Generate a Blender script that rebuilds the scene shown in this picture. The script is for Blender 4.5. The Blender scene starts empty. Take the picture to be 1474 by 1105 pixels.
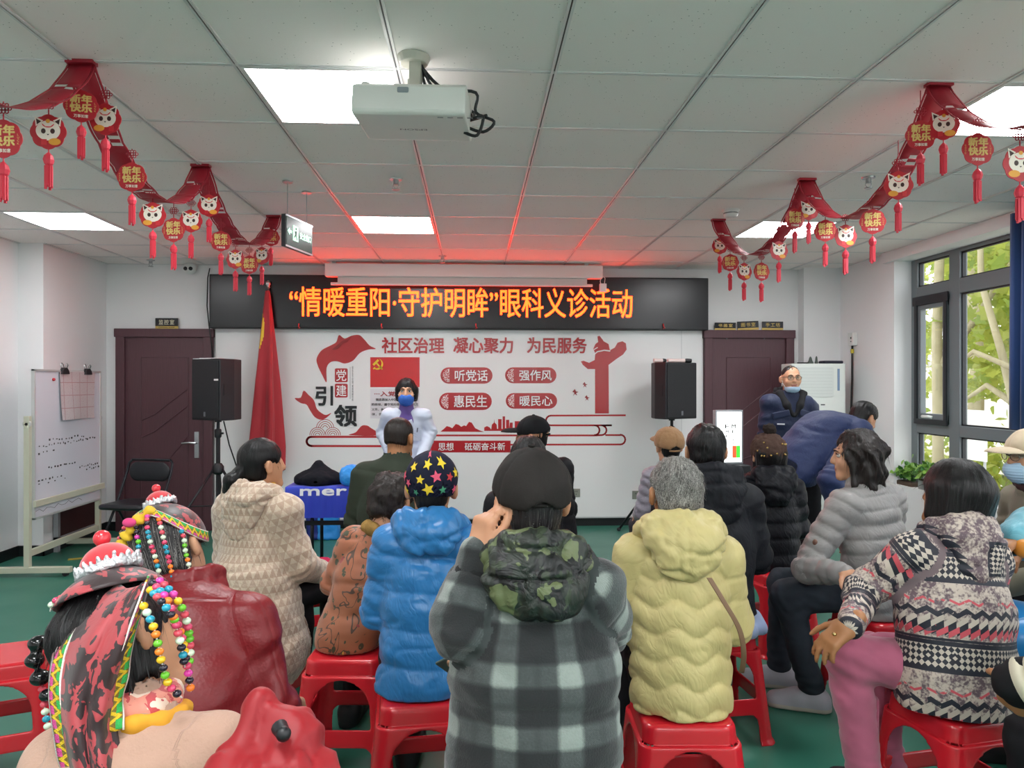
import bpy, math, random
import numpy as np
from mathutils import Vector, Matrix, Euler
sin, cos, pi = math.sin, math.cos, math.pi
random.seed(7)
SC = bpy.context.scene
COL = SC.collection
# ---------------------------------------------------------------- camera
F_PX, YAW, CAMZ = 1029.4, 0.0538, 1.464
cd = bpy.data.cameras.new('camera'); cam = bpy.data.objects.new('camera', cd); COL.objects.link(cam)
cd.sensor_width = 36.0; cd.lens = 36.0 * F_PX / 1474; cd.clip_start = .05
cam.location = (0, 0, CAMZ); cam.rotation_euler = (pi/2, 0, -YAW)
SC.camera = cam
SC.view_settings.view_transform = 'Standard'; SC.view_settings.look = 'None'
SC.view_settings.gamma = 1.0; SC.view_settings.use_curve_mapping = False
SC.view_settings.exposure = 0.58
SC.cycles.max_bounces = 8; SC.cycles.transparent_max_bounces = 12
# ---------------------------------------------------------------- daylight (overcast sky)
W = bpy.data.worlds.new('sky'); SC.world = W; W.use_nodes = True
W.node_tree.nodes['Background'].inputs[0].default_value = (.93, .97, 1.0, 1)
W.node_tree.nodes['Background'].inputs[1].default_value = 2.3
PANEL_STRENGTH = 20.0
LED_STRENGTH = 13.0

def at(px, py, Y=None, X=None, Z=None, d=None):
    """world point seen at photo pixel px,py on a plane or at a depth along the view axis"""
    u = (px - 737) / F_PX; v = (552.5 - py) / F_PX
    D = np.array([sin(YAW) + u*cos(YAW), cos(YAW) - u*sin(YAW), v])
    if Y is not None: t = Y / D[1]
    elif X is not None: t = X / D[0]
    elif Z is not None: t = (Z - CAMZ) / D[2]
    else: t = d
    p = D * t; p[2] += CAMZ
    return p

# ---------------------------------------------------------------- shader expressions
class S:
    """a shader value with arithmetic: each operation adds a Math node"""
    def __init__(s, nt, v): s.nt, s.v = nt, v
    def op(s, o, *a):
        n = s.nt.nodes.new('ShaderNodeMath'); n.operation = o
        for i, x in enumerate((s,) + a):
            if isinstance(x, S): x = x.v
            if isinstance(x, (int, float)): n.inputs[i].default_value = x
            else: s.nt.links.new(x, n.inputs[i])
        return S(s.nt, n.outputs[0])
    def __add__(s, o): return s.op('ADD', o)
    __radd__ = __add__
    def __sub__(s, o): return s.op('SUBTRACT', o)
    def __rsub__(s, o): return S(s.nt, float(o)).op('SUBTRACT', s)
    def __mul__(s, o): return s.op('MULTIPLY', o)
    __rmul__ = __mul__
    def __truediv__(s, o): return s.op('DIVIDE', o)
    def __lt__(s, o): return s.op('LESS_THAN', o)
    def __gt__(s, o): return s.op('GREATER_THAN', o)
    def frac(s): return s.op('FRACT')
    def floor(s): return s.op('FLOOR')
    def abs(s): return s.op('ABSOLUTE')
    def sin(s): return s.op('SINE')
    def pp(s, k=1.0): return s.op('PINGPONG', k)
    def mx(s, o): return s.op('MAXIMUM', o)
    def mn(s, o): return s.op('MINIMUM', o)
    def inv(s): return S(s.nt, 1.0) - s
    def between(s, a, b): return (s > a) * (s < b)

class Mat:
    def __init__(s, name, color=(.5, .5, .5), rough=.6, metal=0.0, spec=.5, sheen=0.0, emit=None, coat=0.0, trans=0.0, alpha=1.0):
        m = bpy.data.materials.new(name); m.use_nodes = True; s.m = m; s.nt = m.node_tree
        s.b = s.nt.nodes['Principled BSDF']
        s.set('Base Color', (*color, 1)); s.set('Roughness', rough); s.set('Metallic', metal)
        s.set('Specular IOR Level', spec); s.set('Sheen Weight', sheen); s.set('Coat Weight', coat)
        s.set('Transmission Weight', trans); s.set('Alpha', alpha)
        if sheen: s.set('Sheen Roughness', .5)
        if emit:
            s.set('Emission Color', (*emit[0], 1)); s.set('Emission Strength', emit[1])
    def set(s, k, v): s.b.inputs[k].default_value = v
    def attr(s, name='pat'):
        n = s.nt.nodes.new('ShaderNodeAttribute'); n.attribute_name = name
        x = s.nt.nodes.new('ShaderNodeSeparateXYZ'); s.nt.links.new(n.outputs['Vector'], x.inputs[0])
        return [S(s.nt, x.outputs[i]) for i in range(3)]
    def obj(s):
        n = s.nt.nodes.new('ShaderNodeTexCoord')
        x = s.nt.nodes.new('ShaderNodeSeparateXYZ'); s.nt.links.new(n.outputs['Object'], x.inputs[0])
        return [S(s.nt, x.outputs[i]) for i in range(3)]
    def vec(s, x, y, z=0.0):
        n = s.nt.nodes.new('ShaderNodeCombineXYZ')
        for i, a in enumerate((x, y, z)):
            if isinstance(a, S): s.nt.links.new(a.v, n.inputs[i])
            else: n.inputs[i].default_value = a
        return n.outputs[0]
    def noise(s, scale, detail=3, vec=None, rough=.5, dist=0.0):
        n = s.nt.nodes.new('ShaderNodeTexNoise'); n.inputs['Scale'].default_value = scale
        n.inputs['Detail'].default_value = detail; n.inputs['Roughness'].default_value = rough
        n.inputs['Distortion'].default_value = dist
        if vec is None:
            vec = s.nt.nodes.new('ShaderNodeTexCoord').outputs['Object']
        s.nt.links.new(vec, n.inputs['Vector']); return S(s.nt, n.outputs['Fac'])
    def voronoi(s, scale, vec=None, feat='F1'):
        n = s.nt.nodes.new('ShaderNodeTexVoronoi'); n.inputs['Scale'].default_value = scale; n.feature = feat
        if vec is None: vec = s.nt.nodes.new('ShaderNodeTexCoord').outputs['Object']
        s.nt.links.new(vec, n.inputs['Vector']); return S(s.nt, n.outputs['Distance']), n.outputs.get('Color')
    def mix(s, fac, a, b):
        n = s.nt.nodes.new('ShaderNodeMix'); n.data_type = 'RGBA'
        if isinstance(fac, S): s.nt.links.new(fac.v, n.inputs[0])
        else: n.inputs[0].default_value = fac
        for i, c in ((6, a), (7, b)):
            if isinstance(c, tuple): n.inputs[i].default_value = (*c, 1) if len(c) == 3 else c
            else: s.nt.links.new(c, n.inputs[i])
        return n.outputs[2]
    def color(s, c): s.nt.links.new(c, s.b.inputs['Base Color']); return s
    def rough(s, v): s.nt.links.new(v.v, s.b.inputs['Roughness']); return s
    def bump(s, h, strength=.3, dist=.01):
        n = s.nt.nodes.new('ShaderNodeBump'); n.inputs['Strength'].default_value = strength
        n.inputs['Distance'].default_value = dist
        s.nt.links.new(h.v, n.inputs['Height']); s.nt.links.new(n.outputs[0], s.b.inputs['Normal']); return s

def hexc(h):
    c = [int(h[i:i+2], 16) / 255 for i in (0, 2, 4)]
    return tuple(x/12.92 if x <= .04045 else ((x+.055)/1.055)**2.4 for x in c)
_M = {}
def M(name, color=None, **k):
    if name not in _M:
        if isinstance(color, str): color = hexc(color)
        _M[name] = Mat(name, color, **k).m
    return _M[name]

# ---------------------------------------------------------------- objects
def link(o, parent=None):
    COL.objects.link(o)
    if parent is not None: o.parent = parent
    return o
def tag(o, label, cat, group=None):
    o['label'] = label; o['category'] = cat
    if group: o['group'] = group
    return o
def struct(o): o['kind'] = 'structure'; return o
def thing(name, label, cat, loc=(0, 0, 0), rz=0.0, group=None):
    o = bpy.data.objects.new(name, None); o.location = loc; o.rotation_euler = (0, 0, rz); o.empty_display_size = .05
    link(o); return tag(o, label, cat, group)
def plabel(o, t): o['label'] = t; return o

class MB:
    """collects vertices and faces; build() links them as one mesh object"""
    def __init__(s): s.v = []; s.f = []; s.mi = []; s.cur = 0
    def add(s, vs, fs):
        n = len(s.v); s.v += [tuple(map(float, p)) for p in vs]
        s.f += [tuple(i + n for i in f) for f in fs]; s.mi += [s.cur] * len(fs); return s
    def mat(s, i): s.cur = i; return s
    def box(s, lo, hi, R=None):
        (a, b, c), (d, e, f) = lo, hi
        vs = [(x, y, z) for z in (c, f) for y in (b, e) for x in (a, d)]
        if R is not None: vs = [tuple(R @ Vector(p)) for p in vs]
        return s.add(vs, [(0, 2, 3, 1), (4, 5, 7, 6), (0, 1, 5, 4), (2, 6, 7, 3), (0, 4, 6, 2), (1, 3, 7, 5)])
    def cbox(s, c, h, R=None): 
        if R is None: return s.box([c[i]-h[i] for i in range(3)], [c[i]+h[i] for i in range(3)])
        n = MB().box([-x for x in h], h); return s.add([tuple(R @ Vector(p) + Vector(c)) for p in n.v], n.f)
    def tube(s, pts, r, n=8, cap=True):
        P = [Vector(p) for p in pts]; rs = r if isinstance(r, (list, tuple)) else [r]*len(P)
        vs = []; up = None
        for i, p in enumerate(P):
            t = (P[min(i+1, len(P)-1)] - P[max(i-1, 0)]).normalized()
            if up is None: up = Vector((0, 0, 1)) if abs(t.z) < .9 else Vector((1, 0, 0))
            a = t.cross(up)
            if a.length < 1e-6: a = t.cross(Vector((0, 1, 0)))
            a.normalize(); b = a.cross(t).normalized(); up = b
            for k in range(n):
                w = 2*pi*k/n; vs.append(p + (a*cos(w) + b*sin(w))*rs[i])
        fs = [(i*n+k, i*n+(k+1) % n, (i+1)*n+(k+1) % n, (i+1)*n+k) for i in range(len(P)-1) for k in range(n)]
        if cap: fs += [tuple(range(n-1, -1, -1)), tuple((len(P)-1)*n+k for k in range(n))]
        return s.add(vs, fs)
    def lathe(s, prof, n=24, c=(0, 0, 0), R=None):
        vs = [(r*cos(2*pi*k/n), r*sin(2*pi*k/n), z) for r, z in prof for k in range(n)]
        if R is not None: vs = [tuple(R @ Vector(p)) for p in vs]
        vs = [(x+c[0], y+c[1], z+c[2]) for x, y, z in vs]
        m = len(prof)
        return s.add(vs, [(i*n+k, i*n+(k+1) % n, (i+1)*n+(k+1) % n, (i+1)*n+k) for i in range(m-1) for k in range(n)]
                     + [tuple(range(n-1, -1, -1)), tuple((m-1)*n+k for k in range(n))])
    def ball(s, c, r, n=12, m=8):
        r3 = r if isinstance(r, (tuple, list)) else (r, r, r)
        vs = [(c[0], c[1], c[2]+r3[2])] + [(c[0]+r3[0]*sin(pi*i/m)*cos(2*pi*k/n), c[1]+r3[1]*sin(pi*i/m)*sin(2*pi*k/n), c[2]+r3[2]*cos(pi*i/m)) for i in range(1, m) for k in range(n)] + [(c[0], c[1], c[2]-r3[2])]
        fs = [(0, 1+k, 1+(k+1) % n) for k in range(n)]
        fs += [(1+i*n+k, 1+(i+1)*n+k, 1+(i+1)*n+(k+1) % n, 1+i*n+(k+1) % n) for i in range(m-2) for k in range(n)]
        e = len(vs)-1
        fs += [(e, 1+(m-2)*n+(k+1) % n, 1+(m-2)*n+k) for k in range(n)]
        return s.add(vs, fs)
    def prism(s, poly, o, ax, ay, depth):
        """polygon (list of 2D) on the plane o + x*ax + y*ay, given thickness depth along ax x ay"""
        o, ax, ay = Vector(o), Vector(ax), Vector(ay); nz = ax.cross(ay).normalized()
        A = sum(poly[i][0]*poly[(i+1) % len(poly)][1] - poly[(i+1) % len(poly)][0]*poly[i][1] for i in range(len(poly)))
        if A < 0: poly = poly[::-1]
        n = len(poly)
        f = [o + ax*p[0] + ay*p[1] + nz*depth for p in poly]; b = [o + ax*p[0] + ay*p[1] for p in poly]
        return s.add(f + b, [tuple(range(n)), tuple(range(2*n-1, n-1, -1))] + [(n+i, n+(i+1) % n, (i+1) % n, i) for i in range(n)])
    def build(s, name, mats, parent=None, smooth=False, bevel=0.0, loc=None, rz=None, auto=None):
        me = bpy.data.meshes.new(name); me.from_pydata(s.v, [], s.f); me.validate(); me.update()
        for m in (mats if isinstance(mats, (list, tuple)) else [mats]): me.materials.append(m)
        if len(me.polygons) == len(s.mi): me.polygons.foreach_set('material_index', s.mi)
        if smooth: me.polygons.foreach_set('use_smooth', [True]*len(me.polygons))
        o = bpy.data.objects.new(name, me); link(o, parent)
        if auto: me.set_sharp_from_angle(angle=auto)
        if bevel:
            b = o.modifiers.new('bevel', 'BEVEL'); b.width = bevel; b.segments = 2; b.limit_method = 'ANGLE'
        if loc is not None: o.location = loc
        if rz is not None: o.rotation_euler = (0, 0, rz)
        return o
def rrect(x0, y0, x1, y1, r, n=5):
    out = []
    for cx, cy, a in ((x1-r, y1-r, 0), (x0+r, y1-r, 90), (x0+r, y0+r, 180), (x1-r, y0+r, 270)):
        for k in range(n+1):
            w = math.radians(a + 90*k/n); out.append((cx+r*cos(w), cy+r*sin(w)))
    return out
def copy_tree(o, parent=None):
    c = o.copy(); link(c, parent)
    for ch in list(o.children): copy_tree(ch, c)
    return c
def boxobj(name, lo, hi, mat, parent=None, bevel=0.0): return MB().box(lo, hi).build(name, mat, parent, bevel=bevel)

def text(name, body, mat, parent, box, o=(0, 0, 0), ax=(1, 0, 0), ay=(0, 0, 1), bold=0.0, depth=.002, fit='both', space=1.0):
    """lettering fitted to box=(x0,y0,x1,y1) on the plane o + x*ax + y*ay"""
    cu = bpy.data.curves.new('t', 'FONT'); cu.body = body; cu.size = 1.0; cu.space_character = space
    cu.resolution_u = 3
    ob = bpy.data.objects.new('t', cu); COL.objects.link(ob)
    dg = bpy.context.evaluated_depsgraph_get()
    me = bpy.data.meshes.new_from_object(ob.evaluated_get(dg))
    bpy.data.objects.remove(ob); bpy.data.curves.remove(cu)
    n = len(me.vertices); co = np.zeros(n*3); me.vertices.foreach_get('co', co); co = co.reshape(-1, 3)
    lo, hi = co.min(0), co.max(0)
    x0, y0, x1, y1 = box
    sx, sy = (x1-x0)/max(hi[0]-lo[0], 1e-6), (y1-y0)/max(hi[1]-lo[1], 1e-6)
    if fit == 'w': sy = sx
    if fit == 'h': sx = sy
    p2 = np.c_[(co[:, 0]-lo[0])*sx + x0, (co[:, 1]-lo[1])*sy + y0]
    o, ax, ay = np.array(o, float), np.array(ax, float), np.array(ay, float); nz = np.cross(ax, ay); nz /= np.linalg.norm(nz)
    P = o + p2[:, :1]*ax + p2[:, 1:]*ay + nz*depth
    tri = [tuple(p.vertices) for p in me.polygons]; bpy.data.meshes.remove(me)
    em = bold*min(x1-x0, y1-y0)*1.0                      # heavier strokes: shifted copies of the outlines
    sh = [(0, 0)] if not bold else [(-em, -em), (em, -em), (-em, em), (em, em)]
    V = np.concatenate([P + dx*ax + dz*ay + nz*.0003*k for k, (dx, dz) in enumerate(sh)]); Fs = [tuple(i + k*n for i in f) for k in range(len(sh)) for f in tri]
    me = bpy.data.meshes.new(name); me.from_pydata(V, [], Fs); me.materials.append(mat)
    return link(bpy.data.objects.new(name, me), parent)
# ================================================================ THE ROOM
CZ, BY, LX, RX = 2.664, 7.35, -3.87, 3.80      # ceiling, back wall, left wall, right wall
PX = -3.66                                      # face of the left pier
m = Mat('wall_paint', hexc('e9e9ea'), rough=.55)
m.bump(m.noise(60, 4), .05, .004); WALL = m.m
m = Mat('floor_vinyl', hexc('1f5c4b'), rough=.33, spec=.45)
n_ = m.noise(1.3, 5); m.color(m.mix(n_, hexc('2d6a59'), hexc('367765')))
m.rough(m.noise(3, 3) * .16 + .27); FLOOR = m.m
m = Mat('ceiling_tile', hexc('f4efec'), rough=.9, spec=.2)
v_, _c = m.voronoi(46); g_ = m.noise(9, 2)
hole = (v_ < .09) * (g_ > .47)
m.color(m.mix(hole * .75, hexc('f4efec'), hexc('55534f'))); m.bump(m.noise(150, 3), .12, .003); TILE = m.m
GRID = M('grid_white', 'd9d9d9', rough=.3, spec=.6); GROOVE = M('grid_groove', '4a4a4c', rough=.5)
BLACK = M('black_plastic', '15151a', rough=.45); BASEB = M('baseboard_black', '17191b', rough=.35)
WHITE = M('white_plastic', 'dfe1de', rough=.35)
struct(boxobj('floor', (LX-.2, -3, -.1), (RX+.3, BY+.1, 0), FLOOR))
struct(boxobj('ceiling', (LX-.2, -3, CZ), (RX+.3, BY+.1, CZ+.1), TILE))
struct(boxobj('wall_back', (LX-.2, BY, 0), (RX+.3, BY+.1, CZ), WALL))
struct(boxobj('wall_behind', (LX-.2, -3.1, 0), (RX+.3, -3, CZ), WALL))
mb = MB().box((LX-.15, -3, 0), (LX, 6.30, CZ)); mb.box((LX-.15, 6.30, 0), (PX, BY, CZ))
struct(mb.build('wall_left', WALL))
pc = at(1157, 400, Y=7.22)
struct(boxobj('wall_back_pier', (pc[0], 7.22, 0), (RX, BY, CZ), WALL))
WX = 3.96                                       # window frame plane
def wy(px): return float(at(px, 500, X=WX)[1])
def wz(px, py): return float(at(px, py, X=WX)[2])
WY1 = float(at(1287, 500, X=RX)[1]); SILL = .56; HEAD = 2.575; WY0 = 2.2
mb = MB().box((RX, WY1, 0), (RX+.25, BY, CZ)).box((RX, WY0, 0), (RX+.25, WY1, SILL)).box((RX, WY0, HEAD), (RX+.25, WY1, CZ)).box((RX, 1.6, 0), (RX+.25, WY0, CZ)).box((RX, -3, 0), (RX+.25, -2.4, CZ)).box((RX, -2.4, 0), (RX+.25, 1.6, SILL)).box((RX, -2.4, HEAD), (RX+.25, 1.6, CZ))
struct(mb.build('wall_right', WALL))
struct(boxobj('trim_1', (RX-.05, WY0, HEAD-.005), (RX, WY1+.12, CZ), WALL, bevel=.004))   # boxed lintel over the window
BH = .09
mb = MB().box((LX, -3, 0), (LX+.012, 6.29, BH)).box((LX, 6.288, 0), (PX+.012, 6.30, BH)).box((PX, 6.288, 0), (PX+.012, BY, BH))
struct(mb.build('baseboard_left', BASEB))
struct(MB().box((PX+.012, BY-.012, 0), (pc[0], BY, BH)).build('baseboard_back', BASEB))
struct(MB().box((RX-.012, -3, 0), (RX, 7.22, BH)).box((pc[0]-.012, 7.208, 0), (RX-.012, 7.22, BH)).build('baseboard_right', BASEB))
# suspended grid
GX, GY = .3086, 2.737
LIGHTS = [(-2, 0), (-6, 4), (-2, 4), (3, 4), (3, 0), (-6, 0), (-6, -4), (-2, -4), (3, -4), (-2, -8), (3, -8), (0, -6), (-4, -6), (5, -6), (1, -9)]  # last entries: unseen panels added behind the camera for more ambient light
gb, gg = MB(), MB()
for i in range(-7, 7):
    x = GX + .6*i
    if x < LX or x > RX: continue
    gb.box((x-.012, -3, CZ-.006), (x-.003, BY, CZ)); gb.box((x+.003, -3, CZ-.006), (x+.012, BY, CZ)); gg.box((x-.003, -3, CZ-.002), (x+.003, BY, CZ))
for j in range(-9, 9):
    y = GY + .6*j
    if y > BY: continue
    gb.box((LX, y-.009, CZ-.004), (RX, y-.002, CZ)); gb.box((LX, y+.002, CZ-.004), (RX, y+.009, CZ)); gg.box((LX, y-.002, CZ-.0015), (RX, y+.002, CZ))
gb.box((PX, BY-.02, CZ-.006), (RX, BY, CZ)).box((RX-.02, WY1, CZ-.006), (RX, BY, CZ)).box((LX, -3, CZ-.006), (LX+.02, 6.3, CZ)).box((PX, 6.3, CZ-.006), (PX+.02, BY, CZ))
struct(gb.build('trim_2', GRID)); struct(gg.build('trim_3', GROOVE))
# ceiling light panels
PANEL = M('panel_glow', (1, 1, 1), emit=((.985, .99, 1.0), PANEL_STRENGTH)); DIM = M('panel_glow_dimmed', (1, 1, 1), emit=((.985, .99, 1.0), PANEL_STRENGTH*.55))  # left column dimmed so the wall beside it stays less bright
where = {(-2, 0): 'square ceiling light panel beside the white projector', (-6, 4): 'square ceiling light panel above the whiteboard, the one at far left',
         (-2, 4): 'small-looking far ceiling light panel between exit sign and red-lit ceiling strip', (3, 4): 'far ceiling light panel behind the hanging lanterns on the right',
         (3, 0): 'near ceiling light panel at the right edge behind the red ribbon'}
for c in LIGHTS:
    x, y = GX + .6*c[0], GY + .6*c[1]
    t = thing('ceiling_light', where.get(c, 'square ceiling light panel out of view, among assumed rows and added fill lights'), 'ceiling light', (x+.3, y+.3, CZ), group='square ceiling light panels')
    a, b = .288, .262
    mb = MB()
    for lo, hi in (((-a, -a, -.006), (a, -b-.014, 0)), ((-a, b+.014, -.006), (a, a, 0)), ((-a, -b-.014, -.006), (-b-.014, b+.014, 0)), ((b+.014, -b-.014, -.006), (a, b+.014, 0))): mb.box(lo, hi)
    mb.build('frame', GRID, t)
    MB().box((-b-.013, -b-.013, -.004), (b+.013, b+.013, -.001)).build('diffuser', DIM if c[0] == -6 else PANEL, t)

# ---------------------------------------------------------------- window on the right
ALU = M('window_aluminium', '6a7276', rough=.4, spec=.6); ALUD = M('window_black_rubber', '1d2126', rough=.5)
m = Mat('window_glass', (1, 1, 1), rough=.0)
g1 = m.nt.nodes.new('ShaderNodeBsdfTransparent'); g2 = m.nt.nodes.new('ShaderNodeBsdfGlossy'); g2.inputs['Roughness'].default_value = .02
mx = m.nt.nodes.new('ShaderNodeMixShader'); mx.inputs[0].default_value = .07
m.nt.links.new(g1.outputs[0], mx.inputs[1]); m.nt.links.new(g2.outputs[0], mx.inputs[2])
m.nt.links.new(mx.outputs[0], m.nt.nodes['Material Output'].inputs['Surface']); GLASS = m.m
win = struct(thing('window_1', 'grey aluminium framed window with sycamore leaves outside', 'window', (WX, WY1, SILL)))
del win['label']; del win['category']
win.location = (0, 0, 0)
yj, ym0, ym1 = wy(1320), wy(1366), wy(1381)
zt0, zt1 = wz(1373, 423), wz(1373, 402)         # upper transom
zl0, zl1 = wz(1373, 628), wz(1373, 612)         # lower transom
mb = MB()
fx0, fx1 = WX, WX+.07
mb.box((fx0, yj, SILL), (fx1, WY1, HEAD)); mb.box((fx0, ym1, SILL), (fx1, ym0, HEAD))
mb.box((fx0+.001, WY0, SILL), (fx1-.001, WY1, SILL+.05)); mb.box((fx0+.001, WY0, HEAD-.03), (fx1-.001, WY1, HEAD))
mb.box((fx0+.002, WY0, zt0), (fx1-.002, WY1, zt1)); mb.box((fx0+.002, WY0, zl0), (fx1-.002, WY1, zl1))
y2 = wy(1474) - .35
mb.box((fx0, y2-.06, SILL), (fx1, y2, HEAD)); mb.box((fx0, WY0, SILL), (fx1, WY0+.05, HEAD))
mb.build('window_frame', ALU, win, bevel=.004)
mb = MB()                                       # black rubber gaskets round the panes
for a, b in ((ym0, yj), (y2, ym1)):
    for z0, z1 in ((SILL+.05, zl0), (zl1, zt0), (zt1, HEAD-.03)):
        g = .012
        mb.box((fx0+.02, a, z0), (fx0+.05, a+g, z1)).box((fx0+.02, b-g, z0), (fx0+.05, b, z1)).box((fx0+.02, a, z0), (fx0+.05, b, z0+g)).box((fx0+.02, a, z1-g), (fx0+.05, b, z1))
mb.build('gasket', ALUD, win)
sash = MB(); a, b = ym0+.005, yj-.005
sx = fx0-.012
for lo, hi in (((a, zl1), (a+.062, zt0)), ((b-.062, zl1), (b, zt0)), ((a, zl1), (b, zl1+.085)), ((a, zt0-.085), (b, zt0))):
    sash.box((sx + .0005*len(sash.v)/8, lo[0], lo[1]), (fx0+.04, hi[0], hi[1]))
sash.build('casement_sash', ALU, win, bevel=.004)
sc = MB(); sx2 = sx-.018                         # black roller insect-screen frame
for lo, hi in (((a-.005, zl1-.005), (a+.028, zt0)), ((b-.028, zl1-.005), (b+.005, zt0)), ((a-.01, zl1-.01), (b+.01, zl1+.035)), ((a-.02, zt0-.05), (b+.03, zt0+.03))):
    sc.box((sx2 + .0005*len(sc.v)/8, lo[0], lo[1]), (sx, hi[0], hi[1]))
sc.build('screen_frame', ALUD, win, bevel=.003)
hb = MB().tube([(sx2-.012, (a+b)/2-.06, zl1+.055), (sx2-.03, (a+b)/2-.03, zl1+.06), (sx2-.03, (a+b)/2+.05, zl1+.06)], .013, 8)
plabel(hb.build('window_handle', WHITE, win, smooth=True), 'white window handle')
for a, b, z0, z1 in ((ym0, yj, SILL+.05, zl0), (ym0, yj, zl1, zt0), (ym0, yj, zt1, HEAD-.03), (y2, ym1, SILL+.05, zl0), (y2, ym1, zl1, zt0), (y2, ym1, zt1, HEAD-.03), (WY0+.05, y2-.06, SILL+.05, HEAD-.03)):
    boxobj('window_pane', (fx0+.03, a, z0), (fx0+.034, b, z1), GLASS, win)
win2 = bpy.data.objects.new('window_added', None); struct(link(win2))          # unseen window added beside the camera to bring more daylight onto the ceiling
mb = MB()
for lo, hi in (((-2.4, SILL), (-2.34, HEAD)), ((1.54, SILL), (1.6, HEAD)), ((-.43, SILL), (-.37, HEAD)), ((-2.4, SILL), (1.6, SILL+.05)), ((-2.4, HEAD-.04), (1.6, HEAD)), ((-2.4, zt0), (1.6, zt1))): mb.box((fx0, *lo), (fx1, *hi))
mb.build('window_frame', ALU, win2)
for a, b in ((-2.34, -.43), (-.37, 1.54)): boxobj('window_pane', (fx0+.03, a, SILL+.05), (fx0+.034, b, HEAD-.04), GLASS, win2)
CURT = Mat('curtain_blue', hexc('23447c'), rough=.75, sheen=.3); CURT.bump(CURT.noise(200, 2), .1, .002)
cy1, cy0 = float(at(1459, 500, X=3.72)[1]), 3.3
t = MB(); n = 120
zc = float(at(1465, 618, X=3.72)[2])
for k in range(n+1):
    y = cy0 + (cy1-cy0)*k/n; w = .035*sin(k*.62) + .012*sin(k*1.7)
    for z, s_ in ((HEAD+.06, .8), (1.9, 1.0), (zc, 1.15)):
        t.v.append((3.72 + w*s_, y, z))
t.f = [(k*3+j, k*3+j+1, k*3+3+j+1, k*3+3+j) for k in range(n) for j in (0, 1)]; t.mi = [0]*len(t.f)
o = t.build('curtain', CURT.m, smooth=True); tag(o, 'blue curtain hanging at the right edge of the window', 'curtain')
sol = o.modifiers.new('thickness', 'SOLIDIFY'); sol.thickness = .004
# ---------------------------------------------------------------- doors in the back wall
m = Mat('door_maroon', hexc('583740'), rough=.42, spec=.5)
x_, y_, z_ = m.obj(); wv = m.noise(14, 4, vec=m.vec(x_*9, y_*9, z_*.6)); m.color(m.mix(wv, hexc('4e3037'), hexc('613e46'))); DOOR = m.m
STEEL = M('brushed_steel', 'b9bbbd', rough=.3, metal=1.0)
def door(name, pl, pr, pt, handle):
    x0, x1 = float(at(pl, 500, Y=BY)[0]), float(at(pr, 500, Y=BY)[0]); z1 = float(at((pl+pr)/2, pt, Y=BY-.04)[2])
    r = struct(thing(name, '', '', ((x0+x1)/2, BY, 0))); del r['label']; del r['category']
    h = (x1-x0)/2; fw = .085
    MB().box((-h, -.06, 0), (-h+fw, 0, z1)).box((h-fw, -.06, 0), (h, 0, z1)).box((-h-.012, -.065, z1-fw), (h+.012, 0, z1)).build('door_frame', DOOR, r, bevel=.006)
    w = h-fw; zt = z1-fw
    lf = MB().box((-w, -.03, .005), (w, 0, zt))
    def bar(pts): lf.tube([(x, -.031, z) for x, z in pts], .007, 6)
    b = .6*w
    bar([(-b, .25), (-b, zt-.2), (b, zt-.2), (b, .25), (-b, .25)])
    for q in (0, .17): bar([(-b, 1.12-q-.02), (-.1, 1.16-q), (b, 1.42-q)])
    bar([(-b, .62), (.05, .72), (b, .95)])
    lf.build('door_leaf', DOOR, r, bevel=.002)
    if handle:
        zc = float(at(pr-8, 640, Y=BY-.04)[2]); hx = w-.07
        hb = MB().box((hx-.022, -.042, zc-.13), (hx+.022, -.03, zc+.13)).tube([(hx, -.042, zc+.02), (hx, -.085, zc+.02), (hx-.05, -.09, zc+.025), (hx-.13, -.088, zc+.02)], [.011, .012, .01, .008], 8)
        plabel(hb.build('door_handle', STEEL, r, smooth=True, auto=.6), 'steel lever handle')
    return r
door('door_1', 170, 308, 473, True)
d2 = door('door_2', 1012, 1140, 475, False)
mb = MB()
for px in (1046, 1100):
    p = at(px, 487, Y=BY-.035); mb.ball((p[0]-d2.location.x, -.035, p[2]), .008, 8, 6)
mb.build('door_catch', STEEL, d2, smooth=True)
# low dark framed board on the pier wall behind the whiteboard
q0, q1 = float(at(75, 740, X=PX)[1]), float(at(138, 740, X=PX)[1])
t = thing('framed_board', 'dark brown framed board standing against the wall behind the whiteboard', 'board', (PX+.03, (q0+q1)/2, 0))
h = (q1-q0)/2
boxobj('panel', (-.012, -h+.03, .13), (.012, h-.03, .58), M('brown_laminate', '3a2020', rough=.4), t)
MB().box((-.02, -h, .09), (.02, h, .13)).box((-.02, -h, .57), (.02, h, .61)).box((-.02, -h, 0), (.02, -h+.035, .61)).box((-.02, h-.035, 0), (.02, h, .61)).build('frame', M('frame_grey', '8d8f92', rough=.4), t)

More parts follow.
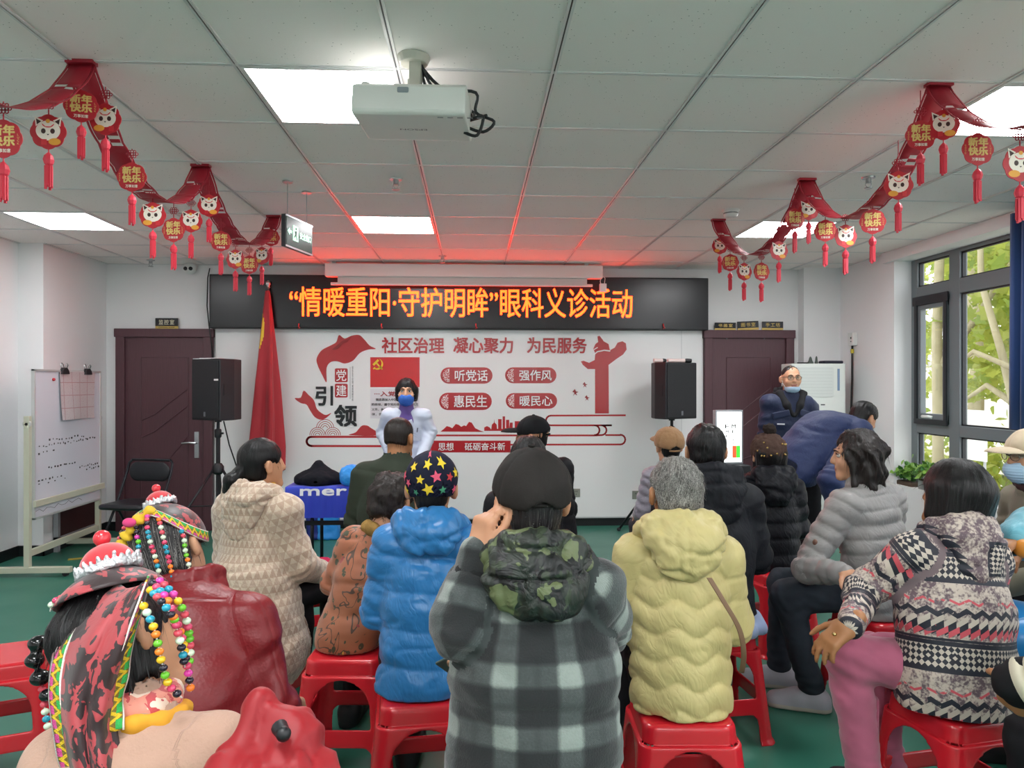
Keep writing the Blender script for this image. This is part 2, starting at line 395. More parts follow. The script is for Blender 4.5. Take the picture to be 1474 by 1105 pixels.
# ---------------------------------------------------------------- outdoors beyond the window
struct(boxobj('ground', (RX+.3, -12, -.6), (40, 30, -.5), M('paving', 'b9b3a4', rough=.9)))
m = Mat('leaf', hexc('9fb04a'), rough=.55); a_ = m.attr('tint'); m.color(m.mix(a_[0], hexc('5f7f30'), hexc('b9b85a')))
tr = m.nt.nodes.new('ShaderNodeBsdfTranslucent'); tr.inputs[0].default_value = (*hexc('a3ad48'), 1)
ms = m.nt.nodes.new('ShaderNodeMixShader'); ms.inputs[0].default_value = .5
m.nt.links.new(m.b.outputs[0], ms.inputs[1]); m.nt.links.new(tr.outputs[0], ms.inputs[2]); m.nt.links.new(ms.outputs[0], m.nt.nodes['Material Output'].inputs['Surface']); LEAF = m.m
BARK = Mat('bark', hexc('c9c2a0'), rough=.85); BARK.color(BARK.mix(BARK.noise(7, 4), hexc('7d7456'), hexc('a59c7c'))); BARK = BARK.m
LEAFSHAPE = [(0, -.5), (.16, -.3), (.5, -.2), (.28, .05), (.42, .3), (.15, .22), (0, .55), (-.15, .22), (-.42, .3), (-.28, .05), (-.5, -.2), (-.16, -.3)]
def leaves(n, fn, size, seed, name, parent, mat, lobed=True):
    rg = random.Random(seed); V = []; Fc = []; T = []
    shp = LEAFSHAPE if lobed else [(0, -.5), (.3, -.1), (.22, .25), (0, .55), (-.22, .25), (-.3, -.1)]
    for _ in range(n):
        c = Vector(fn(rg)); R = Euler((rg.uniform(-.9, .9), rg.uniform(-.9, .9), rg.uniform(0, 6.3))).to_matrix() @ Euler((pi/2*rg.choice((0, 1)), 0, rg.uniform(0, 6.3))).to_matrix()
        s_ = size*rg.uniform(.6, 1.25); b = len(V); k = rg.random()
        for x, y in shp: V.append(tuple(c + R @ Vector((x*s_, y*s_, s_*.25*(abs(x)-.2)))))
        Fc.append(tuple(range(b, b+len(shp)))); T += [(k, 0, 0)]*len(shp)
    me = bpy.data.meshes.new(name); me.from_pydata(V, [], Fc); at_ = me.attributes.new('tint', 'FLOAT_VECTOR', 'POINT')
    at_.data.foreach_set('vector', np.array(T, np.float32).ravel()); me.materials.append(mat)
    return link(bpy.data.objects.new(name, me), parent)
def tree(pos, boughs, nleaf, seed, label, zr, spread):
    t = thing('sycamore_tree', label, 'tree', pos, group='trees outside the window')
    mb = MB()
    for pts, r0, r1 in boughs: mb.tube(pts, [r0 + (r1-r0)*i/(len(pts)-1) for i in range(len(pts))], 9)
    mb.build('trunk', BARK, t, smooth=True)
    def fn(rg):
        return (rg.choice((.15, .5, .9, 1.2)) + abs(rg.gauss(0, spread*.5)), rg.gauss(0, spread), rg.uniform(*zr))
    o = leaves(int(nleaf*1.7), fn, .21, seed, 'foliage', t, LEAF); o['kind'] = 'stuff'
    return t
p = at(1350, 560, X=6.3)
tree((p[0], p[1], -.5), [([(0, 0, 0), (.02, .03, 1.4), (-.03, -.02, 2.6), (.1, .1, 4)], .075, .06), ([(0, 0, 2.2), (.3, -.3, 2.8), (.5, -.8, 3.6)], .06, .03)], 700, 3, 'pale-trunked tree outside the narrow casement pane', (1.75, 4.6), .9)
p = at(1440, 560, X=6.0)
tree((p[0], p[1], -.5), [([(0, -.3, 0), (0, -.25, 1.6), (.1, .1, 2.3), (.1, .45, 3.2), (.2, .6, 4)], .055, .03), ([(0, -.2, 1.75), (.1, .35, 1.95), (.2, .9, 1.75)], .04, .02), ([(0, -.3, 2.1), (-.1, .3, 2.35), (-.1, .7, 2.15)], .035, .02), ([(0, -.2, 1.3), (0, .4, 1.5), (.1, .8, 1.42)], .03, .015)], 620, 4, 'branching tree outside the wide right-hand window pane', (2.0, 4.6), .9)
p = at(1400, 480, X=9.5)
tree((p[0], p[1], -.5), [([(0, 0, 0), (.1, 0, 2.4), (0, .2, 5)], .16, .09)], 1500, 5, 'dense leafy tree farther off behind the two nearer trees', (1.7, 5.5), 1.7)
for k, (px, w, lab) in enumerate(((1335, .5, 'low green bush outside the lower left window pane'), (1405, .55, 'low green bush outside the lower window panes beside the mullion'), (1450, .5, 'low green bush outside behind the person in the beige cap'))):
    p = at(px, 640, X=7.4)
    t = thing('bush', lab, 'bush', (p[0], p[1], -.5), group='bushes outside the window')
    o = leaves(420, lambda rg: (rg.gauss(0, .35), rg.gauss(0, w), .25 + abs(rg.gauss(0, .55))), .16, 20+k, 'foliage', t, LEAF, False); o['kind'] = 'stuff'
    MB().tube([(0, 0, 0), (0, .02, .7)], .03, 7).build('stem', BARK, t)
p = at(1410, 600, X=13)
t = thing('building', 'pale plastered building far beyond the trees outside', 'building', (14, p[1]-1, -.5))
boxobj('wall', (0, -9, 0), (4, 9, 2.5), M('pale_render', 'e6e2d6', rough=.9), t); boxobj('roof', (-.2, -9.2, 2.5), (4.2, 9.2, 2.65), M('roof_grey', 'a9a6a0', rough=.8), t)
p = at(1402, 640, X=4.9)
t = thing('notice_board', 'white notice board on posts outside the window beside the mullion', 'notice board', (p[0], p[1], -.5))
zt = float(at(1402, 590, X=4.9)[2])+.5; zb = float(at(1402, 662, X=4.9)[2])+.5
boxobj('board', (-.01, -.17, zb), (.01, .17, zt), M('paper_white', 'ecebe7', rough=.7), t)
MB().tube([(0, -.15, 0), (0, -.15, zb)], .012).tube([(0, .15, 0), (0, .15, zb)], .012).build('post', STEEL, t)
# ================================================================ BACK WALL: red sign, culture board, door plates
def P(px, py, Y): p = at(px, py, Y=Y); return (float(p[0]), float(p[2]))
def poly(px_list, Y): return [P(x, y, Y) for x, y in px_list]
def flat(name, pts, Y, mat, parent, th=.004):
    """a cut-out shape standing off the board: points are wall positions measured on the photograph"""
    return MB().prism(poly(pts, Y), (0, Y, 0), (1, 0, 0), (0, 0, 1), th).build(name, mat, parent)
def stroke(mb, pts, w, Y, th=.004):
    P2 = [np.array(q) for q in poly(pts, Y)]
    for i in range(len(P2)-1):
        a, b = P2[i], P2[i+1]; t = (b-a)/max(np.linalg.norm(b-a), 1e-6); n = np.array((-t[1], t[0]))*w/2; e = t*w*.3
        mb.prism([tuple(a-n-e), tuple(b-n+e), tuple(b+n+e), tuple(a+n-e)], (0, Y, 0), (1, 0, 0), (0, 0, 1), th)
    return mb
def arcpts(cx, cy, r, a0, a1, n=10, ry=None):
    return [(cx + r*cos(math.radians(a0+(a1-a0)*k/n)), cy - (ry or r)*sin(math.radians(a0+(a1-a0)*k/n))) for k in range(n+1)]
def smoothpts(pts, n=6, closed=True):
    out = []; N = len(pts)
    for i in range(N if closed else N-1):
        p0, p1, p2, p3 = [np.array(pts[(i+k) % N] if closed else pts[min(max(i+k, 0), N-1)], float) for k in (-1, 0, 1, 2)]
        for k in range(n):
            t = k/n; out.append(tuple(.5*((2*p1) + (p2-p0)*t + (2*p0-5*p1+4*p2-p3)*t*t + (3*p1-p0-3*p2+p3)*t**3)))
    if not closed: out.append(tuple(pts[-1]))
    return out
def wtext(name, body, mat, parent, x0, y0, x1, y1, Y, bold=.0, **k):
    a, b = P(x0, y1, Y), P(x1, y0, Y)
    return text(name, body, mat, parent, (a[0], a[1], b[0], b[1]), (0, Y, 0), (1, 0, 0), (0, 0, 1), bold=bold, **k)
# ---- LED message sign
LY = BY-.14
a, b = P(301, 472, LY), P(1020, 400, LY)
led = thing('led_message_sign', 'long black dot-matrix sign with glowing orange Chinese message under the ceiling', 'sign', ((a[0]+b[0])/2, BY, a[1]))
def child_world(o, par): o.parent = par; o.matrix_parent_inverse = Matrix.Translation(par.location).inverted() if not par.rotation_euler.z else (Matrix.Translation(par.location) @ Euler(par.rotation_euler).to_matrix().to_4x4()).inverted(); return o
def part(o, par): return child_world(o, par)
LEDB = Mat('led_face', hexc('17171c'), rough=.28, spec=.5)
x_, y_, z_ = LEDB.obj(); LEDB.bump(((x_*160).frac() - .5).abs() * ((z_*160).frac() - .5).abs(), .15, .001); LEDB = LEDB.m
part(MB().box((a[0], LY, a[1]), (b[0], BY-.001, b[1])).build('cabinet', BLACK, bevel=.008), led)
part(MB().box((a[0]+.02, LY-.003, a[1]+.02), (b[0]-.02, LY, b[1]-.02)).build('display_face', LEDB), led)
LEDT = M('led_glow', (1, .2, .02), emit=((1, .021, .002), LED_STRENGTH), rough=.5)
part(wtext('glowing_lettering', '“情暖重阳·守护明眸”眼科义诊活动', LEDT, None, 417, 416, 910, 455, LY-.004, bold=.007, depth=.003), led)
for k, (px, t) in enumerate(((430, 'leftmost'), (549, 'second'), (685, 'third'), (955, 'rightmost'))):
    p = P(px, 470, LY-.02)
    o = MB().tube([(p[0], LY-.012, p[1]+.03), (p[0], LY-.03, p[1]), (p[0]+.012, LY-.03, p[1]-.012), (p[0]-.005, LY-.02, p[1]-.02)], .006, 6).build('hook', M('hook_red', 'c93a3c'), smooth=True)
    tag(o, f'small red hook on the lower edge of the black sign, {t} from the left' if t not in ('leftmost', 'rightmost') else f'{t} small red hook on the lower edge of the black sign', 'hook', 'red hooks under the sign')
# ---- roll-up projection screen housing
SY = BY-.30
a, b = P(467, 398, SY), P(868, 386, SY)
scr = thing('projection_screen', 'white roll-up projection screen case above the black sign', 'projection screen', ((a[0]+b[0])/2, SY+.04, a[1]))
HOUS = M('screen_white', 'e6e2e0', rough=.4)
part(MB().box((a[0], SY, a[1]+.005), (b[0], SY+.1, CZ-.02)).build('housing', HOUS, bevel=.01), scr)
a2, b2 = P(486, 404, SY+.03), P(845, 398, SY+.03)
part(MB().box((a2[0], SY+.03, a2[1]-.02), (b2[0], SY+.075, a2[1]+.05)).build('rolled_fabric', M('screen_fabric', 'cfcbc8', rough=.8)), scr)
a3, b3 = P(476, 408, SY+.04), P(853, 405, SY+.04)
part(MB().tube([(a3[0], SY+.05, a3[1]), (b3[0], SY+.05, a3[1])], .014, 10).build('weight_bar', HOUS, smooth=True, auto=.7), scr)
e = P(867, 396, SY)
part(MB().tube([(e[0]-.01, SY+.02, e[1]+.02), (e[0]+.03, SY+.01, e[1]-.03), (e[0]+.02, SY, e[1]-.09), (e[0], SY, e[1]-.11)], .004, 6).tube([(e[0]+.0, SY+.02, e[1]+.0), (e[0]-.02, SY+.01, e[1]-.06), (e[0]-.005, SY, e[1]-.12)], .004, 6).build('cord', HOUS, smooth=True), scr)
q0, q1 = P(863, 420, SY), P(873, 408, SY)
part(MB().box((q0[0], SY-.01, q0[1]), (q1[0], SY+.015, q1[1])).build('control_switch', HOUS, bevel=.004), scr)
for px in (480, 845):
    p = P(px, 386, SY); part(MB().box((p[0]-.02, SY+.03, p[1]), (p[0]+.02, SY+.07, CZ)).build('ceiling_bracket', STEEL), scr)

# ---- white culture board
BDY = BY-.03; T0 = BDY-.001
RED = M('acrylic_red', 'b3242b', rough=.25, spec=.6, coat=.3); REDD = M('acrylic_dark_red', '8e1a22', rough=.25, coat=.3); WH = M('letter_white', 'f2eeee', rough=.4)
INK = M('letter_black', '16171b', rough=.3)
GLOSS = M('board_white', 'e9eaea', rough=.16, spec=.5)
a, b = P(310, 749, BDY), P(1011, 474, BDY)
bd = thing('culture_board', 'large white wall board with red cut-out slogans and ornaments', 'board', ((a[0]+b[0])/2, BY, a[1]))
seam = MB().box((a[0], BDY, a[1]), (b[0], BY-.001, b[1]))
part(seam.build('backing_panel', GLOSS, bevel=.003), bd)
tr_ = MB().box((a[0], BDY-.006, a[1]-.012), (b[0], BDY+.01, a[1])).box((a[0], BDY-.006, b[1]), (b[0], BDY+.01, b[1]+.015))
sp = P(981, 600, BDY)[0]; tr_.box((sp-.002, BDY-.0015, a[1]), (sp+.002, BDY, b[1]))
part(tr_.build('edge_trim', M('trim_grey', 'b9bbbd', rough=.3)), bd)
for body, x0, x1 in (('社区治理', 550, 639), ('凝心聚力', 653, 738), ('为民服务', 759, 844)):
    part(wtext('slogan_lettering', body, RED, None, x0, 486, x1, 508, T0, bold=.022, depth=.008), bd)
def pill(x0, y0, x1, y1, body):
    h = (y1-y0)/2
    s = flat('slogan_badge', arcpts(x0+h, y0+h, h, 90, 270) + arcpts(x1-h, y0+h, h, -90, 90), T0, RED, None, -.012)
    part(s, bd)
    Y = T0-.0125
    n = MB()
    a_ = smoothpts(arcpts(x0+h, y0+h, h-1.6, 90, 270, 8), 1, False)
    n.prism(poly(arcpts(x0+h+1, y0+h, h-2, 90, 270) , Y), (0, Y, 0), (1, 0, 0), (0, 0, 1), .001)
    c = n.build('filigree', FILI); c.parent = s
    t = wtext('badge_lettering', body, WH, None, x0+h+9, y0+4, x1-7, y1-4, Y, bold=.012, depth=.001)
    t.parent = s
m = Mat('filigree', hexc('e9dfe0'), rough=.4); v_, _ = m.voronoi(55, feat='DISTANCE_TO_EDGE'); m.color(m.mix(v_ < .09, hexc('b3242b'), hexc('ece2e2'))); FILI = m.m
for q in ((634, 528.5, 709, 552, '听党话'), (727, 528.5, 801, 551.5, '强作风'), (632, 565, 708, 590, '惠民生'), (728, 565.5, 802, 588, '暖民心')): pill(*q)
# red ribbon with heading characters
rb = smoothpts([(470, 550), (464, 540), (457, 525), (456, 515), (463, 504), (476, 497), (484, 492), (488, 482), (496, 487), (506, 483), (517, 482), (524, 488), (532, 497), (541, 502), (530, 503), (518, 508), (508, 519), (496, 523), (486, 520), (476, 521), (470, 530)], 4)
part(flat('red_ribbon', rb, T0, RED, None, -.008), bd)
part(flat('red_ribbon', smoothpts([(424, 573), (433, 572), (437, 562), (444, 568), (452, 576), (456, 588), (464, 595), (470, 597), (477, 594), (470, 601), (462, 604), (453, 600), (446, 590), (441, 582), (433, 580)], 3), T0, RED, None, -.008), bd)
part(flat('ribbon_fold', smoothpts([(484, 498), (492, 491), (502, 487), (506, 484), (500, 492), (494, 494), (486, 502), (478, 503)], 3), T0-.0082, REDD, None, -.001), bd)
for y, c in ((530, '党'), (552, '建')):
    s = part(flat('heading_tile', rrect(482, y, 500.5, y+20, 2, 3), T0, RED, None, -.008), bd)
    t = wtext('tile_character', c, WH, None, 484, y+2, 498.5, y+18, T0-.0085, bold=.005, depth=.001); t.parent = s
part(wtext('heading_character', '引', INK, None, 455, 556, 479, 583, T0, bold=.03, depth=.01), bd)
part(wtext('heading_character', '领', INK, None, 482, 583, 513.5, 613, T0, bold=.03, depth=.01), bd)
part(wtext('small_lettering', '\n'.join('强化五个引领'), INK, None, 506.5, 527, 508.6, 552, T0, depth=.002), bd)
part(wtext('small_lettering', '\n'.join('发挥党建作用'), INK, None, 506.5, 554, 508.6, 577, T0, depth=.002), bd)
mb = MB(); stroke(mb, [(504, 528), (504, 574)], .003, T0, -.002); part(mb.build('rule_line', INK), bd)
# scroll lines, wave fan, hills, skyline, pillar, birds
sl = MB(); w = .022
stroke(sl, [(600, 628.5)] + [(452, 628.5)] + arcpts(448, 635, 6.5, 90, 270, 10) + [(448, 641.7), (600, 642)], w, T0, -.008)
stroke(sl, [(600, 626.5), (858, 626.5)] + arcpts(866, 619, 7, -90, 90, 8) + [(880, 612), (793, 612)] + arcpts(793, 605, 7, 270, 90, 8) + [(900, 597.5)], w*.8, T0, -.008)
stroke(sl, [(858, 612)] + arcpts(856, 619, 7, 90, -90, 8), w*.8, T0, -.008)
stroke(sl, [(872, 626)] + [(893, 626)] + arcpts(893, 632.5, 7, 90, -90, 8) + [(640, 640)], w*.8, T0, -.008)
part(sl.build('scroll_line', RED), bd)
fan = MB()
for cx, cy, r in ((468, 616, 12.5), (457, 626, 11), (479, 626, 11)):
    for k in range(4): stroke(fan, arcpts(cx, cy, r*(1-.24*k), 0 if cx != 468 else 8, 180 if cx != 468 else 172, 12), .006, T0, -.006 - (.002 if cx != 468 else 0))
part(fan.build('wave_fan', RED), bd)
part(flat('hill', smoothpts([(503, 626), (512, 622), (520, 613), (527, 612), (533, 615), (545, 626)], 4) , T0, RED, None, -.008), bd)
part(flat('hill', [(634, 621), (639, 617), (643, 613), (647, 614), (651, 616), (656, 610), (660, 611), (664, 614), (668, 612), (671, 613), (675, 607), (679, 608), (684, 616), (690, 619), (697, 621.5)], T0, RED, None, -.008), bd)
sk = [(697, 620), (697, 615), (701, 613), (705, 615), (707, 618), (708, 611), (711, 608), (711.5, 603), (712, 608), (715, 611), (715.5, 617), (717, 617), (717, 603), (722, 603), (722, 617), (723.5, 617), (723.5, 599), (727, 599), (727, 616), (728.5, 616), (728.5, 604), (733, 604), (733, 616), (734, 608), (738, 608), (738, 618), (741, 618), (741, 606), (748, 606), (748, 620)]
part(flat('city_skyline', sk, T0, RED, None, -.008), bd)
s = part(flat('banner_strip', [(560, 634), (735, 634), (735, 651), (560, 651)], T0-.001, RED, None, -.010), bd)
for body, x0, x1 in (('思想', 631, 653), ('砥砺奋斗新', 669, 727)):
    t = wtext('banner_lettering', body, WH, None, x0, 637, x1, 648, T0-.0115, bold=.01, depth=.001); t.parent = s
hb = [(856.5, 595), (856.5, 531), (846, 531), (839, 525), (836, 520), (840, 519), (848, 522), (856, 518), (857, 509), (854, 502), (857, 495), (861, 492), (860, 484), (863, 483), (867, 488), (869, 491), (876, 495), (878, 504), (885, 500), (889, 493), (896, 491), (901, 494), (902, 503), (897, 510), (888, 516), (880, 522), (876, 525), (876.5, 595)]
s = part(flat('ornamental_pillar', hb, T0, RED, None, -.010), bd)
c = MB(); stroke(c, [(855, 510), (860, 506), (870, 504), (878, 505)], .012, T0-.0105, -.001); stroke(c, [(855, 503), (860, 500)], .008, T0-.0105, -.001)
c = c.build('pillar_band', WH); c.parent = s
for x, y, r in ((842, 554, 5), (828, 565, 6), (845, 573, 5)):
    part(flat('bird', [(x-.7*r, y-.2*r), (x-.1*r, y-.9*r), (x+.2*r, y-.3*r), (x+.8*r, y-.2*r), (x+.2*r, y+.1*r), (x+.5*r, y+.7*r), (x-.1*r, y+.3*r), (x-.5*r, y+.8*r), (x-.2*r, y)], T0, REDD, None, -.006), bd)
# poster: red upper half with yellow emblem, white lower half with pledge text
YEL = M('emblem_yellow', 'f0c52c', rough=.4)
s = part(flat('pledge_poster', [(533, 559.5), (604, 559.5), (604, 603), (533, 602)], T0, M('poster_white', 'd9d7dc', rough=.3), None, -.004), bd)
f_ = part(flat('poster_flag', [(533, 514), (604, 514), (604, 557), (533, 557)], T0, M('poster_red', 'cf2127', rough=.2, coat=.4), None, -.005), bd)
em = MB(); Y = T0-.0055
ou = arcpts(543.5, 524, 8, -140, 75, 14); inn = arcpts(541.6, 522.6, 7.4, -120, 66, 14)
em.prism(poly(ou + inn[::-1], Y), (0, Y, 0), (1, 0, 0), (0, 0, 1), -.001)
stroke(em, [(541.5, 522), (550, 531)], .014, Y, -.0012); stroke(em, [(538, 524.5), (544, 518.5)], .022, Y, -.0014); stroke(em, [(539.5, 529), (537.8, 530.6)], .014, Y, -.001)
em = em.build('emblem', YEL); em.parent = f_
t = wtext('poster_heading', '···入党誓词···', M('poster_ink_red', 'a51d24'), None, 539, 563, 600, 570, T0-.0045, bold=.02, depth=.001); t.parent = s
for k, body in enumerate(('我志愿加入中国共产党，拥护党', '的纲领，遵守党的章程，履行党员', '义务，执行党的决定，严守党的纪', '律，保守党的秘密，对党忠诚')):
    t = wtext('poster_lettering', body, INK, None, 541 if k == 0 else 535, 573+7*k, 602, 577+7*k, T0-.0045, bold=.012, depth=.001); t.parent = s
# sockets at the foot of the board
for px, py, lab in ((829, 709, 'grey wall socket low on the white board behind the man in the black cap'), (916, 712, 'grey wall socket low on the white board beside the child in the tan cap')):
    p = P(px, py, BDY)
    t = thing('wall_socket', lab, 'socket', (p[0], BDY, p[1]), group='grey wall sockets')
    MB().box((-.043, -.009, -.043), (.043, -.0005, .043)).build('plate', M('socket_grey', '8b8c82', rough=.4), t, bevel=.003)
    MB().box((-.012, -.011, .008), (-.006, -.009, .022)).box((.006, -.011, .008), (.012, -.009, .022)).box((-.003, -.011, -.02), (.003, -.009, -.008)).build('slot', BLACK, t)
# ---- door plates
GOLD = M('plate_gold', 'c8ac62', rough=.4, metal=.4); PLB = M('plate_black', '1b1c22', rough=.25); CREAM = M('plate_ink', 'd6cfb4', rough=.5)
def plate(x0, y0, x1, y1, body, sub, lab, tilt=0.0):
    Y = BY-.02; a, b = P(x0, y1, Y), P(x1, y0, Y); w, h = (b[0]-a[0])/2, b[1]-a[1]
    t = thing('door_sign', lab, 'sign', ((a[0]+b[0])/2, BY-.032, a[1])); t.rotation_euler = (0, tilt, 0)
    MB().box((-w, -.012, h*.24), (w, .0, h)).build('plate', PLB, t, bevel=.002)
    MB().box((-w, -.011, 0), (w, .0, h*.24)).build('strip', GOLD, t)
    text('lettering', body, CREAM if sub else GOLD, t, (-w*.68, h*.38, w*.68, h*.84), (0, -.0125, 0), bold=.01, space=1.25)
    if sub: text('strip_lettering', sub, INK, t, (-w*.7, h*.05, w*.7, h*.19), (0, -.0115, 0), bold=.01)
plate(225, 458, 257.5, 473, '监控室', 'CONTROL ROOM', 'small black and gold plate above the left maroon door')
plate(1028, 464.5, 1058, 475, '书画室', None, 'leftmost of the three black plates on top of the right door frame')
plate(1061, 462.5, 1091, 475, '图书室', None, 'tilted middle plate of the three on top of the right door frame', -.045)
plate(1096, 463, 1126, 475, '手工坊', None, 'rightmost of the three black plates on top of the right door frame')
# ---- cable running down beside the sign
p = [at(302, 386, Y=BY-.02), at(299, 400, Y=BY-.04), at(298, 440, Y=BY-.05), at(301, 470, Y=BY-.09), at(303, 485, Y=BY-.09), at(307, 520, Y=BY-.09)]
tag(MB().tube(p, .006, 7).build('cable', BLACK, smooth=True), 'black cable hanging from the ceiling beside the left end of the sign', 'cable')
# ================================================================ FIELDS: smooth solids from blended primitives
def vnoise(p, seed=0):
    """value noise on an (n,3) array, about -1..1"""
    i = np.floor(p).astype(np.int64); f = p - i; f = f*f*(3-2*f); out = 0
    for dx in (0, 1):
        for dy in (0, 1):
            for dz in (0, 1):
                h = ((i[:, 0]+dx)*374761393 + (i[:, 1]+dy)*668265263 + (i[:, 2]+dz)*2147483647 + seed*974711) & 0xffffffff
                h = ((h ^ (h >> 13))*1274126177) & 0xffffffff
                h = ((h ^ (h >> 16)) & 0xffff)/32767.5 - 1
                out = out + h*np.where(dx, f[:, 0], 1-f[:, 0])*np.where(dy, f[:, 1], 1-f[:, 1])*np.where(dz, f[:, 2], 1-f[:, 2])
    return out
def fbm(p, seed=0, o=3): return sum(vnoise(p*2**k, seed+k)*.5**k for k in range(o))

class Field:
    def __init__(s, k=.02): s.k = k; s.P = []; s.cuts = []
    def cone(s, a, b, ra, rb, k=None, flat=None, tag=None, op='+'):
        """tapered capsule a-b; flat=(axis, factor) squeezes it along axis"""
        a, b = np.array(a, float), np.array(b, float); r = max(ra, rb)
        s.P.append(('c', a, b, ra, rb, flat, np.minimum(a, b)-r, np.maximum(a, b)+r, s.k if k is None else k, op, tag)); return s
    def ell(s, c, r, R=None, k=None, tag=None, op='+'):
        c, r = np.array(c, float), np.array(r, float); m = r.max() if R is not None else r
        s.P.append(('e', c, r, None if R is None else np.array(R), None, None, c-m, c+m, s.k if k is None else k, op, tag)); return s
    def box(s, c, h, R=None, r=.01, k=None, tag=None, op='+'):
        c, h = np.array(c, float), np.array(h, float); m = np.linalg.norm(h) if R is not None else h
        s.P.append(('b', c, h, None if R is None else np.array(R), r, None, c-m, c+m, s.k if k is None else k, op, tag)); return s
    def cut(s, p, n): n = np.array(n, float); s.cuts.append((np.array(p, float), n/np.linalg.norm(n))); return s
    @staticmethod
    def ev(pr, X):
        t = pr[0]
        if t == 'c':
            _, a, b, ra, rb, flat = pr[:6]
            X = X - a; d = b - a
            if flat is not None:
                ax = np.array(flat[0], float); g = 1/flat[1]-1
                X = X + (X @ ax)[..., None]*ax*g; d = d + (d @ ax)*ax*g
            L = d @ d
            h = np.clip((X @ d)/L, 0, 1) if L > 1e-12 else np.zeros(X.shape[:-1])
            return np.linalg.norm(X - h[..., None]*d, axis=-1) - (ra + (rb-ra)*h)
        X = X - pr[1]
        if pr[3] is not None: X = X @ pr[3]
        if t == 'e':
            q = X/pr[2]; k0 = np.linalg.norm(q, axis=-1); k1 = np.linalg.norm(q/pr[2], axis=-1)
            return k0*(k0-1)/np.maximum(k1, 1e-9)
        q = np.abs(X) - (pr[2]-pr[4])
        return np.linalg.norm(np.maximum(q, 0), axis=-1) + np.minimum(q.max(axis=-1), 0) - pr[4]
    def grid(s, h, lo=None, hi=None):
        if lo is None:
            pos = [p for p in s.P if p[9] == '+']
            lo = np.min([p[6] for p in pos], 0) - 2*h; hi = np.max([p[7] for p in pos], 0) + 2*h
        n = np.ceil((hi-lo)/h).astype(int)+1
        D = np.full(n, 1.0, np.float32); s.lo = lo; s.h = h
        for p in s.P:
            m = p[8] + 2.5*h
            i0 = np.clip(np.floor((p[6]-m-lo)/h).astype(int), 0, n-1); i1 = np.clip(np.ceil((p[7]+m-lo)/h).astype(int)+1, 1, n)
            if (i1 <= i0).any(): continue
            ax = [lo[i] + h*np.arange(i0[i], i1[i]) for i in range(3)]
            X = np.stack(np.meshgrid(*ax, indexing='ij'), -1)
            d = s.ev(p, X); sl = tuple(slice(i0[i], i1[i]) for i in range(3)); o = D[sl]; k = max(p[8], 1e-5)
            if p[9] == '+':
                w = np.maximum(k-np.abs(o-d), 0)/k; D[sl] = np.minimum(o, d) - w*w*k*.25
            else:
                d = -d; w = np.maximum(k-np.abs(o-d), 0)/k; D[sl] = np.maximum(o, d) + w*w*k*.25
        if s.cuts:
            ax = [lo[i] + h*np.arange(n[i]) for i in range(3)]
            for c, nn in s.cuts:
                pl = (ax[0]-c[0])[:, None, None]*nn[0] + (ax[1]-c[1])[None, :, None]*nn[1] + (ax[2]-c[2])[None, None, :]*nn[2]
                D = np.maximum(D, pl.astype(np.float32))
        return D
    def mesh(s, h, **k):
        D = s.grid(h, **k); return surfnet(D, s.lo, h)
def surfnet(D, lo, h):
    s = D < 0; n = np.array(D.shape)
    cnt = sum(s[a:n[0]-1+a, b:n[1]-1+b, c:n[2]-1+c].astype(np.int8) for a in (0, 1) for b in (0, 1) for c in (0, 1))
    I = np.argwhere((cnt > 0) & (cnt < 8)); idx = np.full(n-1, -1, np.int64); idx[tuple(I.T)] = np.arange(len(I))
    C = [(a, b, c) for a in (0, 1) for b in (0, 1) for c in (0, 1)]
    val = np.stack([D[I[:, 0]+a, I[:, 1]+b, I[:, 2]+c] for a, b, c in C], 1).astype(float)
    acc = np.zeros((len(I), 3)); num = np.zeros(len(I)); C = np.array(C, float)
    for i in range(8):
        for j in range(i+1, 8):
            if np.abs(C[i]-C[j]).sum() != 1: continue
            m = (val[:, i] < 0) != (val[:, j] < 0)
            t = np.where(m, val[:, i]/np.where(m, val[:, i]-val[:, j], 1), 0)
            acc += np.where(m[:, None], C[i] + t[:, None]*(C[j]-C[i]), 0); num += m
    V = lo + h*(I + acc/num[:, None])
    Fs = []
    for ax in range(3):
        b, c = (ax+1) % 3, (ax+2) % 3
        sl0 = [slice(1, -1)]*3; sl1 = [slice(1, -1)]*3; sl0[ax] = slice(0, -1); sl1[ax] = slice(1, None)
        a0, a1 = s[tuple(sl0)], s[tuple(sl1)]
        for flip in (False, True):
            E = np.argwhere((a0 & ~a1) if not flip else (~a0 & a1))
            if not len(E): continue
            E[:, b] += 1; E[:, c] += 1
            q = []
            for db, dc in ((-1, -1), (0, -1), (0, 0), (-1, 0)):
                e = E.copy(); e[:, b] += db; e[:, c] += dc; q.append(idx[tuple(e.T)])
            q = np.stack(q, 1); Fs.append(q[:, ::-1] if flip else q)
    return V, np.concatenate(Fs)
def normals(V, Fq):
    a = V[Fq[:, 2]]-V[Fq[:, 0]]; b = V[Fq[:, 3]]-V[Fq[:, 1]]; n = np.cross(a, b); N = np.zeros_like(V)
    for k in range(4): np.add.at(N, Fq[:, k], n)
    return N/np.maximum(np.linalg.norm(N, axis=1), 1e-12)[:, None]
def relax(V, Fq, it=1, f=.5):
    e = np.concatenate([Fq[:, [0, 1]], Fq[:, [1, 2]], Fq[:, [2, 3]], Fq[:, [3, 0]]]); e = np.concatenate([e, e[:, ::-1]])
    cnt = np.bincount(e[:, 0], minlength=len(V))
    for _ in range(it):
        A = np.stack([np.bincount(e[:, 0], V[e[:, 1], i], len(V)) for i in range(3)], 1)/np.maximum(cnt, 1)[:, None]
        V = V + f*(A-V)
    return V
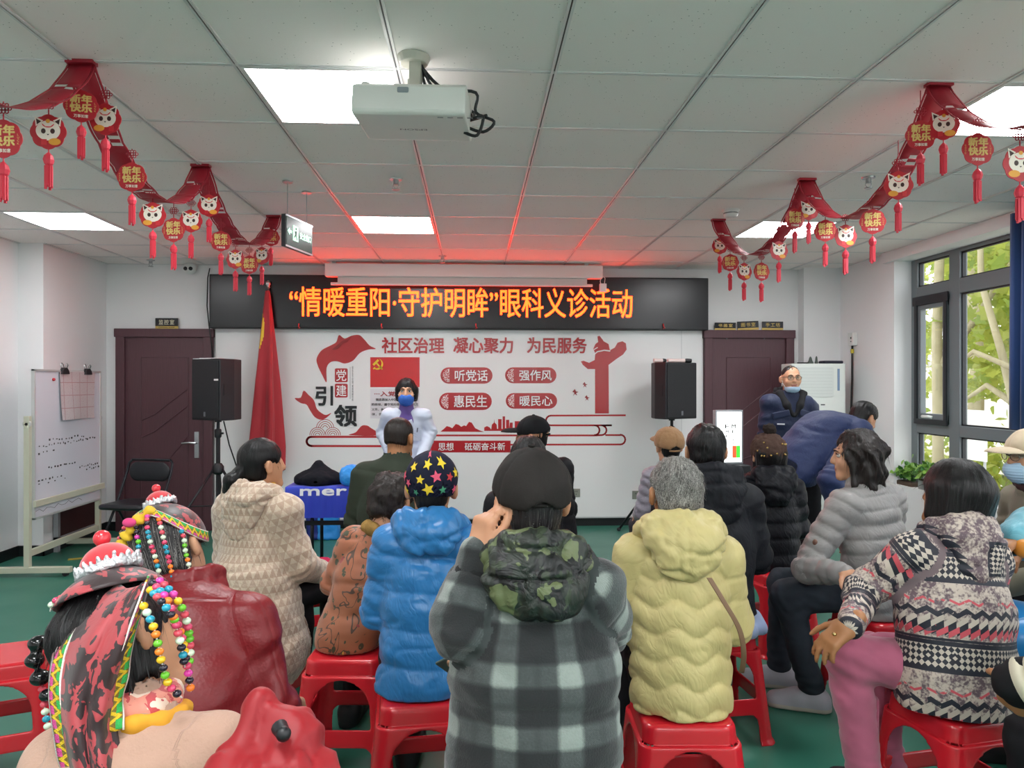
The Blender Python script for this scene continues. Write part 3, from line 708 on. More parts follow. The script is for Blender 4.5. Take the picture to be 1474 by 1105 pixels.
def solid(name, V, Fq, mats, parent=None, pat=None, mi=None, sub=False):
    me = bpy.data.meshes.new(name); me.from_pydata(V, [], Fq); me.polygons.foreach_set('use_smooth', np.ones(len(Fq), bool))
    for m in (mats if isinstance(mats, (list, tuple)) else [mats]): me.materials.append(m)
    if mi is not None: me.polygons.foreach_set('material_index', np.asarray(mi, np.int32))
    if pat is not None:
        at_ = me.attributes.new('pat', 'FLOAT_VECTOR', 'POINT'); at_.data.foreach_set('vector', np.asarray(pat, np.float32).ravel())
    return link(bpy.data.objects.new(name, me), parent)
def fsolid(name, fld, h, mats, parent=None, rel=1):
    V, Fq = fld.mesh(h); V = relax(V, Fq, rel) if rel else V
    return solid(name, V, Fq, mats, parent)

# ================================================================ RED PLASTIC STOOLS
STOOLM = Mat('stool_red', hexc('c8202c'), rough=.24, spec=.5, coat=.15)
STOOLM.bump(STOOLM.noise(500, 2), .02, .001); STOOLM = STOOLM.m
SEAT = .43
def stool_field():
    h = .005; xs = np.arange(-.21, .2101, h); zs = np.arange(-.015, .45, h)
    X, Y_, Z = np.meshgrid(xs, xs, zs, indexing='ij')
    def rb(w, r):                                  # rounded square distance at half width w
        qx, qy = np.abs(X)-(w-r), np.abs(Y_)-(w-r)
        return np.hypot(np.maximum(qx, 0), np.maximum(qy, 0)) + np.minimum(np.maximum(qx, qy), 0) - r
    t = (SEAT-Z)/SEAT
    w = .142 + .042*t + .010*(Z < SEAT-.055) + .006*np.clip((.02-Z)/.02, 0, 1)*1.5
    out = rb(w, .045); inn = rb(w-.011, .035)
    top = Z-SEAT; rim = np.hypot(np.maximum(out+.015, 0), np.maximum(top+.015, 0)) + np.minimum(np.maximum(out+.015, top+.015), 0) - .015
    outer = np.maximum(rim, -Z)
    cav = np.maximum(inn, Z-(SEAT-.012))
    D = np.maximum(outer, -cav)
    for A in (X, Y_):
        aw = .098 + .03*t*.9
        d1 = np.maximum(np.hypot(A, np.maximum(Z-.255, 0)) - aw, -(Z-.185))       # arch above the crossbar
        d1 = np.where(Z < .255, np.maximum(np.abs(A)-aw, .185-Z), d1)
        d2 = np.hypot(np.maximum(np.abs(A)-(aw-.035), 0), np.maximum(Z-.085, 0)) - .035    # gap below it
        D = np.maximum(D, -np.minimum(d1, d2))
    # hollow legs keep an inner flange: thicken the corner posts a little
    return D.astype(np.float32), np.array([-.21, -.21, -.015]), h
_D, _lo, _h = stool_field()
SV, SF = surfnet(_D, _lo, _h); SV = relax(SV, SF, 2, .5); SN = normals(SV, SF)
ctr = SV[SF].mean(1)
def stool_part(name, mask, parent):
    f = SF[mask]; u, inv = np.unique(f, return_inverse=True); f2 = inv.reshape(f.shape)
    o = solid(name, SV[u], f2, STOOLM, parent)
    o.data.normals_split_custom_set_from_vertices(SN[u].tolist()); return o
STOOL = None
def stool(x, y, rz, label):
    global STOOL
    if STOOL is None:
        STOOL = thing('plastic_stool', label, 'stool', (x, y, 0), rz, 'red plastic stools')
        a = np.abs(ctr); seat = ctr[:, 2] > SEAT-.047; q = ((a[:, 0] > .085) & (a[:, 1] > .085)) | (ctr[:, 2] > .21)
        stool_part('seat', seat, STOOL)
        leg = ~seat & q
        for sx in (-1, 1):
            for sy in (-1, 1): stool_part('leg', leg & (ctr[:, 0]*sx > 0) & (ctr[:, 1]*sy > 0), STOOL)
        rest = ~seat & ~q
        for i, (ax_, sg) in enumerate(((0, 1), (0, -1), (1, 1), (1, -1))):
            stool_part('side_rail', rest & (ctr[:, ax_]*sg > 0) & (a[:, ax_] > a[:, 1-ax_]), STOOL)
        return STOOL
    o = copy_tree(STOOL); o.location = (x, y, 0); o.rotation_euler = (0, 0, rz); o['label'] = label; return o
def stool_px(px, d, rz, label):
    p = at(px, 700, d=d); return stool(float(p[0]), float(p[1]), math.radians(rz), label)
# ================================================================ FURNITURE AND FITTINGS
def V3(p): return Vector([float(x) for x in p])
# ---- whiteboard easel beside the left wall (its board faces the room)
EX = -3.38; ya, yb = 5.62, 6.64
wb = thing('whiteboard_easel', 'white marker board on a wheeled cream metal stand along the left wall', 'whiteboard', (EX, (ya+yb)/2, 0))
IV = M('stand_cream', 'c3c4b0', rough=.4, spec=.5); h = (yb-ya)/2
for s_, nm in ((-1, 'near'), (1, 'far')):
    MB().box((-.02, s_*h-.02, .07), (.02, s_*h+.02, 1.22)).build('post', IV, wb, bevel=.003)
    f = MB().box((-.32, s_*h-.022, .03), (.32, s_*h+.022, .075)).build('foot_bar', IV, wb, bevel=.004)
    for x in (-.28, .28): MB().lathe([(.022, -.012), (.022, .012)], 14, (x, s_*h, .024), Euler((pi/2, 0, 0)).to_matrix()).build('caster', BLACK, f, smooth=True, auto=.6)
    k = MB().lathe([(.012, 0), (.03, .005), (.03, .02), (.012, .03)], 14, (0, 0, 0), Euler((pi/2*s_, 0, 0)).to_matrix()).build('knob', M('knob_pale', 'c9cbc8', rough=.35), wb, smooth=True, auto=.6); k.location = (0, s_*(h+.02), 1.16)
MB().box((-.014, -h, .15), (.014, h, .20)).box((.039, -h, .525), (.06, h, .575)).build('crossbar', IV, wb, bevel=.003)
m = Mat('marker_board', hexc('d3d5df'), rough=.18); B1 = m.m
bdv = MB().box((-.045, -h+.025, .46), (-.02, h-.025, 1.57)); bdv = MB().box((.016, -h+.025, .43), (.032, h-.025, 1.57))
bo = bdv.build('board', B1, wb)
fr = MB(); a, b, c, d = -h+.02, h-.02, .425, 1.58
for lo, hi in (((a, c), (b, c+.018)), ((a, d-.018), (b, d)), ((a, c), (a+.016, d)), ((b-.016, c), (b, d))): fr.box((.012, lo[0], lo[1]), (.038, hi[0], hi[1]))
fr.build('board_frame', M('frame_silver', 'c9cbca', rough=.35, metal=.4), wb, bevel=.003)
rg = random.Random(5); mk = MB()
for z, y0, y1, n in ((1.02, -.3, .25, 12), (.98, -.42, .2, 16), (.93, -.45, -.2, 4), (.99, .15, .42, 7), (.80, -.3, .1, 10), (.76, .15, .45, 10), (.73, .25, .47, 6), (.72, -.44, -.1, 7), (.69, -.46, 0, 4)):
    for k in range(n):
        y = y0 + (y1-y0)*(k+rg.random()*.5)/n; mk.cbox((.033, y, z+rg.uniform(-.008, .008)), (.0008, rg.uniform(.003, .011), rg.uniform(.003, .008)))
mk.tube([(.033, -.47 + .05*k, .487 + .014*sin(k*2.3)) for k in range(14)], .0015, 5)
plabel(mk.build('marker_writing', INK, bo), 'rows of small black marker strokes')
mg = MB().ball((.038, -.24, 1.5), .013, 10, 7).build('magnet', M('magnet_red', 'c8323c', rough=.3), wb, smooth=True); plabel(mg, 'red round magnet')
# paper calendar and two bulldog clips
PAP = Mat('calendar_paper', hexc('cdb9b8'), rough=.8); x_, y_, z_ = PAP.obj()
ln = ((y_*8.2).frac() < .05).op('MAXIMUM', ((z_*9.5).frac() < .05)); n_ = PAP.noise(90, 2, PAP.vec(y_, z_*1.0, 0.0)); n2 = (n_ > .62)*.25
PAP.color(PAP.mix(ln*.6, PAP.mix(n2, hexc('beb3b5'), hexc('6f5a5c')), hexc('96494e'))); PAP = PAP.m
t = MB(); yl, yr, z1, z0 = -.17, .37, 1.565, 1.17
nn = 14
for i in range(nn+1):
    for j in range(nn+1):
        u, v = i/nn, j/nn; t.v.append((.045 + .014*sin(u*6)*(v) + .012*v*v, yl+(yr-yl)*u*(1-.09*v) + .02*v, z1 + (z0-z1)*v))
t.f = [(i*(nn+1)+j, i*(nn+1)+j+1, (i+1)*(nn+1)+j+1, (i+1)*(nn+1)+j) for i in range(nn) for j in range(nn)]; t.mi = [0]*len(t.f)
o = t.build('calendar_sheet', PAP, smooth=True, loc=wb.location); tag(o, 'creased paper calendar sheet clipped on the marker board', 'calendar')
for y, lab in ((-.1, 'black bulldog clip at the near end of the calendar top edge'), (.25, 'black bulldog clip at the far end of the calendar top edge')):
    c = MB().prism([(-.055, -.03), (.055, -.03), (.045, .0), (.02, .022), (-.02, .022), (-.045, 0)], (.07, 0, 0), (0, 1, 0), (0, 0, 1), -.03)
    o = c.build('bulldog_clip', BLACK, loc=wb.location + Vector((-.012, y, 1.575)), bevel=.003); tag(o, lab, 'clip', 'clips on the calendar')
    MB().tube([(.04, -.014, .015), (.035, -.018, .05), (.035, 0, .06), (.035, .018, .05), (.04, .014, .015)], .004, 6).tube([(.065, -.014, .015), (.075, -.018, .045), (.075, 0, .055), (.075, .018, .045), (.065, .014, .015)], .004, 6).build('wire_lever', STEEL, o, smooth=True)
for p0, p1, lab in (((-3.42, 6.2), (-3.0, 6.05), 'yellow striped strap end lying on the floor under the whiteboard'),):
    o = MB().box((-.16, -.02, 0), (.16, .02, .008)).build('strap', M('strap_yellow', 'b9a544'), loc=(p0[0]+.2, p0[1], .001), rz=.4, bevel=.002); tag(o, lab, 'strap')

# ---- folding chair in front of the left door
p = at(198, 700, d=6.05); fc = thing('folding_chair', 'black folding chair with padded back against the left maroon door', 'chair', (p[0], p[1], 0), math.radians(-14))
VIN = M('vinyl_black', '1c1d22', rough=.35); TUB = M('tube_black', '202228', rough=.3, metal=.5)
# chair faces -Y (towards the camera)
for s_ in (-1, 1):
    x = s_*.215
    MB().tube([(x, -.23, .012), (x, .02, .45), (x, .14, .70), (x*.98, .165, .78), (x*.86, .17, .805)] , .011, 8).build('front_leg', TUB, fc, smooth=True)
    MB().tube([(x*.9, .25, .012), (x*.9, .02, .38), (x*.9, -.12, .445)], .011, 8).build('rear_leg', TUB, fc, smooth=True)
MB().tube([(-.186, .17, .805), (.186, .17, .805)], .011, 8).build('top_rail', TUB, fc, smooth=True)
f = Field(.02).box((0, -.03, .45), (.205, .19, .024), r=.022); fsolid('seat', f, .012, VIN, fc)
t = MB(); nn = 12
f = Field(.02).cone((-.115, .148, .705), (.115, .148, .705), .088, .088, flat=((0, 1, 0), .2)); fsolid('backrest', f, .01, VIN, fc)
MB().tube([(-.215, -.19, .09), (.215, -.19, .09)], .008, 8).tube([(-.19, .2, .08), (.19, .2, .08)], .008, 8).build('stretcher', TUB, fc, smooth=True)

# ---- loudspeakers on tripods
SPK = M('speaker_black', '1a1b20', rough=.5); GRL = Mat('speaker_grille', hexc('17181c'), rough=.6)
v_, _ = GRL.voronoi(160); GRL.bump(v_, .5, .003); GRL = GRL.m
def speaker(px, d, px0, px1, py0, py1, rz, labs, spread_dir):
    p = at(px, 600, d=d); zt, zb = float(at(px, py0, d=d)[2]), float(at(px, py1, d=d)[2]); w = (px1-px0)/F_PX*d
    t = thing('tripod_stand', labs[0], 'stand', (p[0], p[1], 0), 0, 'speaker tripods')
    zc = .70
    MB().tube([(0, 0, .35), (0, 0, zc+.3)], .019, 12).tube([(0, 0, zc+.3), (0, 0, zb+.02)], .015, 12).build('pole', BLACK, t, smooth=True, auto=.7)
    MB().lathe([(.03, zc-.05), (.05, zc-.03), (.05, zc+.02), (.03, zc+.05)], 14).build('hub', BLACK, t, smooth=True, auto=.7)
    MB().lathe([(.024, zc+.28), (.03, zc+.29), (.03, zc+.35), (.022, zc+.36)], 12).tube([(0, 0, zc+.32), (.05, -.01, zc+.32)], .009, 8).build('clamp', BLACK, t, smooth=True, auto=.7)
    for k in range(3):
        a = spread_dir + 2*pi*k/3; c_, s_ = cos(a), sin(a)
        l = MB().tube([(.04*c_, .04*s_, zc), (.52*c_, .52*s_, .02)], .012, 8).build('leg', BLACK, t, smooth=True)
        MB().tube([(.02*c_, .02*s_, .37), (.25*c_, .25*s_, .39)], .007, 6).build('strut', BLACK, l, smooth=True)
        MB().ball((.52*c_, .52*s_, .022), .021, 10, 6).build('rubber_foot', VIN, l, smooth=True)
    sp = thing('loudspeaker', labs[1], 'loudspeaker', (p[0], p[1], zb), rz, 'black loudspeakers')
    H = zt-zb; a = w*.50; bk = a*.55
    prof = [(-a, -.13), (a, -.13), (a, .02), (bk, .17), (-bk, .17), (-a, .02)]
    MB().prism(prof, (0, 0, 0), (1, 0, 0), (0, 1, 0), H).build('cabinet', SPK, sp, bevel=.008)
    g = MB().box((-a+.015, -.14, .015), (a-.015, -.125, H-.015)).build('grille', GRL, sp, bevel=.004)
    b = MB().box((-.011, -.1425, .035), (.011, -.14, .075)).build('badge', M('badge_grey', '6d7076', rough=.3), g); plabel(b, 'small grey badge low on the grille')
    for s_ in (-1, 1): MB().box((s_*a-.004, -.09, H*.5-.05), (s_*a+.004, -.0, H*.5+.05)).build('side_handle', BLACK, sp)
    MB().lathe([(.03, -.02), (.03, .002)], 12).build('pole_socket', BLACK, sp, smooth=True, auto=.7)
    return sp, zt, p
sp, zt, p = speaker(314, 6.45, 284, 345, 517, 604, math.radians(-33), ('black tripod stand beside the left maroon door', 'black loudspeaker on a tripod beside the left maroon door'), -2.4)
R_ = Matrix.Rotation(math.radians(-33), 4, 'Z')
o = MB().box((-.028, -.002, -.008), (.028, 0, .008)).build('sticker', M('sticker_white', 'e6e3e2'), sp); o.location = (.155, -.1405, .36); plabel(o, 'small white sticker on the grille')
o = MB(); o.box((-.15, -.1, 0), (.02, .05, .004)).box((-.1, -.08, .004), (.08, .03, .009)); o = o.build('paper_sheets', M('sheet_white', 'e4e4e6', rough=.7), loc=(p[0]-.03, p[1], zt+.001), rz=-.3); tag(o, 'loose white papers lying on top of the left loudspeaker', 'paper')
cb = [at(322, 606, d=6.5), at(330, 640, d=6.6), at(342, 675, d=6.8), at(352, 700, d=7.0)]
tag(MB().tube(cb, .006, 6).build('speaker_cable', BLACK, smooth=True), 'black cable hanging down from the left loudspeaker', 'cable')
sp2, zt2, p2 = speaker(967, 6.9, 937, 997, 522, 602, math.radians(28), ('black tripod stand in front of the white culture board', 'black loudspeaker on a tripod in front of the white culture board'), .6)
for k, (x0, x1, lab) in enumerate(((941, 958, 'left pale pink microphone lying on the right loudspeaker'), (961, 995, 'right pale pink microphone with black end on the right loudspeaker'))):
    a, b = at(x0, 518.5, d=6.82), at(x1, 517, d=6.86)
    t = thing('microphone', lab, 'microphone', V3(a), 0, 'pink microphones on the loudspeaker'); d_ = V3(b)-V3(a); t.location.z = zt2+.019
    d_.z = 0
    MB().tube([(0, 0, 0), tuple(d_*.72)], .018, 12).build('body', M('mic_pink', 'e3cfcb', rough=.35), t, smooth=True, auto=.7)
    MB().tube([tuple(d_*.72), tuple(d_*.8), tuple(d_)], [.017, .021, .018], 12).build('head', BLACK, t, smooth=True, auto=.7)

# ---- flag on its pole
fp = at(386, 600, d=7.05)
fl = thing('flag_stand', 'red flag with yellow emblem furled on a tall pole beside the left door', 'flag', (fp[0], fp[1], 0))
zt = float(at(386, 410, d=7.05)[2])
MB().tube([(0, 0, .04), (0, 0, zt-.03)], .013, 10).build('pole', STEEL, fl, smooth=True)
MB().lathe([(.012, zt-.03), (.02, zt-.025), (.012, zt-.01), (.026, zt+.005), (.024, zt+.03), (.008, zt+.045)], 14).build('finial', STEEL, fl, smooth=True)
MB().lathe([(.18, 0), (.18, .02), (.05, .05), (.02, .06)], 24).build('base', STEEL, fl, smooth=True, auto=.6)
FLG = Mat('flag_red', hexc('ad1e2b'), rough=.6, sheen=.3); FLG.bump(FLG.noise(30, 3), .12, .01)
za, zb = zt-.06, .62; nz, na = 46, 72; V = []; Fq = []
for i in range(nz+1):
    v = i/nz; r = .02 + .115*min(1, v*1.15)**.8
    for k in range(na):
        w = 2*pi*k/na; f = 1 + .30*sin(5*w + 1.2*v)*min(1, v*2) + .12*sin(11*w + 3*v)*v
        V.append((r*f*cos(w)*1.05 - .01*v, r*f*sin(w)*.75 - .02, za + (zb-za)*v - .02*sin(3*w)*v))
Fq = np.array([[i*na+k, i*na+(k+1) % na, (i+1)*na+(k+1) % na, (i+1)*na+k] for i in range(nz) for k in range(na)])[:, ::-1]
V = np.array(V); N_ = normals(V, Fq)
flag = solid('flag_cloth', V, Fq, [FLG.m, YEL], fl)
# yellow emblem: one curved blade that follows the folds
cx = (V[Fq].mean(1)); e1 = (cx[:, 1] < -.02)
X = cx[:, 0]; Z = cx[:, 2]
ze = zt-.52
mi = ((np.hypot((X+.155)/.135, (Z-(ze+.09))/.27) < 1) & ~(np.hypot((X+.16)/.11, (Z-(ze+.14))/.24) < 1) & e1).astype(np.int32)
flag.data.polygons.foreach_set('material_index', mi)

# ---- cloth-covered table by the wall
pa, pb = at(412, 700, d=5.0), at(612, 700, d=5.0)
tw = pb[0]-pa[0]; th_ = .745
tb = thing('table', 'folding table with dark legs under the royal blue cloth', 'table', ((pa[0]+pb[0])/2, pa[1]+.2, 0))
hw, hd = tw/2, .21
boxobj('tabletop', (-hw+.01, -hd+.01, th_-.03), (hw-.01, hd-.01, th_-.004), M('table_grey', '8b8d90'), tb)
for sx in (-1, 1):
    for sy in (-1, 1): MB().tube([(sx*(hw-.17), sy*(hd-.05), 0), (sx*(hw-.17), sy*(hd-.05), th_-.03)], .013, 8).build('leg', TUB, tb, smooth=True)
boxobj('brace', (-hw+.1, -hd+.03, .47), (hw-.1, -hd+.05, .50), TUB, tb)
CL = Mat('cloth_blue', hexc('1c34b4'), rough=.6, sheen=.2); CL.bump(CL.noise(8, 4), .15, .02); CL = CL.m
cl = thing('tablecloth', 'royal blue tablecloth with white lettering over the low table', 'tablecloth', (tb.location.x, tb.location.y, 0))
drop = .215; nx = 60; V = []; prof = [(hd, th_-drop), (hd, th_-.02), (hd-.012, th_), (-hd+.02, th_), (-hd+.006, th_-.003), (-hd-.004, th_-.02), (-hd-.01, th_-.1), (-hd-.012, th_-drop)]
for i in range(nx+1):
    x = -hw-.004 + (2*hw+.008)*i/nx
    for j, (y, z) in enumerate(prof): V.append((x, y - (.006*sin(i*.9)+.004*sin(i*2.1) if j >= 6 else 0), z))
n = len(prof); Fq = [[i*n+j, (i+1)*n+j, (i+1)*n+j+1, i*n+j+1] for i in range(nx) for j in range(n-1)]
mb = MB().add(V, Fq); mb.add([(-hw-.005, -hd, th_-.001), (-hw-.005, hd, th_-.001), (-hw-.005, hd, th_-drop), (-hw-.005, -hd-.01, th_-drop)], [(0, 1, 2, 3)])
mb.add([(hw+.005, -hd, th_-.001), (hw+.005, hd, th_-.001), (hw+.005, hd, th_-drop), (hw+.005, -hd-.01, th_-drop)], [(3, 2, 1, 0)])
o = mb.build('cloth', CL, cl, smooth=True, auto=.9)
TW = M('cloth_print', 'e9e9ee', rough=.6)
lx = float(at(428, 700, d=4.9)[0]) - cl.location.x; rx = float(at(495, 700, d=4.9)[0]) - cl.location.x
text('printed_lettering', 'mer', TW, cl, (lx, .0, rx, .044), (0, -hd-.014, th_-.058), (1, 0, 0), (0, .12, 1), bold=.06, depth=.003)
# things on and under the table
NAVY = Mat('cloth_navy_black', hexc('101119'), rough=.85, spec=.2); NAVY.bump(NAVY.noise(25, 4), .3, .01); NAVY = NAVY.m
jp = at(460, 690, d=5.15)
f = Field(.06).ell((0, 0, .035), (.16, .12, .05)).cone((-.13, 0, .03), (-.02, .02, .125), .035, .012).cone((.14, 0, .03), (0, .02, .13), .035, .012).cone((0, -.05, .02), (-.01, .02, .14), .07, .012).cut((0, 0, .0), (0, 0, -1))
V, Fq = f.mesh(.007); V = V + normals(V, Fq)*(.006*fbm(V*22, 3))[:, None]*(V[:, 2:3] > .01); V[:, 2] = np.maximum(V[:, 2], .0005)
o = solid('folded_jacket', V, Fq, NAVY); o.location = (jp[0], jp[1], th_+.001); tag(o, 'black hooded jacket heaped on the blue tablecloth', 'jacket')
BAGB = Mat('bag_blue', hexc('2f8ede'), rough=.35, spec=.5); BAGB.bump(BAGB.noise(20, 4), .35, .01); BAGB = BAGB.m
bp = at(503, 690, d=5.0)
f = Field(.04).cone((-.03, 0, .05), (.06, 0, .055), .05, .055).cone((-.06, .01, .10), (.08, .02, .12), .025, .02).ell((.01, 0, .07), (.09, .06, .07)).cut((0, 0, 0), (0, 0, -1))
V, Fq = f.mesh(.006); V = V + normals(V, Fq)*(.006*fbm(V*30, 8))[:, None]*(V[:, 2:3] > .01); V[:, 2] = np.maximum(V[:, 2], .0005)
o = solid('plastic_bag', V, Fq, BAGB); o.location = (bp[0]+.01, bp[1]+.06, th_+.001); tag(o, 'crumpled bright blue bag on the table beside the man in the dark green jacket', 'bag')
for px, w, lab, mt in ((452, .13, 'navy and blue carrier bag on the floor under the table, left of two', M('bag_navy', '1b2a78', rough=.5)), (473, .2, 'bright blue carrier bag on the floor under the table, right of two', BAGB)):
    q = at(px, 775, d=6.75)
    t = thing('carrier_bag', lab, 'bag', (q[0], q[1], 0), 0, 'carrier bags under the table')
    f = Field(.03).box((0, 0, .16), (w/2, .06, .16), r=.03)
    V, Fq = f.mesh(.01); V = V + normals(V, Fq)*(.010*fbm(V*14, 5))[:, None]; V[:, 2] = np.maximum(V[:, 2], .0005); solid('sack', V, Fq, mt, t)
    MB().tube([(-.05, -.02, .31), (-.04, -.02, .4), (.04, -.02, .4), (.05, -.02, .31)], .006, 6).build('handle', mt, t, smooth=True)

# ---- vision chart light box
lp0, lp1 = at(1029, 668, d=5.6), at(1071, 590, d=5.6)
lb = thing('vision_chart_lightbox', 'glowing white vision test light box standing in front of the right door', 'light box', ((lp0[0]+lp1[0])/2, lp0[1], 0), math.radians(4))
w = (lp1[0]-lp0[0])/2; z0, z1 = float(lp0[2]), float(lp1[2])
MB().box((-w, -.0, z0), (w, .05, z1)).build('case', M('case_silver', 'a9adb1', rough=.35, metal=.5), lb, bevel=.004)
sc = boxobj('screen', (-w+.014, -.003, z0+.016), (w-.014, 0, z1-.014), M('screen_glow', (1, 1, 1), emit=((.97, 1, 1), 1.15), rough=.4), lb)
for i, (fy, sz) in enumerate(((.70, .032), (.60, .024), (.52, .018), (.45, .014), (.39, .011))):
    for k, fx in enumerate((-.12, .22)):
        c = w*fx*2*.7; zc = z0 + (z1-z0)*fy
        text('chart_letter', 'EmEШE'[(i+k) % 5].upper(), INK, sc, (c-sz/2, zc-sz/2, c+sz/2, zc+sz/2), (0, -.0035, 0), bold=.02, depth=.001)
for x0, x1, mt, lab in ((.22, .5, M('test_red', 'e8542c', emit=((1, .12, .04), .6)), 'red test square'), (.5, .78, M('test_green', '3ecb3a', emit=((.08, .8, .06), .6)), 'green test square')):
    plabel(boxobj('test_square', (w*x0, -.0045, z0+.05), (w*x1, -.003, z0+.145), mt, sc), lab)
text('heading_lettering', '视力表', INK, sc, (-.05, z1-.085, .05, z1-.065), (0, -.0035, 0), depth=.001)
boxobj('column', (-.06, .0, .0), (.06, .05, z0), BLACK, lb); MB().box((-w-.02, -.1, z0-.06), (w+.02, .1, z0-.002)).build('shelf', M('stand_dark', '26272b', rough=.5), lb, bevel=.005); MB().box((-w, -.16, 0), (w, .16, .03)).build('base', M('stand_dark'), lb, bevel=.005)

# ---- floor-standing air conditioner in the right corner
a0, a1 = at(1140, 600, d=6.85), at(1221, 600, d=6.85); zt = float(at(1180, 523, d=6.85)[2])
ac = thing('air_conditioner', 'white floor-standing air conditioner in the corner beside the right door', 'air conditioner', ((a0[0]+a1[0])/2, a0[1], 0))
w = (a1[0]-a0[0])/2; ACW = M('ac_white', 'd9ddd8', rough=.35)
MB().prism(rrect(-w, 0, w, .26, .03), (0, 0, 0), (1, 0, 0), (0, 1, 0), zt).build('cabinet', ACW, ac, bevel=.006)
g = MB().prism(rrect(-w*.86, zt-.32, w*.52, zt-.03, .02), (0, -.001, 0), (1, 0, 0), (0, 0, 1), .006)
g.build('grille_panel', M('ac_panel', 'cfd4d0', rough=.3), ac, bevel=.002)
mb = MB()
for k in range(9): mb.box((-w*.80, -.0105, zt-.29+.03*k), (w*.46, -.007, zt-.288+.03*k))
mb.build('louver', M('ac_line', 'b4bab6', rough=.4), ac)
MB().box((w*.66, -.004, zt-.26), (w*.74, 0, zt-.05)).build('control_strip', M('ac_blue', '6f86a6', rough=.3), ac)
MB().box((w*.05, -.004, zt-.40), (w*.2, 0, zt-.39)).box((-w*.4, -.004, zt-.40), (-w*.3, 0, zt-.39)).build('vent_slot', BLACK, ac)
MB().prism(rrect(-w*.8, .25, w*.8, .75, .02), (0, -.001, 0), (1, 0, 0), (0, 0, 1), .004).build('lower_panel', ACW, ac)
q = ac.location
o = MB().box((-.10, -.05, 0), (.11, .05, .03)).build('device_case', M('case_navy', '14182c', rough=.3), loc=(q.x+.17, q.y+.12, zt+.001), rz=.1, bevel=.012); tag(o, 'dark navy case lying on top of the air conditioner', 'case')
for k, (dx, h_, lab) in enumerate(((-.03, .07, 'taller grey-green figurine on the air conditioner'), (.03, .075, 'slimmer grey-green figurine on the air conditioner beside the case'))):
    o = MB().lathe([(.028-.012*k, 0), (.03-.012*k, .01), (.018-.006*k, .03), (.012-.003*k, h_*.8), (.004, h_)], 12).build('figurine', M('figurine_grey', '4c5650'), loc=(q.x+dx, q.y+.12, zt+.001), smooth=True); tag(o, lab, 'figurine', 'figurines on the air conditioner')
o = MB().tube([(-.05, 0, .008), (.06, .01, .008)], .007, 8).build('marker_pen', BLACK, loc=(q.x-.12, q.y+.1, zt), smooth=True); tag(o, 'thin black pen lying on the air conditioner', 'pen')

# ---- wall adapter with cable on the right wall
p = at(1231, 488, X=RX)
t = thing('wall_adapter', 'white plug-in wall adapter with yellow cable tag near the right corner', 'adapter', (RX, p[1], p[2]))
MB().box((-.055, -.05, -.065), (-.0005, .05, .065)).build('housing', WHITE, t, bevel=.01)
MB().box((-.056, -.03, 0), (-.054, -.01, .02)).box((-.056, -.03, -.03), (-.054, -.01, -.02)).build('socket_slot', BLACK, t)
o = MB().tube([(-.03, 0, -.065), (-.03, 0, -.11), (-.028, .005, -.4), (-.035, .01, -.7), (-.03, .02, -1.0), (-.03, .06, -1.3), (-.03, .1, -1.6), (-.03, .14, -p[2]+.1)], .011, 8).build('cable', BLACK, loc=t.location, smooth=True); tag(o, 'thick black cable running down the right wall from the white adapter', 'cable')
o = MB().lathe([(.016, -.02), (.016, .02)], 10, (-.03, 0, -.12)).build('cable_tag', M('tag_yellow', 'c9b43a'), t); plabel(o, 'yellow cable tag')

# ---- projector on the ceiling
pf = 2.50                                       # front (nearest) face depth
A, B = at(504, 121, d=pf), at(670, 172, d=pf)
w = math.dist(A[:2], at(669, 121, d=pf)[:2]); pj = thing('projector', 'white projector hanging from the ceiling', 'projector', (0, 0, 0), 0)
zt = float(at(580, 124, d=pf)[2]); zb = float(at(580, 163, d=pf)[2]) 
cxp = at(587, 140, d=pf); dep = .30
pj.location = (cxp[0], cxp[1], zb); pj.rotation_euler = (0, math.radians(1.6), math.radians(-3.1-1.5))
PJW = M('projector_white', 'dedfda', rough=.4)
H = zt-zb+.024
prof = [(0, .016), (.005, .005), (.016, 0), (dep-.02, .0), (dep, .02), (dep, H-.02), (dep-.03, H), (.04, H), (.004, H-.02)]
MB().prism([(y, z) for y, z in prof], (-w/2, 0, 0), (0, 1, 0), (0, 0, 1), w).build('body', PJW, pj, bevel=.006)
MB().box((-.04, -.003, H*.62), (.0, .006, H*.78)).build('sensor_window', M('sensor_grey', '8f979c', rough=.2), pj, bevel=.004)
text('logo', 'EPSON', INK, pj, (-.045, -.0075, .055, .0075), (0, dep*.52, -.0006), (-1, 0, 0), (0, 1, 0), depth=.001)
mb = MB()
for k in range(5): mb.box((.1+.035*k, .03, -.0012), (.1+.02+.035*k, .036, 0))
mb.build('button_mark', M('mark_grey', '85868a'), pj)
MB().lathe([(.03, 0), (.035, .006), (.03, .012)], 16, (-.12, .12, H-.002)).lathe([(.018, 0), (.016, .012)], 12, (-.165, .06, H-.003)).build('adjust_ring', PJW, pj, smooth=True, auto=.6)
hh = CZ - zb
MB().box((-.024, .10, H-.01), (.018, .15, hh-.09)).box((-.018, .095, hh-.13), (.024, .155, hh-.02)).lathe([(.05, hh-.03), (.06, hh-.005), (.06, hh-.001)], 20, (-.005, .12, 0)).build('ceiling_mount', M('mount_grey', 'b9b9ad', rough=.4), pj, bevel=.003)
cb = MB()
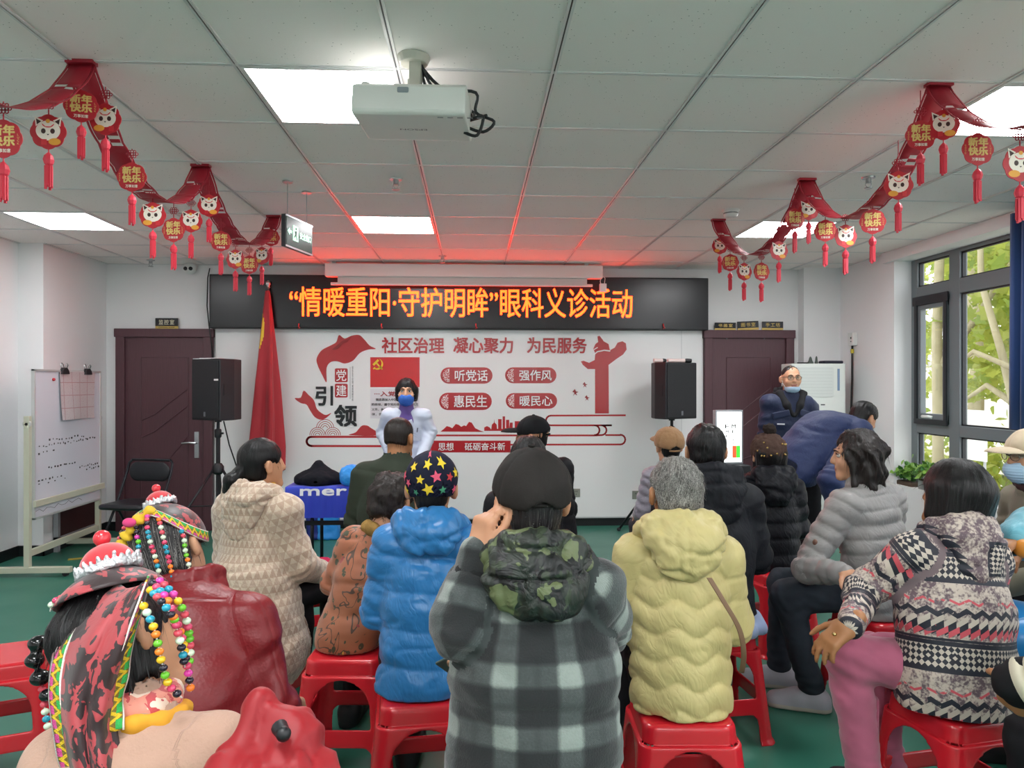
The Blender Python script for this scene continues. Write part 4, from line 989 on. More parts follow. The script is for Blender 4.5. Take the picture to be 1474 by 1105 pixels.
for q in ([(.02, .14, hh-.03), (.10, .16, hh-.10), (.22, .18, H+.03), (w/2+.02, .2, H*.7), (w/2+.09, .2, .05), (w/2+.05, .2, .01), (w/2-.02, .2, .03)],
          [(.02, .12, hh-.03), (.08, .18, hh-.12), (.16, .24, H+.02), (w/2+.01, .22, H*.6), (w/2+.06, .22, .08), (w/2-.01, .2, .05)],
          [(.02, .13, hh-.04), (.06, .2, hh-.14), (.2, .26, H-.01), (w/2+.01, .18, H*.45), (w/2+.05, .18, .06), (w/2+.03, .18, -.01), (w/2-.02, .18, .0)]):
    cb.tube(smoothpts(q, 5, False), .006, 7)
plabel(cb.build('cable_bundle', BLACK, pj, smooth=True), 'looped black cables')

# ---- hanging exit sign
ex = at(428, 339, d=4.35)
t = thing('exit_sign', 'green lit exit sign hanging from the ceiling', 'exit sign', (ex[0], ex[1], ex[2]), math.radians(90-14))
eh, ew = .095, .17
MB().box((-ew, -.014, -eh), (ew, .014, eh)).build('case', M('exit_case', '1a2024', rough=.4), t, bevel=.003)
MB().box((-ew, -.0165, -eh), (ew, -.014, -eh+.01)).box((-ew, -.0165, eh-.01), (ew, -.014, eh)).build('rim', STEEL, t)
EXG = M('exit_green', 'bfe8cf', emit=((.62, 1, .78), .9))
MB().box((-ew+.01, -.0155, -eh+.012), (ew-.01, -.014, eh-.012)).build('face', M('exit_face', '2f5148', rough=.25), t)
text('lettering', '安全出口', EXG, t, (.0, -.02, .145, .02), (0, -.016, 0), bold=.03, depth=.001)
MB().prism([(-.15, 0), (-.125, .022), (-.125, .008), (-.1, .008), (-.1, -.008), (-.125, -.008), (-.125, -.022)], (0, -.017, 0), (1, 0, 0), (0, 0, 1), .001).build('arrow', EXG, t)
MB().prism([(-.085, -.045), (-.02, -.045), (-.02, .045), (-.085, .045)], (0, -.0165, 0), (1, 0, 0), (0, 0, 1), .0006).build('door_symbol', EXG, t)
mb = MB().prism(arcpts(-.05, .028, .008, 0, 330, 10), (0, -.0178, 0), (1, 0, 0), (0, 0, 1), .0006); mb.prism([(-.068, .012), (-.04, .016), (-.045, -.012), (-.032, -.036), (-.04, -.038), (-.054, -.014), (-.07, -.03), (-.076, -.026), (-.06, -.006)], (0, -.0178, 0), (1, 0, 0), (0, 0, 1), .0006)
mb.build('running_figure', M('exit_dark', '1e3b33'), t)
mb = MB()
for s_ in (-1, 1): mb.tube([(s_*.12, 0, eh), (s_*.12, 0, CZ-ex[2]-.004)], .003, 6).lathe([(.03, CZ-ex[2]-.01), (.03, CZ-ex[2]-.0005)], 14, (s_*.12, 0, 0))
mb.build('suspension_rod', STEEL, t)
# ---- sprinklers, detector, camera
for px, py, lab in ((570, 257, 'brass sprinkler head on the ceiling below the projector'), (217, 374, 'sprinkler head on the ceiling above the left door'), (637, 368, 'sprinkler head in the red-lit ceiling strip'), (1250, 255, 'sprinkler head on the ceiling behind the right ribbon')):
    q = at(px, py, Z=CZ)
    t = thing('sprinkler', lab, 'sprinkler', (q[0], q[1], CZ), 0, 'ceiling sprinklers')
    MB().lathe([(.035, -.008), (.038, -.001)], 18).build('escutcheon', STEEL, t, smooth=True, auto=.6)
    MB().lathe([(.012, -.035), (.016, -.03), (.016, -.008)], 12).build('body', STEEL, t, smooth=True, auto=.6)
    MB().tube([(-.014, 0, -.03), (-.017, 0, -.045), (-.006, 0, -.06)], .003, 6).tube([(.014, 0, -.03), (.017, 0, -.045), (.006, 0, -.06)], .003, 6).build('yoke', STEEL, t, smooth=True)
    MB().lathe([(.022, -.066), (.024, -.062), (.008, -.058)], 14).build('deflector', STEEL, t, smooth=True, auto=.6)
q = at(1052, 302, Z=CZ)
t = thing('smoke_detector', 'round white smoke detector on the ceiling beside the right ribbon', 'smoke detector', (q[0], q[1], CZ))
MB().lathe([(.055, -.014), (.06, -.001)], 26).build('base', WHITE, t, smooth=True, auto=.6); MB().lathe([(.025, -.055), (.04, -.05), (.05, -.03), (.05, -.013)], 26).build('dome', WHITE, t, smooth=True, auto=.6)
MB().lathe([(.0505, -.03), (.0505, -.022)], 26).build('vent_ring', M('vent_dark', '7b7d7d'), t)
q = at(279, 388, d=7.2)
t = thing('security_camera', 'white dome camera with two dark lenses in the corner above the left door', 'camera', (q[0], BY, q[2]))
MB().box((-.05, -.05, .02), (.05, -.001, .10)).build('mount', WHITE, t, bevel=.01); MB().ball((0, -.08, 0), .062, 18, 12).build('dome', WHITE, t, smooth=True)
for x in (-.024, .026):
    MB().lathe([(.019, -.004), (.019, .004), (.012, .006)], 14, (x, -.138, -.012), Euler((pi/2, 0, 0)).to_matrix()).build('lens', BLACK, t, smooth=True, auto=.6)
# ---- window-sill plants
POT1 = M('pot_brown', '4b3b2c', rough=.6); POT2 = M('pot_grey', '8f9694', rough=.5); SOIL = M('soil', '2d2219', rough=.95)
LF = Mat('pothos_leaf', hexc('3f7a28'), rough=.4); a_ = LF.attr('tint'); LF.color(LF.mix(a_[0], hexc('2f6a24'), hexc('86b04a'))); LF = LF.m
for px, L, h_, mt, lab, sd in ((1306, .13, .035, POT1, 'trailing green plant in a low brown tray on the window sill', 1), (1336, .10, .075, POT2, 'green plant in a grey rectangular pot on the window sill', 2)):
    q = at(px, 690, X=RX+.085)
    t = thing('potted_plant', lab, 'plant', (RX+.085, q[1] - .02*sd, SILL+.001), 0, 'plants on the window sill')
    MB().prism(rrect(-.06, -L, .06, L, .02), (0, 0, 0), (1, 0, 0), (0, 1, 0), h_).build('pot', mt, t, bevel=.004)
    boxobj('soil', (-.05, -L+.01, h_-.005), (.05, L-.01, h_+.003), SOIL, t)
    leaves(100, lambda rg: (min(.05, rg.gauss(-.03, .035)), rg.gauss(0, L*.7), h_ + .045 + abs(rg.gauss(0, .05))), .07, 40+sd, 'foliage', t, LF, False)
    mb = MB(); rg = random.Random(sd)
    for k in range(9): y = rg.uniform(-L, L)*.7; mb.tube([(0, y, h_), (rg.uniform(-.05, .03), y+rg.uniform(-.05, .05), h_+.07)], .003, 5)
    mb.build('stem', LF, t, smooth=True)
# ================================================================ NEW-YEAR RIBBON GARLANDS
PAPR = M('ribbon_red', 'a51d30', rough=.55); PINK = M('tassel_red', 'd8364a', rough=.5); DISC = M('disc_red', 'b8202c', rough=.45)
GOLDP = M('print_gold', 'e2c878', rough=.45); CREAMP = M('print_cream', 'efe6d8', rough=.5); BRN = M('print_brown', '3b2420', rough=.5); ORG = M('print_orange', 'e6a23a', rough=.5); REDP = M('print_red', 'cf3038', rough=.5)
def garland(peaks, label, group):
    """peaks: (x, y) ceiling points; returns z(y), x(y)"""
    mb = MB(); N_ = 44
    def pos(y):
        for (x0, y0, dr), (x1, y1, _) in zip(peaks[:-1], peaks[1:]):
            if y <= y1 or (x1, y1, _) == peaks[-1]:
                t = min(max((y-y0)/(y1-y0), 0), 1); return x0+(x1-x0)*t, CZ-.012-dr*(4*t*(1-t))**.85, t
    w = .055
    for (x0, y0, dr), (x1, y1, _) in zip(peaks[:-1], peaks[1:]):
        pts = []
        for i in range(N_*2+1):
            t = i/(N_*2); x = x0+(x1-x0)*t; z = CZ-.012-dr*(4*t*(1-t))**.85; y = y0+(y1-y0)*t
            sc = .006*abs(sin(t*N_*.5*pi/2)); tw = .003*sin(t*2*pi)
            e = w + sc - .004
            r = [-e, -e+.009, -e+.012, 0, e-.012, e-.009, e]
            pts.append([(x+q, y, z + tw*q/w + .002*cos(q*40)) for q in r])
        b = len(mb.v); mb.v += [p for row in pts for p in row]
        for i in range(len(pts)-1):
            for j in range(6):
                if j in (1, 4) and i % 9 not in (0, 8): continue       # the cut slits along both borders
                if j in (2, 3) and i % 22 in (14, 15, 16) and (j == 2) == (i % 22 == 15) and 6 < i < 2*N_-6: continue   # cut-out figures
                mb.f.append((b+i*7+j, b+i*7+j+1, b+(i+1)*7+j+1, b+(i+1)*7+j)); mb.mi.append(0)
    o = mb.build('paper_garland', PAPR, smooth=True); tag(o, label, 'garland')
    s = o.modifiers.new('thickness', 'SOLIDIFY'); s.thickness = .0012
    for k, (x, y, _) in enumerate(peaks):
        if y > 1.8: plabel(MB().box((x-.05, y-.02, CZ-.0135), (x+.05, y+.02, CZ-.0005)).build('tape', M('tape_red', '9c2433', rough=.3), o), 'red tape holding the ribbon to the ceiling')
    return pos
R0 = .060
def scallop(r, n=8, d=.07): return [(r*(1-d+d*abs(cos(n*w/2)))*cos(w), r*(1-d+d*abs(cos(n*w/2)))*sin(w)) for w in [2*pi*k/64 for k in range(64)]]
PROTO = {}
def tassel_mb():
    t = MB(); t.tube([(0, 0, -R0+.004), (0, 0, -R0-.012)], .002, 6)
    t.lathe([(.003, -R0-.010), (.014, -R0-.022), (.018, -R0-.036), (.014, -R0-.05), (.006, -R0-.058)], 8)
    for k in range(8):
        a = 2*pi*k/8; t.box((.009*cos(a)-.004, .009*sin(a)-.002, -R0-.125-.006*(k % 3)), (.009*cos(a)+.004, .009*sin(a)+.002, -R0-.056))
    return t
def knot_mb():
    k_ = MB(); z = R0+.035; s = .010
    k_.tube([(0, 0, R0-.004), (0, 0, z-.018)], .0022, 6)
    for dx, dz in ((0, 0), (s, 0), (-s, 0), (0, s), (0, -s), (1.9*s, 0), (-1.9*s, 0), (s, s), (-s, s), (s, -s), (-s, -s)):
        k_.tube([(dx+.0055*cos(a), 0, z+dz+.0055*sin(a)) for a in [2*pi*j/10 for j in range(11)]], .0017, 5, False)
    return k_
def pendant(kind, loc, rz, up, label, group):
    if kind not in PROTO:
        t = thing('lantern_pendant', '', 'pendant'); A = ((1, 0, 0), (0, 0, 1))
        d = MB().prism(scallop(R0), (0, 0, 0), *A, .003); d.prism(scallop(R0*.985), (0, 0.0003, 0), *A, -.0).build if False else None
        disc = d.build('disc', DISC, t)
        if kind == 'text':
            text('lettering', '新年\n快乐', GOLDP, disc, (-.036, -.022, .036, .042), (0, -.0034, 0), *A, bold=.022, depth=.0004)
            text('lettering', '万事如意', CREAMP, disc, (-.024, -.043, .024, -.031), (0, -.0034, 0), *A, bold=.02, depth=.0004)
            for b, x in (('GOOD', -.047), ('LUCK', .047)): text('small_lettering', '\n'.join(b), GOLDP, disc, (x-.003, -.018, x+.003, .016), (0, -.0034, 0), *A, depth=.0004)
        else:
            Y = -.0034
            h = MB().prism([(x, y+.004) for x, y in arcpts(0, 0, .040, 0, 350, 30, .034)], (0, Y, 0), *A, .0006)
            for s_ in (-1, 1): h.prism([(s_*.040, .018), (s_*.044, .052), (s_*.016, .038)], (0, Y, 0), *A, .0006)
            h.build('animal_face', CREAMP, disc)
            e = MB()
            for s_ in (-1, 1): e.prism([(x+s_*.015, y+.002) for x, y in arcpts(0, 0, .0075, 0, 345, 16, .009)], (0, Y-.0007, 0), *A, .0005); e.prism([(s_*.036, .024), (s_*.039, .044), (s_*.022, .035)], (0, Y-.0007, 0), *A, .0005)
            e.prism([(-.004, -.008), (.004, -.008), (0, -.013)], (0, Y-.0007, 0), *A, .0005)
            e.build('eye_and_ear_mark', BRN, disc)
            c = MB().prism([(x, y+.028) for x, y in arcpts(0, 0, .020, 0, 180, 14, .014)] + [(-.008, .018), (.008, .018)][::1], (0, Y-.0006, 0), *A, .0005); c.build('headdress', REDP, disc)
            MB().prism([(x, y+.036) for x, y in arcpts(0, 0, .007, 0, 345, 14)], (0, Y-.0013, 0), *A, .0005).build('crest_bead', ORG, disc)
            sg = -1 if kind == 'cat' else 1
            MB().prism([(x-.022*sg*-1*-1, y-.034) for x, y in arcpts(0, 0, .020, 0, 345, 20, .012)], (0, Y-.0007, 0), *A, .0006).build('gold_ingot', ORG, disc)
            MB().prism([(-.004+.018*sg, -.045), (.014+.018*sg, -.045), (.014+.018*sg, -.026), (-.004+.018*sg, -.026)], (0, Y-.0007, 0), *A, .0006).build('red_banner', REDP, disc)
        knot_mb().build('knot', PAPR, t, smooth=True)
        tassel_mb().build('tassel', PINK, t)
        PROTO[kind] = t; o = t
    else: o = copy_tree(PROTO[kind])
    o.location = loc; o.rotation_euler = (0, 0, rz); o['label'] = label; o['group'] = group
    z = R0+.052
    MB().tube([(0, 0, z), (0, 0, max(up, z+.004))], .002, 6).build('hanging_string', PAPR, o)
    return o
LPK = [(-1.47, .2, .36), (-1.46, 1.47, .36), (-1.455, 2.74, .335), (-1.49, 4.0, .30), (-1.42, 5.18, .3)]
RPK = [(1.8, .2, .38), (1.80, 1.45, .36), (1.855, 2.76, .355), (1.945, 4.08, .335), (1.78, 5.12, .3)]
gl = garland(LPK, 'red cut-paper ribbon looped along the ceiling on the left', None)
gr = garland(RPK, 'red cut-paper ribbon looped along the ceiling on the right', None)
LP = [('text', 5, 200, 'New-Year characters, at the left edge of the photo'), ('cat', 70, 190, 'lion-dance animal second from the left edge'), ('text', 117, 153, 'New-Year characters, just under the nearest left ribbon peak'),
      ('cat2', 152, 172, 'lion-dance animal in front of the steep left ribbon'), ('text', 190, 255, 'New-Year characters, beside the steep left ribbon'), ('cat2', 220, 310, 'lion-dance animal left of the lowest lantern in first left loop'),
      ('text', 250, 331, 'New-Year characters, lowest of the first left loop'), ('cat', 275, 318, 'lion-dance animal right of the lowest lantern in first left loop'), ('cat', 301, 296, 'lion-dance animal below the second left ribbon peak'),
      ('text', 318, 347, 'New-Year characters, first of the far left loop'), ('cat', 339, 373, 'lion-dance animal left of the lowest lantern in far left loop'), ('text', 359, 381, 'New-Year characters, lowest of the far left loop'), ('cat2', 377, 368, 'lion-dance animal right of the lowest lantern in far left loop'), ('text', 390, 342, 'New-Year characters, beside the green exit sign')]
RP = [('cat2', 1036, 354, 'lion-dance animal under ribbon end beside the smoke detector'), ('text', 1051, 378, 'New-Year characters, left of the lowest lantern in far right loop'), ('cat', 1071, 391, 'lion-dance animal, lowest of the far right loop'), ('text', 1096, 391, 'New-Year characters, right of the lowest lantern in far right loop'),
      ('cat', 1121, 361, 'lion-dance animal in front of the far right light panel'), ('text', 1144, 315, 'New-Year characters, left under the middle right ribbon peak'), ('cat2', 1164, 302, 'lion-dance animal right under the middle right ribbon peak'), ('text', 1188, 332, 'New-Year characters, left of the lowest lantern in near right loop'),
      ('cat', 1217, 340, 'lion-dance animal, lowest of the near right loop'), ('text', 1256, 319, 'New-Year characters, right of the lowest lantern in near right loop'), ('cat2', 1293, 267, 'lion-dance animal beside the steep part of the near right ribbon'), ('text', 1325, 195, 'New-Year characters, left under the nearest right ribbon peak'),
      ('cat', 1358, 180, 'lion-dance animal right under the nearest right ribbon peak'), ('text', 1407, 215, 'New-Year characters, in front of the near right light panel'), ('cat2', 1468, 236, 'lion-dance animal at the right edge of the photo')]
rg = random.Random(11)
for lst, f_, g in ((LP, gl, 'lanterns on the left ribbon'), (RP, gr, 'lanterns on the right ribbon')):
    for kind, px, py, lab in lst:
        x = f_(2.5)[0]
        for _ in range(4): q = at(px, py, X=x*(.955 if px in (152, 190, 1325, 1144, 301, 1293) else 1.0)); x = f_(q[1])[0]
        z = float(q[2]); zr = f_(float(q[1]))[1]
        pendant(kind, V3(q), rg.uniform(-.25, .25), zr - z, 'red lantern with ' + lab, g)
# ================================================================ PEOPLE: builder
def RX_(a): return np.array(Matrix.Rotation(a, 3, 'X'))
def RY_(a): return np.array(Matrix.Rotation(a, 3, 'Y'))
def RZ_(a): return np.array(Matrix.Rotation(a, 3, 'Z'))
rad = math.radians
def unit(v): v = np.array(v, float); return v/np.linalg.norm(v)
SKIN = {}
def skin(tone):
    if tone not in SKIN:
        m = Mat('skin_'+tone, hexc({'fair': 'c99879', 'mid': 'c08c6c', 'tan': 'a8744f'}[tone]), rough=.5, spec=.4)
        m.set('Subsurface Weight', .12); m.set('Subsurface Radius', (.012, .005, .003)); m.set('Subsurface Scale', .6)
        m.bump(m.noise(180, 2), .06, .002)
        SKIN[tone] = m.m
    return SKIN[tone]
LIP = M('lip', 'a5655a', rough=.45); EYEW = M('eye_dark', '1a1412', rough=.1); EYEB = M('eye_white', 'ddd6d0', rough=.2); BROW = M('brow_hair', '221a17', rough=.8)

def hand(F, wr, d, n, side, curl=(.35, .4, .45, .5), s=1.0, spread=.06, thumb=(.5, .5), tag=None):
    """palm, four jointed fingers and a thumb; d: towards the fingers, n: out of the back of the hand"""
    d = unit(d); n = np.array(n, float); n = unit(n - d*(n @ d)); l = np.cross(d, n)*side      # l: towards the thumb
    R = np.stack([l, d, n], 1)
    F.box(wr + d*.048*s, np.array((.037, .048, .0145))*s, R=R, r=.013*s, k=.014)
    F.cone(wr - d*.03*s, wr + d*.02*s, .026*s, .028*s, k=.02)
    for i, (off, L) in enumerate(((.029, .066), (.010, .075), (-.010, .070), (-.028, .056))):
        p = wr + d*(.090 - .006*abs(i-1))*s + l*off*s; dd = unit(d + l*spread*(1.2-i)); rr = .0093*s
        a = 0
        for j, f in enumerate((.45, .32, .26)):
            a += curl[i]*(1.0, 1.15, .8)[j]
            q = p + (dd*cos(a) - n*sin(a))*L*f*s*1.05
            F.cone(p, q, rr, rr*.93, k=.004 if j else .008); p = q; rr *= .93
    p = wr + d*.028*s + l*.032*s; a = thumb[0]
    for j, L in enumerate((.036, .034, .028)):
        v = unit(l*cos(a) + d*sin(a) - n*thumb[1]); q = p + v*L*s; F.cone(p, q, (.0135, .0112, .0100)[j]*s, (.0112, .0100, .0085)[j]*s, k=.010 if j == 0 else .004); p = q; a += .28

class Person:
    def __init__(s, label, T=None, root=None, h=0, leg_h=0, pose='sit', scale=None, lean=6, side=0, yaw=0, pitch=0, roll=0, w=1.0, hs=1.0, tone='mid', arms=None, hands=(), res=.010, seat=SEAT, group=None, knees=None, face=False, feet=None, loc=None, bend=0.0, ndx=0.0, ndy=0.0):
        s.h = rad(h); s.pose = pose; s.w = w; s.res = res; s.seat = seat
        Rl = RX_(-rad(lean)) @ RY_(rad(side)); s.Rt = Rl
        def build(k):
            J = {}; z0 = seat if pose == 'sit' else .0
            hz = seat + .10*k if pose == 'sit' else .93*k
            J['pel'] = np.array((0, 0, hz)); e3 = Rl[:, 2]
            J['mid'] = J['pel'] + Rl @ np.array((0, -.015, .25))*k
            R2 = Rl @ RX_(-rad(bend))
            J['c7'] = J['mid'] + R2 @ np.array((0, .0, .245))*k; s.R2 = R2
            for n, sg in (('L', -1), ('R', 1)): J['sh'+n] = J['c7'] + R2 @ np.array((sg*.158*w, .005, -.062))*k
            s.Rh = RZ_(rad(yaw)) @ RX_(-rad(pitch)) @ RY_(rad(roll))
            J['hc'] = J['c7'] + (R2 @ np.array((ndx, .012+ndy, .06)))*k + s.Rh @ np.array((0, .022, .098))*hs
            J['top'] = J['hc'] + s.Rh @ np.array((0, -.01, .112))*hs
            return J
        if loc is None and root is None:
            tw = at(T[0], T[1], d=T[2]); zt = float(tw[2])
            k = scale or 1.0
            if scale is None:
                for _ in range(8): k *= (zt - (seat if pose == 'sit' else 0))/(build(k)['top'][2] - (seat if pose == 'sit' else 0))
            J = build(k); o = RZ_(s.h) @ J['top']; s.loc = np.array((tw[0]-o[0], tw[1]-o[1], 0.0))
        else:
            k = scale or 1.0; J = build(k); r = at(root[0], 700, d=root[1]) if root is not None else np.array(loc, float); s.loc = np.array((r[0], r[1], 0.0))
        s.k = k; s.J = J; s.hs = hs
        RL = RZ_(rad(leg_h))
        for n, sg in (('L', -1), ('R', 1)):
            if pose == 'sit':
                J['hip'+n] = RL @ np.array((sg*.085*k, .03 if abs(leg_h) < 30 else .075, 0)) + np.array((0 if abs(leg_h) < 30 else .055, 0 if abs(leg_h) < 30 else .035, seat+.088))
                J['kn'+n] = RL @ np.array((sg*.12*k, .42*k, 0)) + np.array((0, 0, seat+.075))
                J['an'+n] = RL @ np.array((sg*.12*k, .40*k, 0)) + np.array((0, 0, .085))
                if knees and n in knees: dk, da = knees[n]; J['kn'+n] = J['kn'+n] + RL @ np.array(dk); J['an'+n] = J['an'+n] + RL @ np.array(da)
            else:
                J['hip'+n] = np.array((sg*.09*k, 0, .88*k)); J['kn'+n] = np.array((sg*.10*k, .015, .47*k)); J['an'+n] = np.array((sg*.10*k, -.01, .085))
            J['ft'+n] = J['an'+n] + RL @ np.array((0, .15, -.05))
            dn = s.R2 @ np.array((sg*.055, .07, -.26))*k
            if pose == 'sit': el = J['sh'+n] + dn; wr = el + RL @ np.array((-sg*.05, .20, -.09))*k; wr[2] = max(wr[2], seat+.16)
            else: el = J['sh'+n] + np.array((sg*.05, -.01, -.27))*k; wr = el + np.array((-sg*.01, .09, -.22))*k
            if arms and n in arms:
                a = arms[n]; el, wr = s.local(a[0]), s.local(a[1])
            J['el'+n], J['wr'+n] = el, wr
            J['hd'+n] = unit(wr-el)
        # ---- body
        F = Field(.03); R = s.R2; Wt = .9
        F.cone(J['pel'], J['mid'], .125*k*w, .122*k*w, flat=(R[:, 1], .75)); F.cone(J['mid'], J['c7'] - R @ np.array((0, 0, .13))*k, .122*k*w, .125*k*w, flat=(R[:, 1], .72))
        F.cone(J['shL'], J['shR'], .05*k, .05*k); F.cone(J['c7'] - R[:, 2]*.06, J['hc'] + s.Rh @ np.array((0, -.03, -.06)), .056, .052, k=.025)
        for n in 'LR':
            F.cone(J['sh'+n], J['el'+n], .046*k, .037*k); F.cone(J['el'+n], J['wr'+n], .037*k, .027*k)
            if n in hands: pass
            else: hand(F, J['wr'+n], J['hd'+n], np.array((0, 0, 1.)) if abs(J['hd'+n][2]) < .8 else np.array((1. if n == 'R' else -1., 0, 0)), -1 if n == 'R' else 1)
            F.cone(J['hip'+n], J['kn'+n], .072*k, .052*k); F.cone(J['kn'+n], J['an'+n], .050*k, .034*k); F.cone(J['an'+n] - (0, 0, .035), J['ft'+n], .032, .026)
        for n, f in hands.items() if hands else (): f(s, F, n)
        s.F = F; s.head(F, face)
        V, Fq = F.mesh(res); V = relax(V, Fq, 1)
        if pose == 'sit': V[:, 2] = np.where((np.hypot(V[:, 0], V[:, 1]) < .25) & (V[:, 2] < seat+.004) & (V[:, 2] > seat-.09), seat+.004, V[:, 2])
        o = solid('person', V, Fq, [skin(tone), LIP], None)
        if face:
            c = s.toh(V[Fq].mean(1)); o.data.polygons.foreach_set('material_index', ((np.abs(c[:, 0]) < .022) & (np.abs(c[:, 2]+.0575) < .009) & (c[:, 1] > .0835)).astype(np.int32))
        o.location = s.loc; o.rotation_euler = (0, 0, s.h); tag(o, label, 'person', group); s.o = o
        if face: s.eyes()
    def local(s, p):
        p = at(*p[:2], d=p[2]); return RZ_(-s.h) @ (p - s.loc)
    def H(s, v): return s.J['hc'] + s.Rh @ (np.array(v, float)*s.hs)
    def toh(s, V): return ((V - s.J['hc']) @ s.Rh)/s.hs
    def hell(s, F, c, r, R=None, **k): F.ell(s.H(c), np.array(r)*s.hs, R=s.Rh if R is None else s.Rh @ R, **k)
    def hcone(s, F, a, b, ra, rb, **k): F.cone(s.H(a), s.H(b), ra*s.hs, rb*s.hs, **k)
    def head(s, F, face):
        s.hell(F, (0, -.014, .026), (.073, .091, .084)); s.hell(F, (0, .020, -.040), (.058, .066, .066), k=.03)
        s.hcone(F, (-.018, .066, -.092), (.018, .066, -.092), .019, .019, k=.025)
        s.hcone(F, (0, .084, .012), (0, .0975, -.022), .008, .0115, k=.012); s.hcone(F, (-.011, .09, -.026), (.011, .09, -.026), .008, .008, k=.008)
        for sg in (-1, 1):
            s.hell(F, (sg*.081, -.012, -.008), (.012, .021, .034), R=RZ_(sg*.45) @ RX_(.12), k=.006)
            s.hell(F, (sg*.091, -.006, -.004), (.006, .010, .018), k=.004, op='-')
            s.hell(F, (sg*.075, .0, -.028), (.008, .008, .010), k=.006)
            if face:
                s.hcone(F, (sg*.014, .083, .030), (sg*.044, .072, .027), .007, .006, k=.012)
                s.hell(F, (sg*.032, .092, .008), (.017, .016, .011), k=.010, op='-')
                s.hell(F, (sg*.040, .055, -.03), (.022, .022, .02), k=.02)
        if face: s.hcone(F, (-.018, .083, -.052), (.018, .083, -.052), .006, .006, k=.006); s.hcone(F, (-.015, .083, -.063), (.015, .083, -.063), .006, .006, k=.006)
    def eyes(s):
        for sg in (-1, 1):
            f = Field(.001); s.hell(f, (sg*.031, .068, .008), (.0135, .0125, .0105), k=.001); V, Fq = f.mesh(.0028)
            c = s.toh(V[Fq].mean(1)); mi = (np.hypot(c[:, 0]-sg*.031, c[:, 2]-.008) < .0065).astype(int)
            solid('eye', V, Fq, [EYEB, EYEW], s.o, mi=mi)
            mb = MB().tube([s.H(p) for p in ((sg*.012, .088, .026), (sg*.028, .086, .032), (sg*.047, .072, .027))], [.0028*s.hs, .0035*s.hs, .0018*s.hs], 6); mb.build('eyebrow', BROW, s.o, smooth=True)
            mb = MB().tube([s.H(p) for p in ((sg*.017, .079, .012), (sg*.031, .0815, .0185), (sg*.046, .072, .013))], .0018*s.hs, 5); mb.build('eyelash', BROW, s.o, smooth=True)
    # ------------------------------------------------ garments
    def jacket(s, mat, name='jacket', t=.0, quilt=None, quilt_sleeves=True, wrinkle=.006, wf=9, seed=1, wave=None, collar=.045, hem=None, sleeve=1.0, skirt=None, res=None, label=None, sleeves=True, open_neck=.064, cut=True, belly=1.0, hemz=None, seam=None):
        J, R, k, w = s.J, s.R2, s.k, s.w; F = Field(.035); res = res or s.res
        up = R[:, 2]; fw = R[:, 1]; ex = R[:, 0]; R0_ = s.Rt
        chest = J['c7'] - up*.13*k
        hemp = J['pel'] - R0_[:, 2]*(.05 if hem is None else hem)*k
        F.cone(hemp, J['mid'], (.172+t)*k*w*belly, (.160+t)*k*w*belly, flat=(R0_[:, 1], .76), tag='T'); F.cone(J['mid'], chest, (.160+t)*k*w*belly, (.155+t)*k*w, flat=(fw, .74), tag='T')
        F.cone(J['c7'] - up*.055*k, chest, (.085+t)*k, (.13+t)*k*w, flat=(fw, .8), tag='T')
        if skirt: skirt(s, F)
        for n, sg in (('L', -1), ('R', 1)):
            F.cone(J['c7'] - up*.035*k + ex*sg*.045*k, J['sh'+n] + up*.004, (.052+t)*k, (.060+t)*k*sleeve, k=.05, tag='T')
            if sleeves:
                F.cone(J['sh'+n], J['el'+n], (.068+t)*k*sleeve, (.056+t*.8)*k*sleeve, k=.03, tag=n); F.cone(J['el'+n], J['wr'+n], (.056+t*.8)*k*sleeve, (.042+t*.6)*k*sleeve, k=.025, tag=n)
        nb = J['c7'] - up*.02; nd = unit(J['hc'] + s.Rh @ np.array((0, -.03, -.06)) - nb)
        if collar: F.cone(nb, nb + nd*(collar+.025), .076+t*.4, .070+t*.3, k=.03, tag='H')
        F.cone(nb + nd*.012, nb + nd*.3, open_neck, open_neck+.012, k=.012, op='-')
        if cut == 'stool': F.box((0, 0, s.seat/2-.05), (.205, .205, s.seat/2+.054), r=.01, k=.004, op='-')
        elif cut and s.pose == 'sit': F.cut((0, 0, s.seat+.004), (0, 0, -1))
        elif s.pose == 'stand' and cut: F.box(hemp - R0_[:, 2]*(.15+.06*k), (.155*w*k, .22, .15), R=R0_, r=.01, k=.01, op='-')
        if hemz is not None: F.cut((0, 0, hemz), (0, 0, -1))
        V, Fq = F.mesh(res); V = relax(V, Fq, 1); N_ = normals(V, Fq)
        pos = [p for p in F.P if p[9] == '+']
        d = np.stack([Field.ev(p, V) for p in pos], 1); tg = np.array([p[10] for p in pos])[d.argmin(1)]
        pat = np.zeros_like(V); L0 = (V - J['pel']) @ R0_
        pat[:, 0] = np.arctan2(L0[:, 0], -L0[:, 1]+.0)*.165*w; pat[:, 1] = L0[:, 2]
        for n, i in (('L', 1), ('R', 2)):
            m = tg == n
            if not m.any(): continue
            a, b, c = J['sh'+n], J['el'+n], J['wr'+n]; u1, u2 = unit(b-a), unit(c-b); P_ = V[m]
            t1 = (P_-a) @ u1; t2 = (P_-b) @ u2; L1 = np.linalg.norm(b-a)
            second = np.linalg.norm(P_-b-t2[:, None]*u2, axis=1) < np.linalg.norm(P_-a-t1[:, None]*u1, axis=1)
            second &= t2 > 0
            v = np.where(second, L1+np.maximum(t2, 0), np.minimum(t1, L1+.0)); q = np.where(second[:, None], P_-b-t2[:, None]*u2, P_-a-t1[:, None]*u1)
            pat[m, 0] = np.arctan2(q @ R[:, 0], -(q @ R[:, 1]))*.055; pat[m, 1] = v; pat[m, 2] = i
        pat[tg == 'H', 2] = 3
        D = np.zeros(len(V))
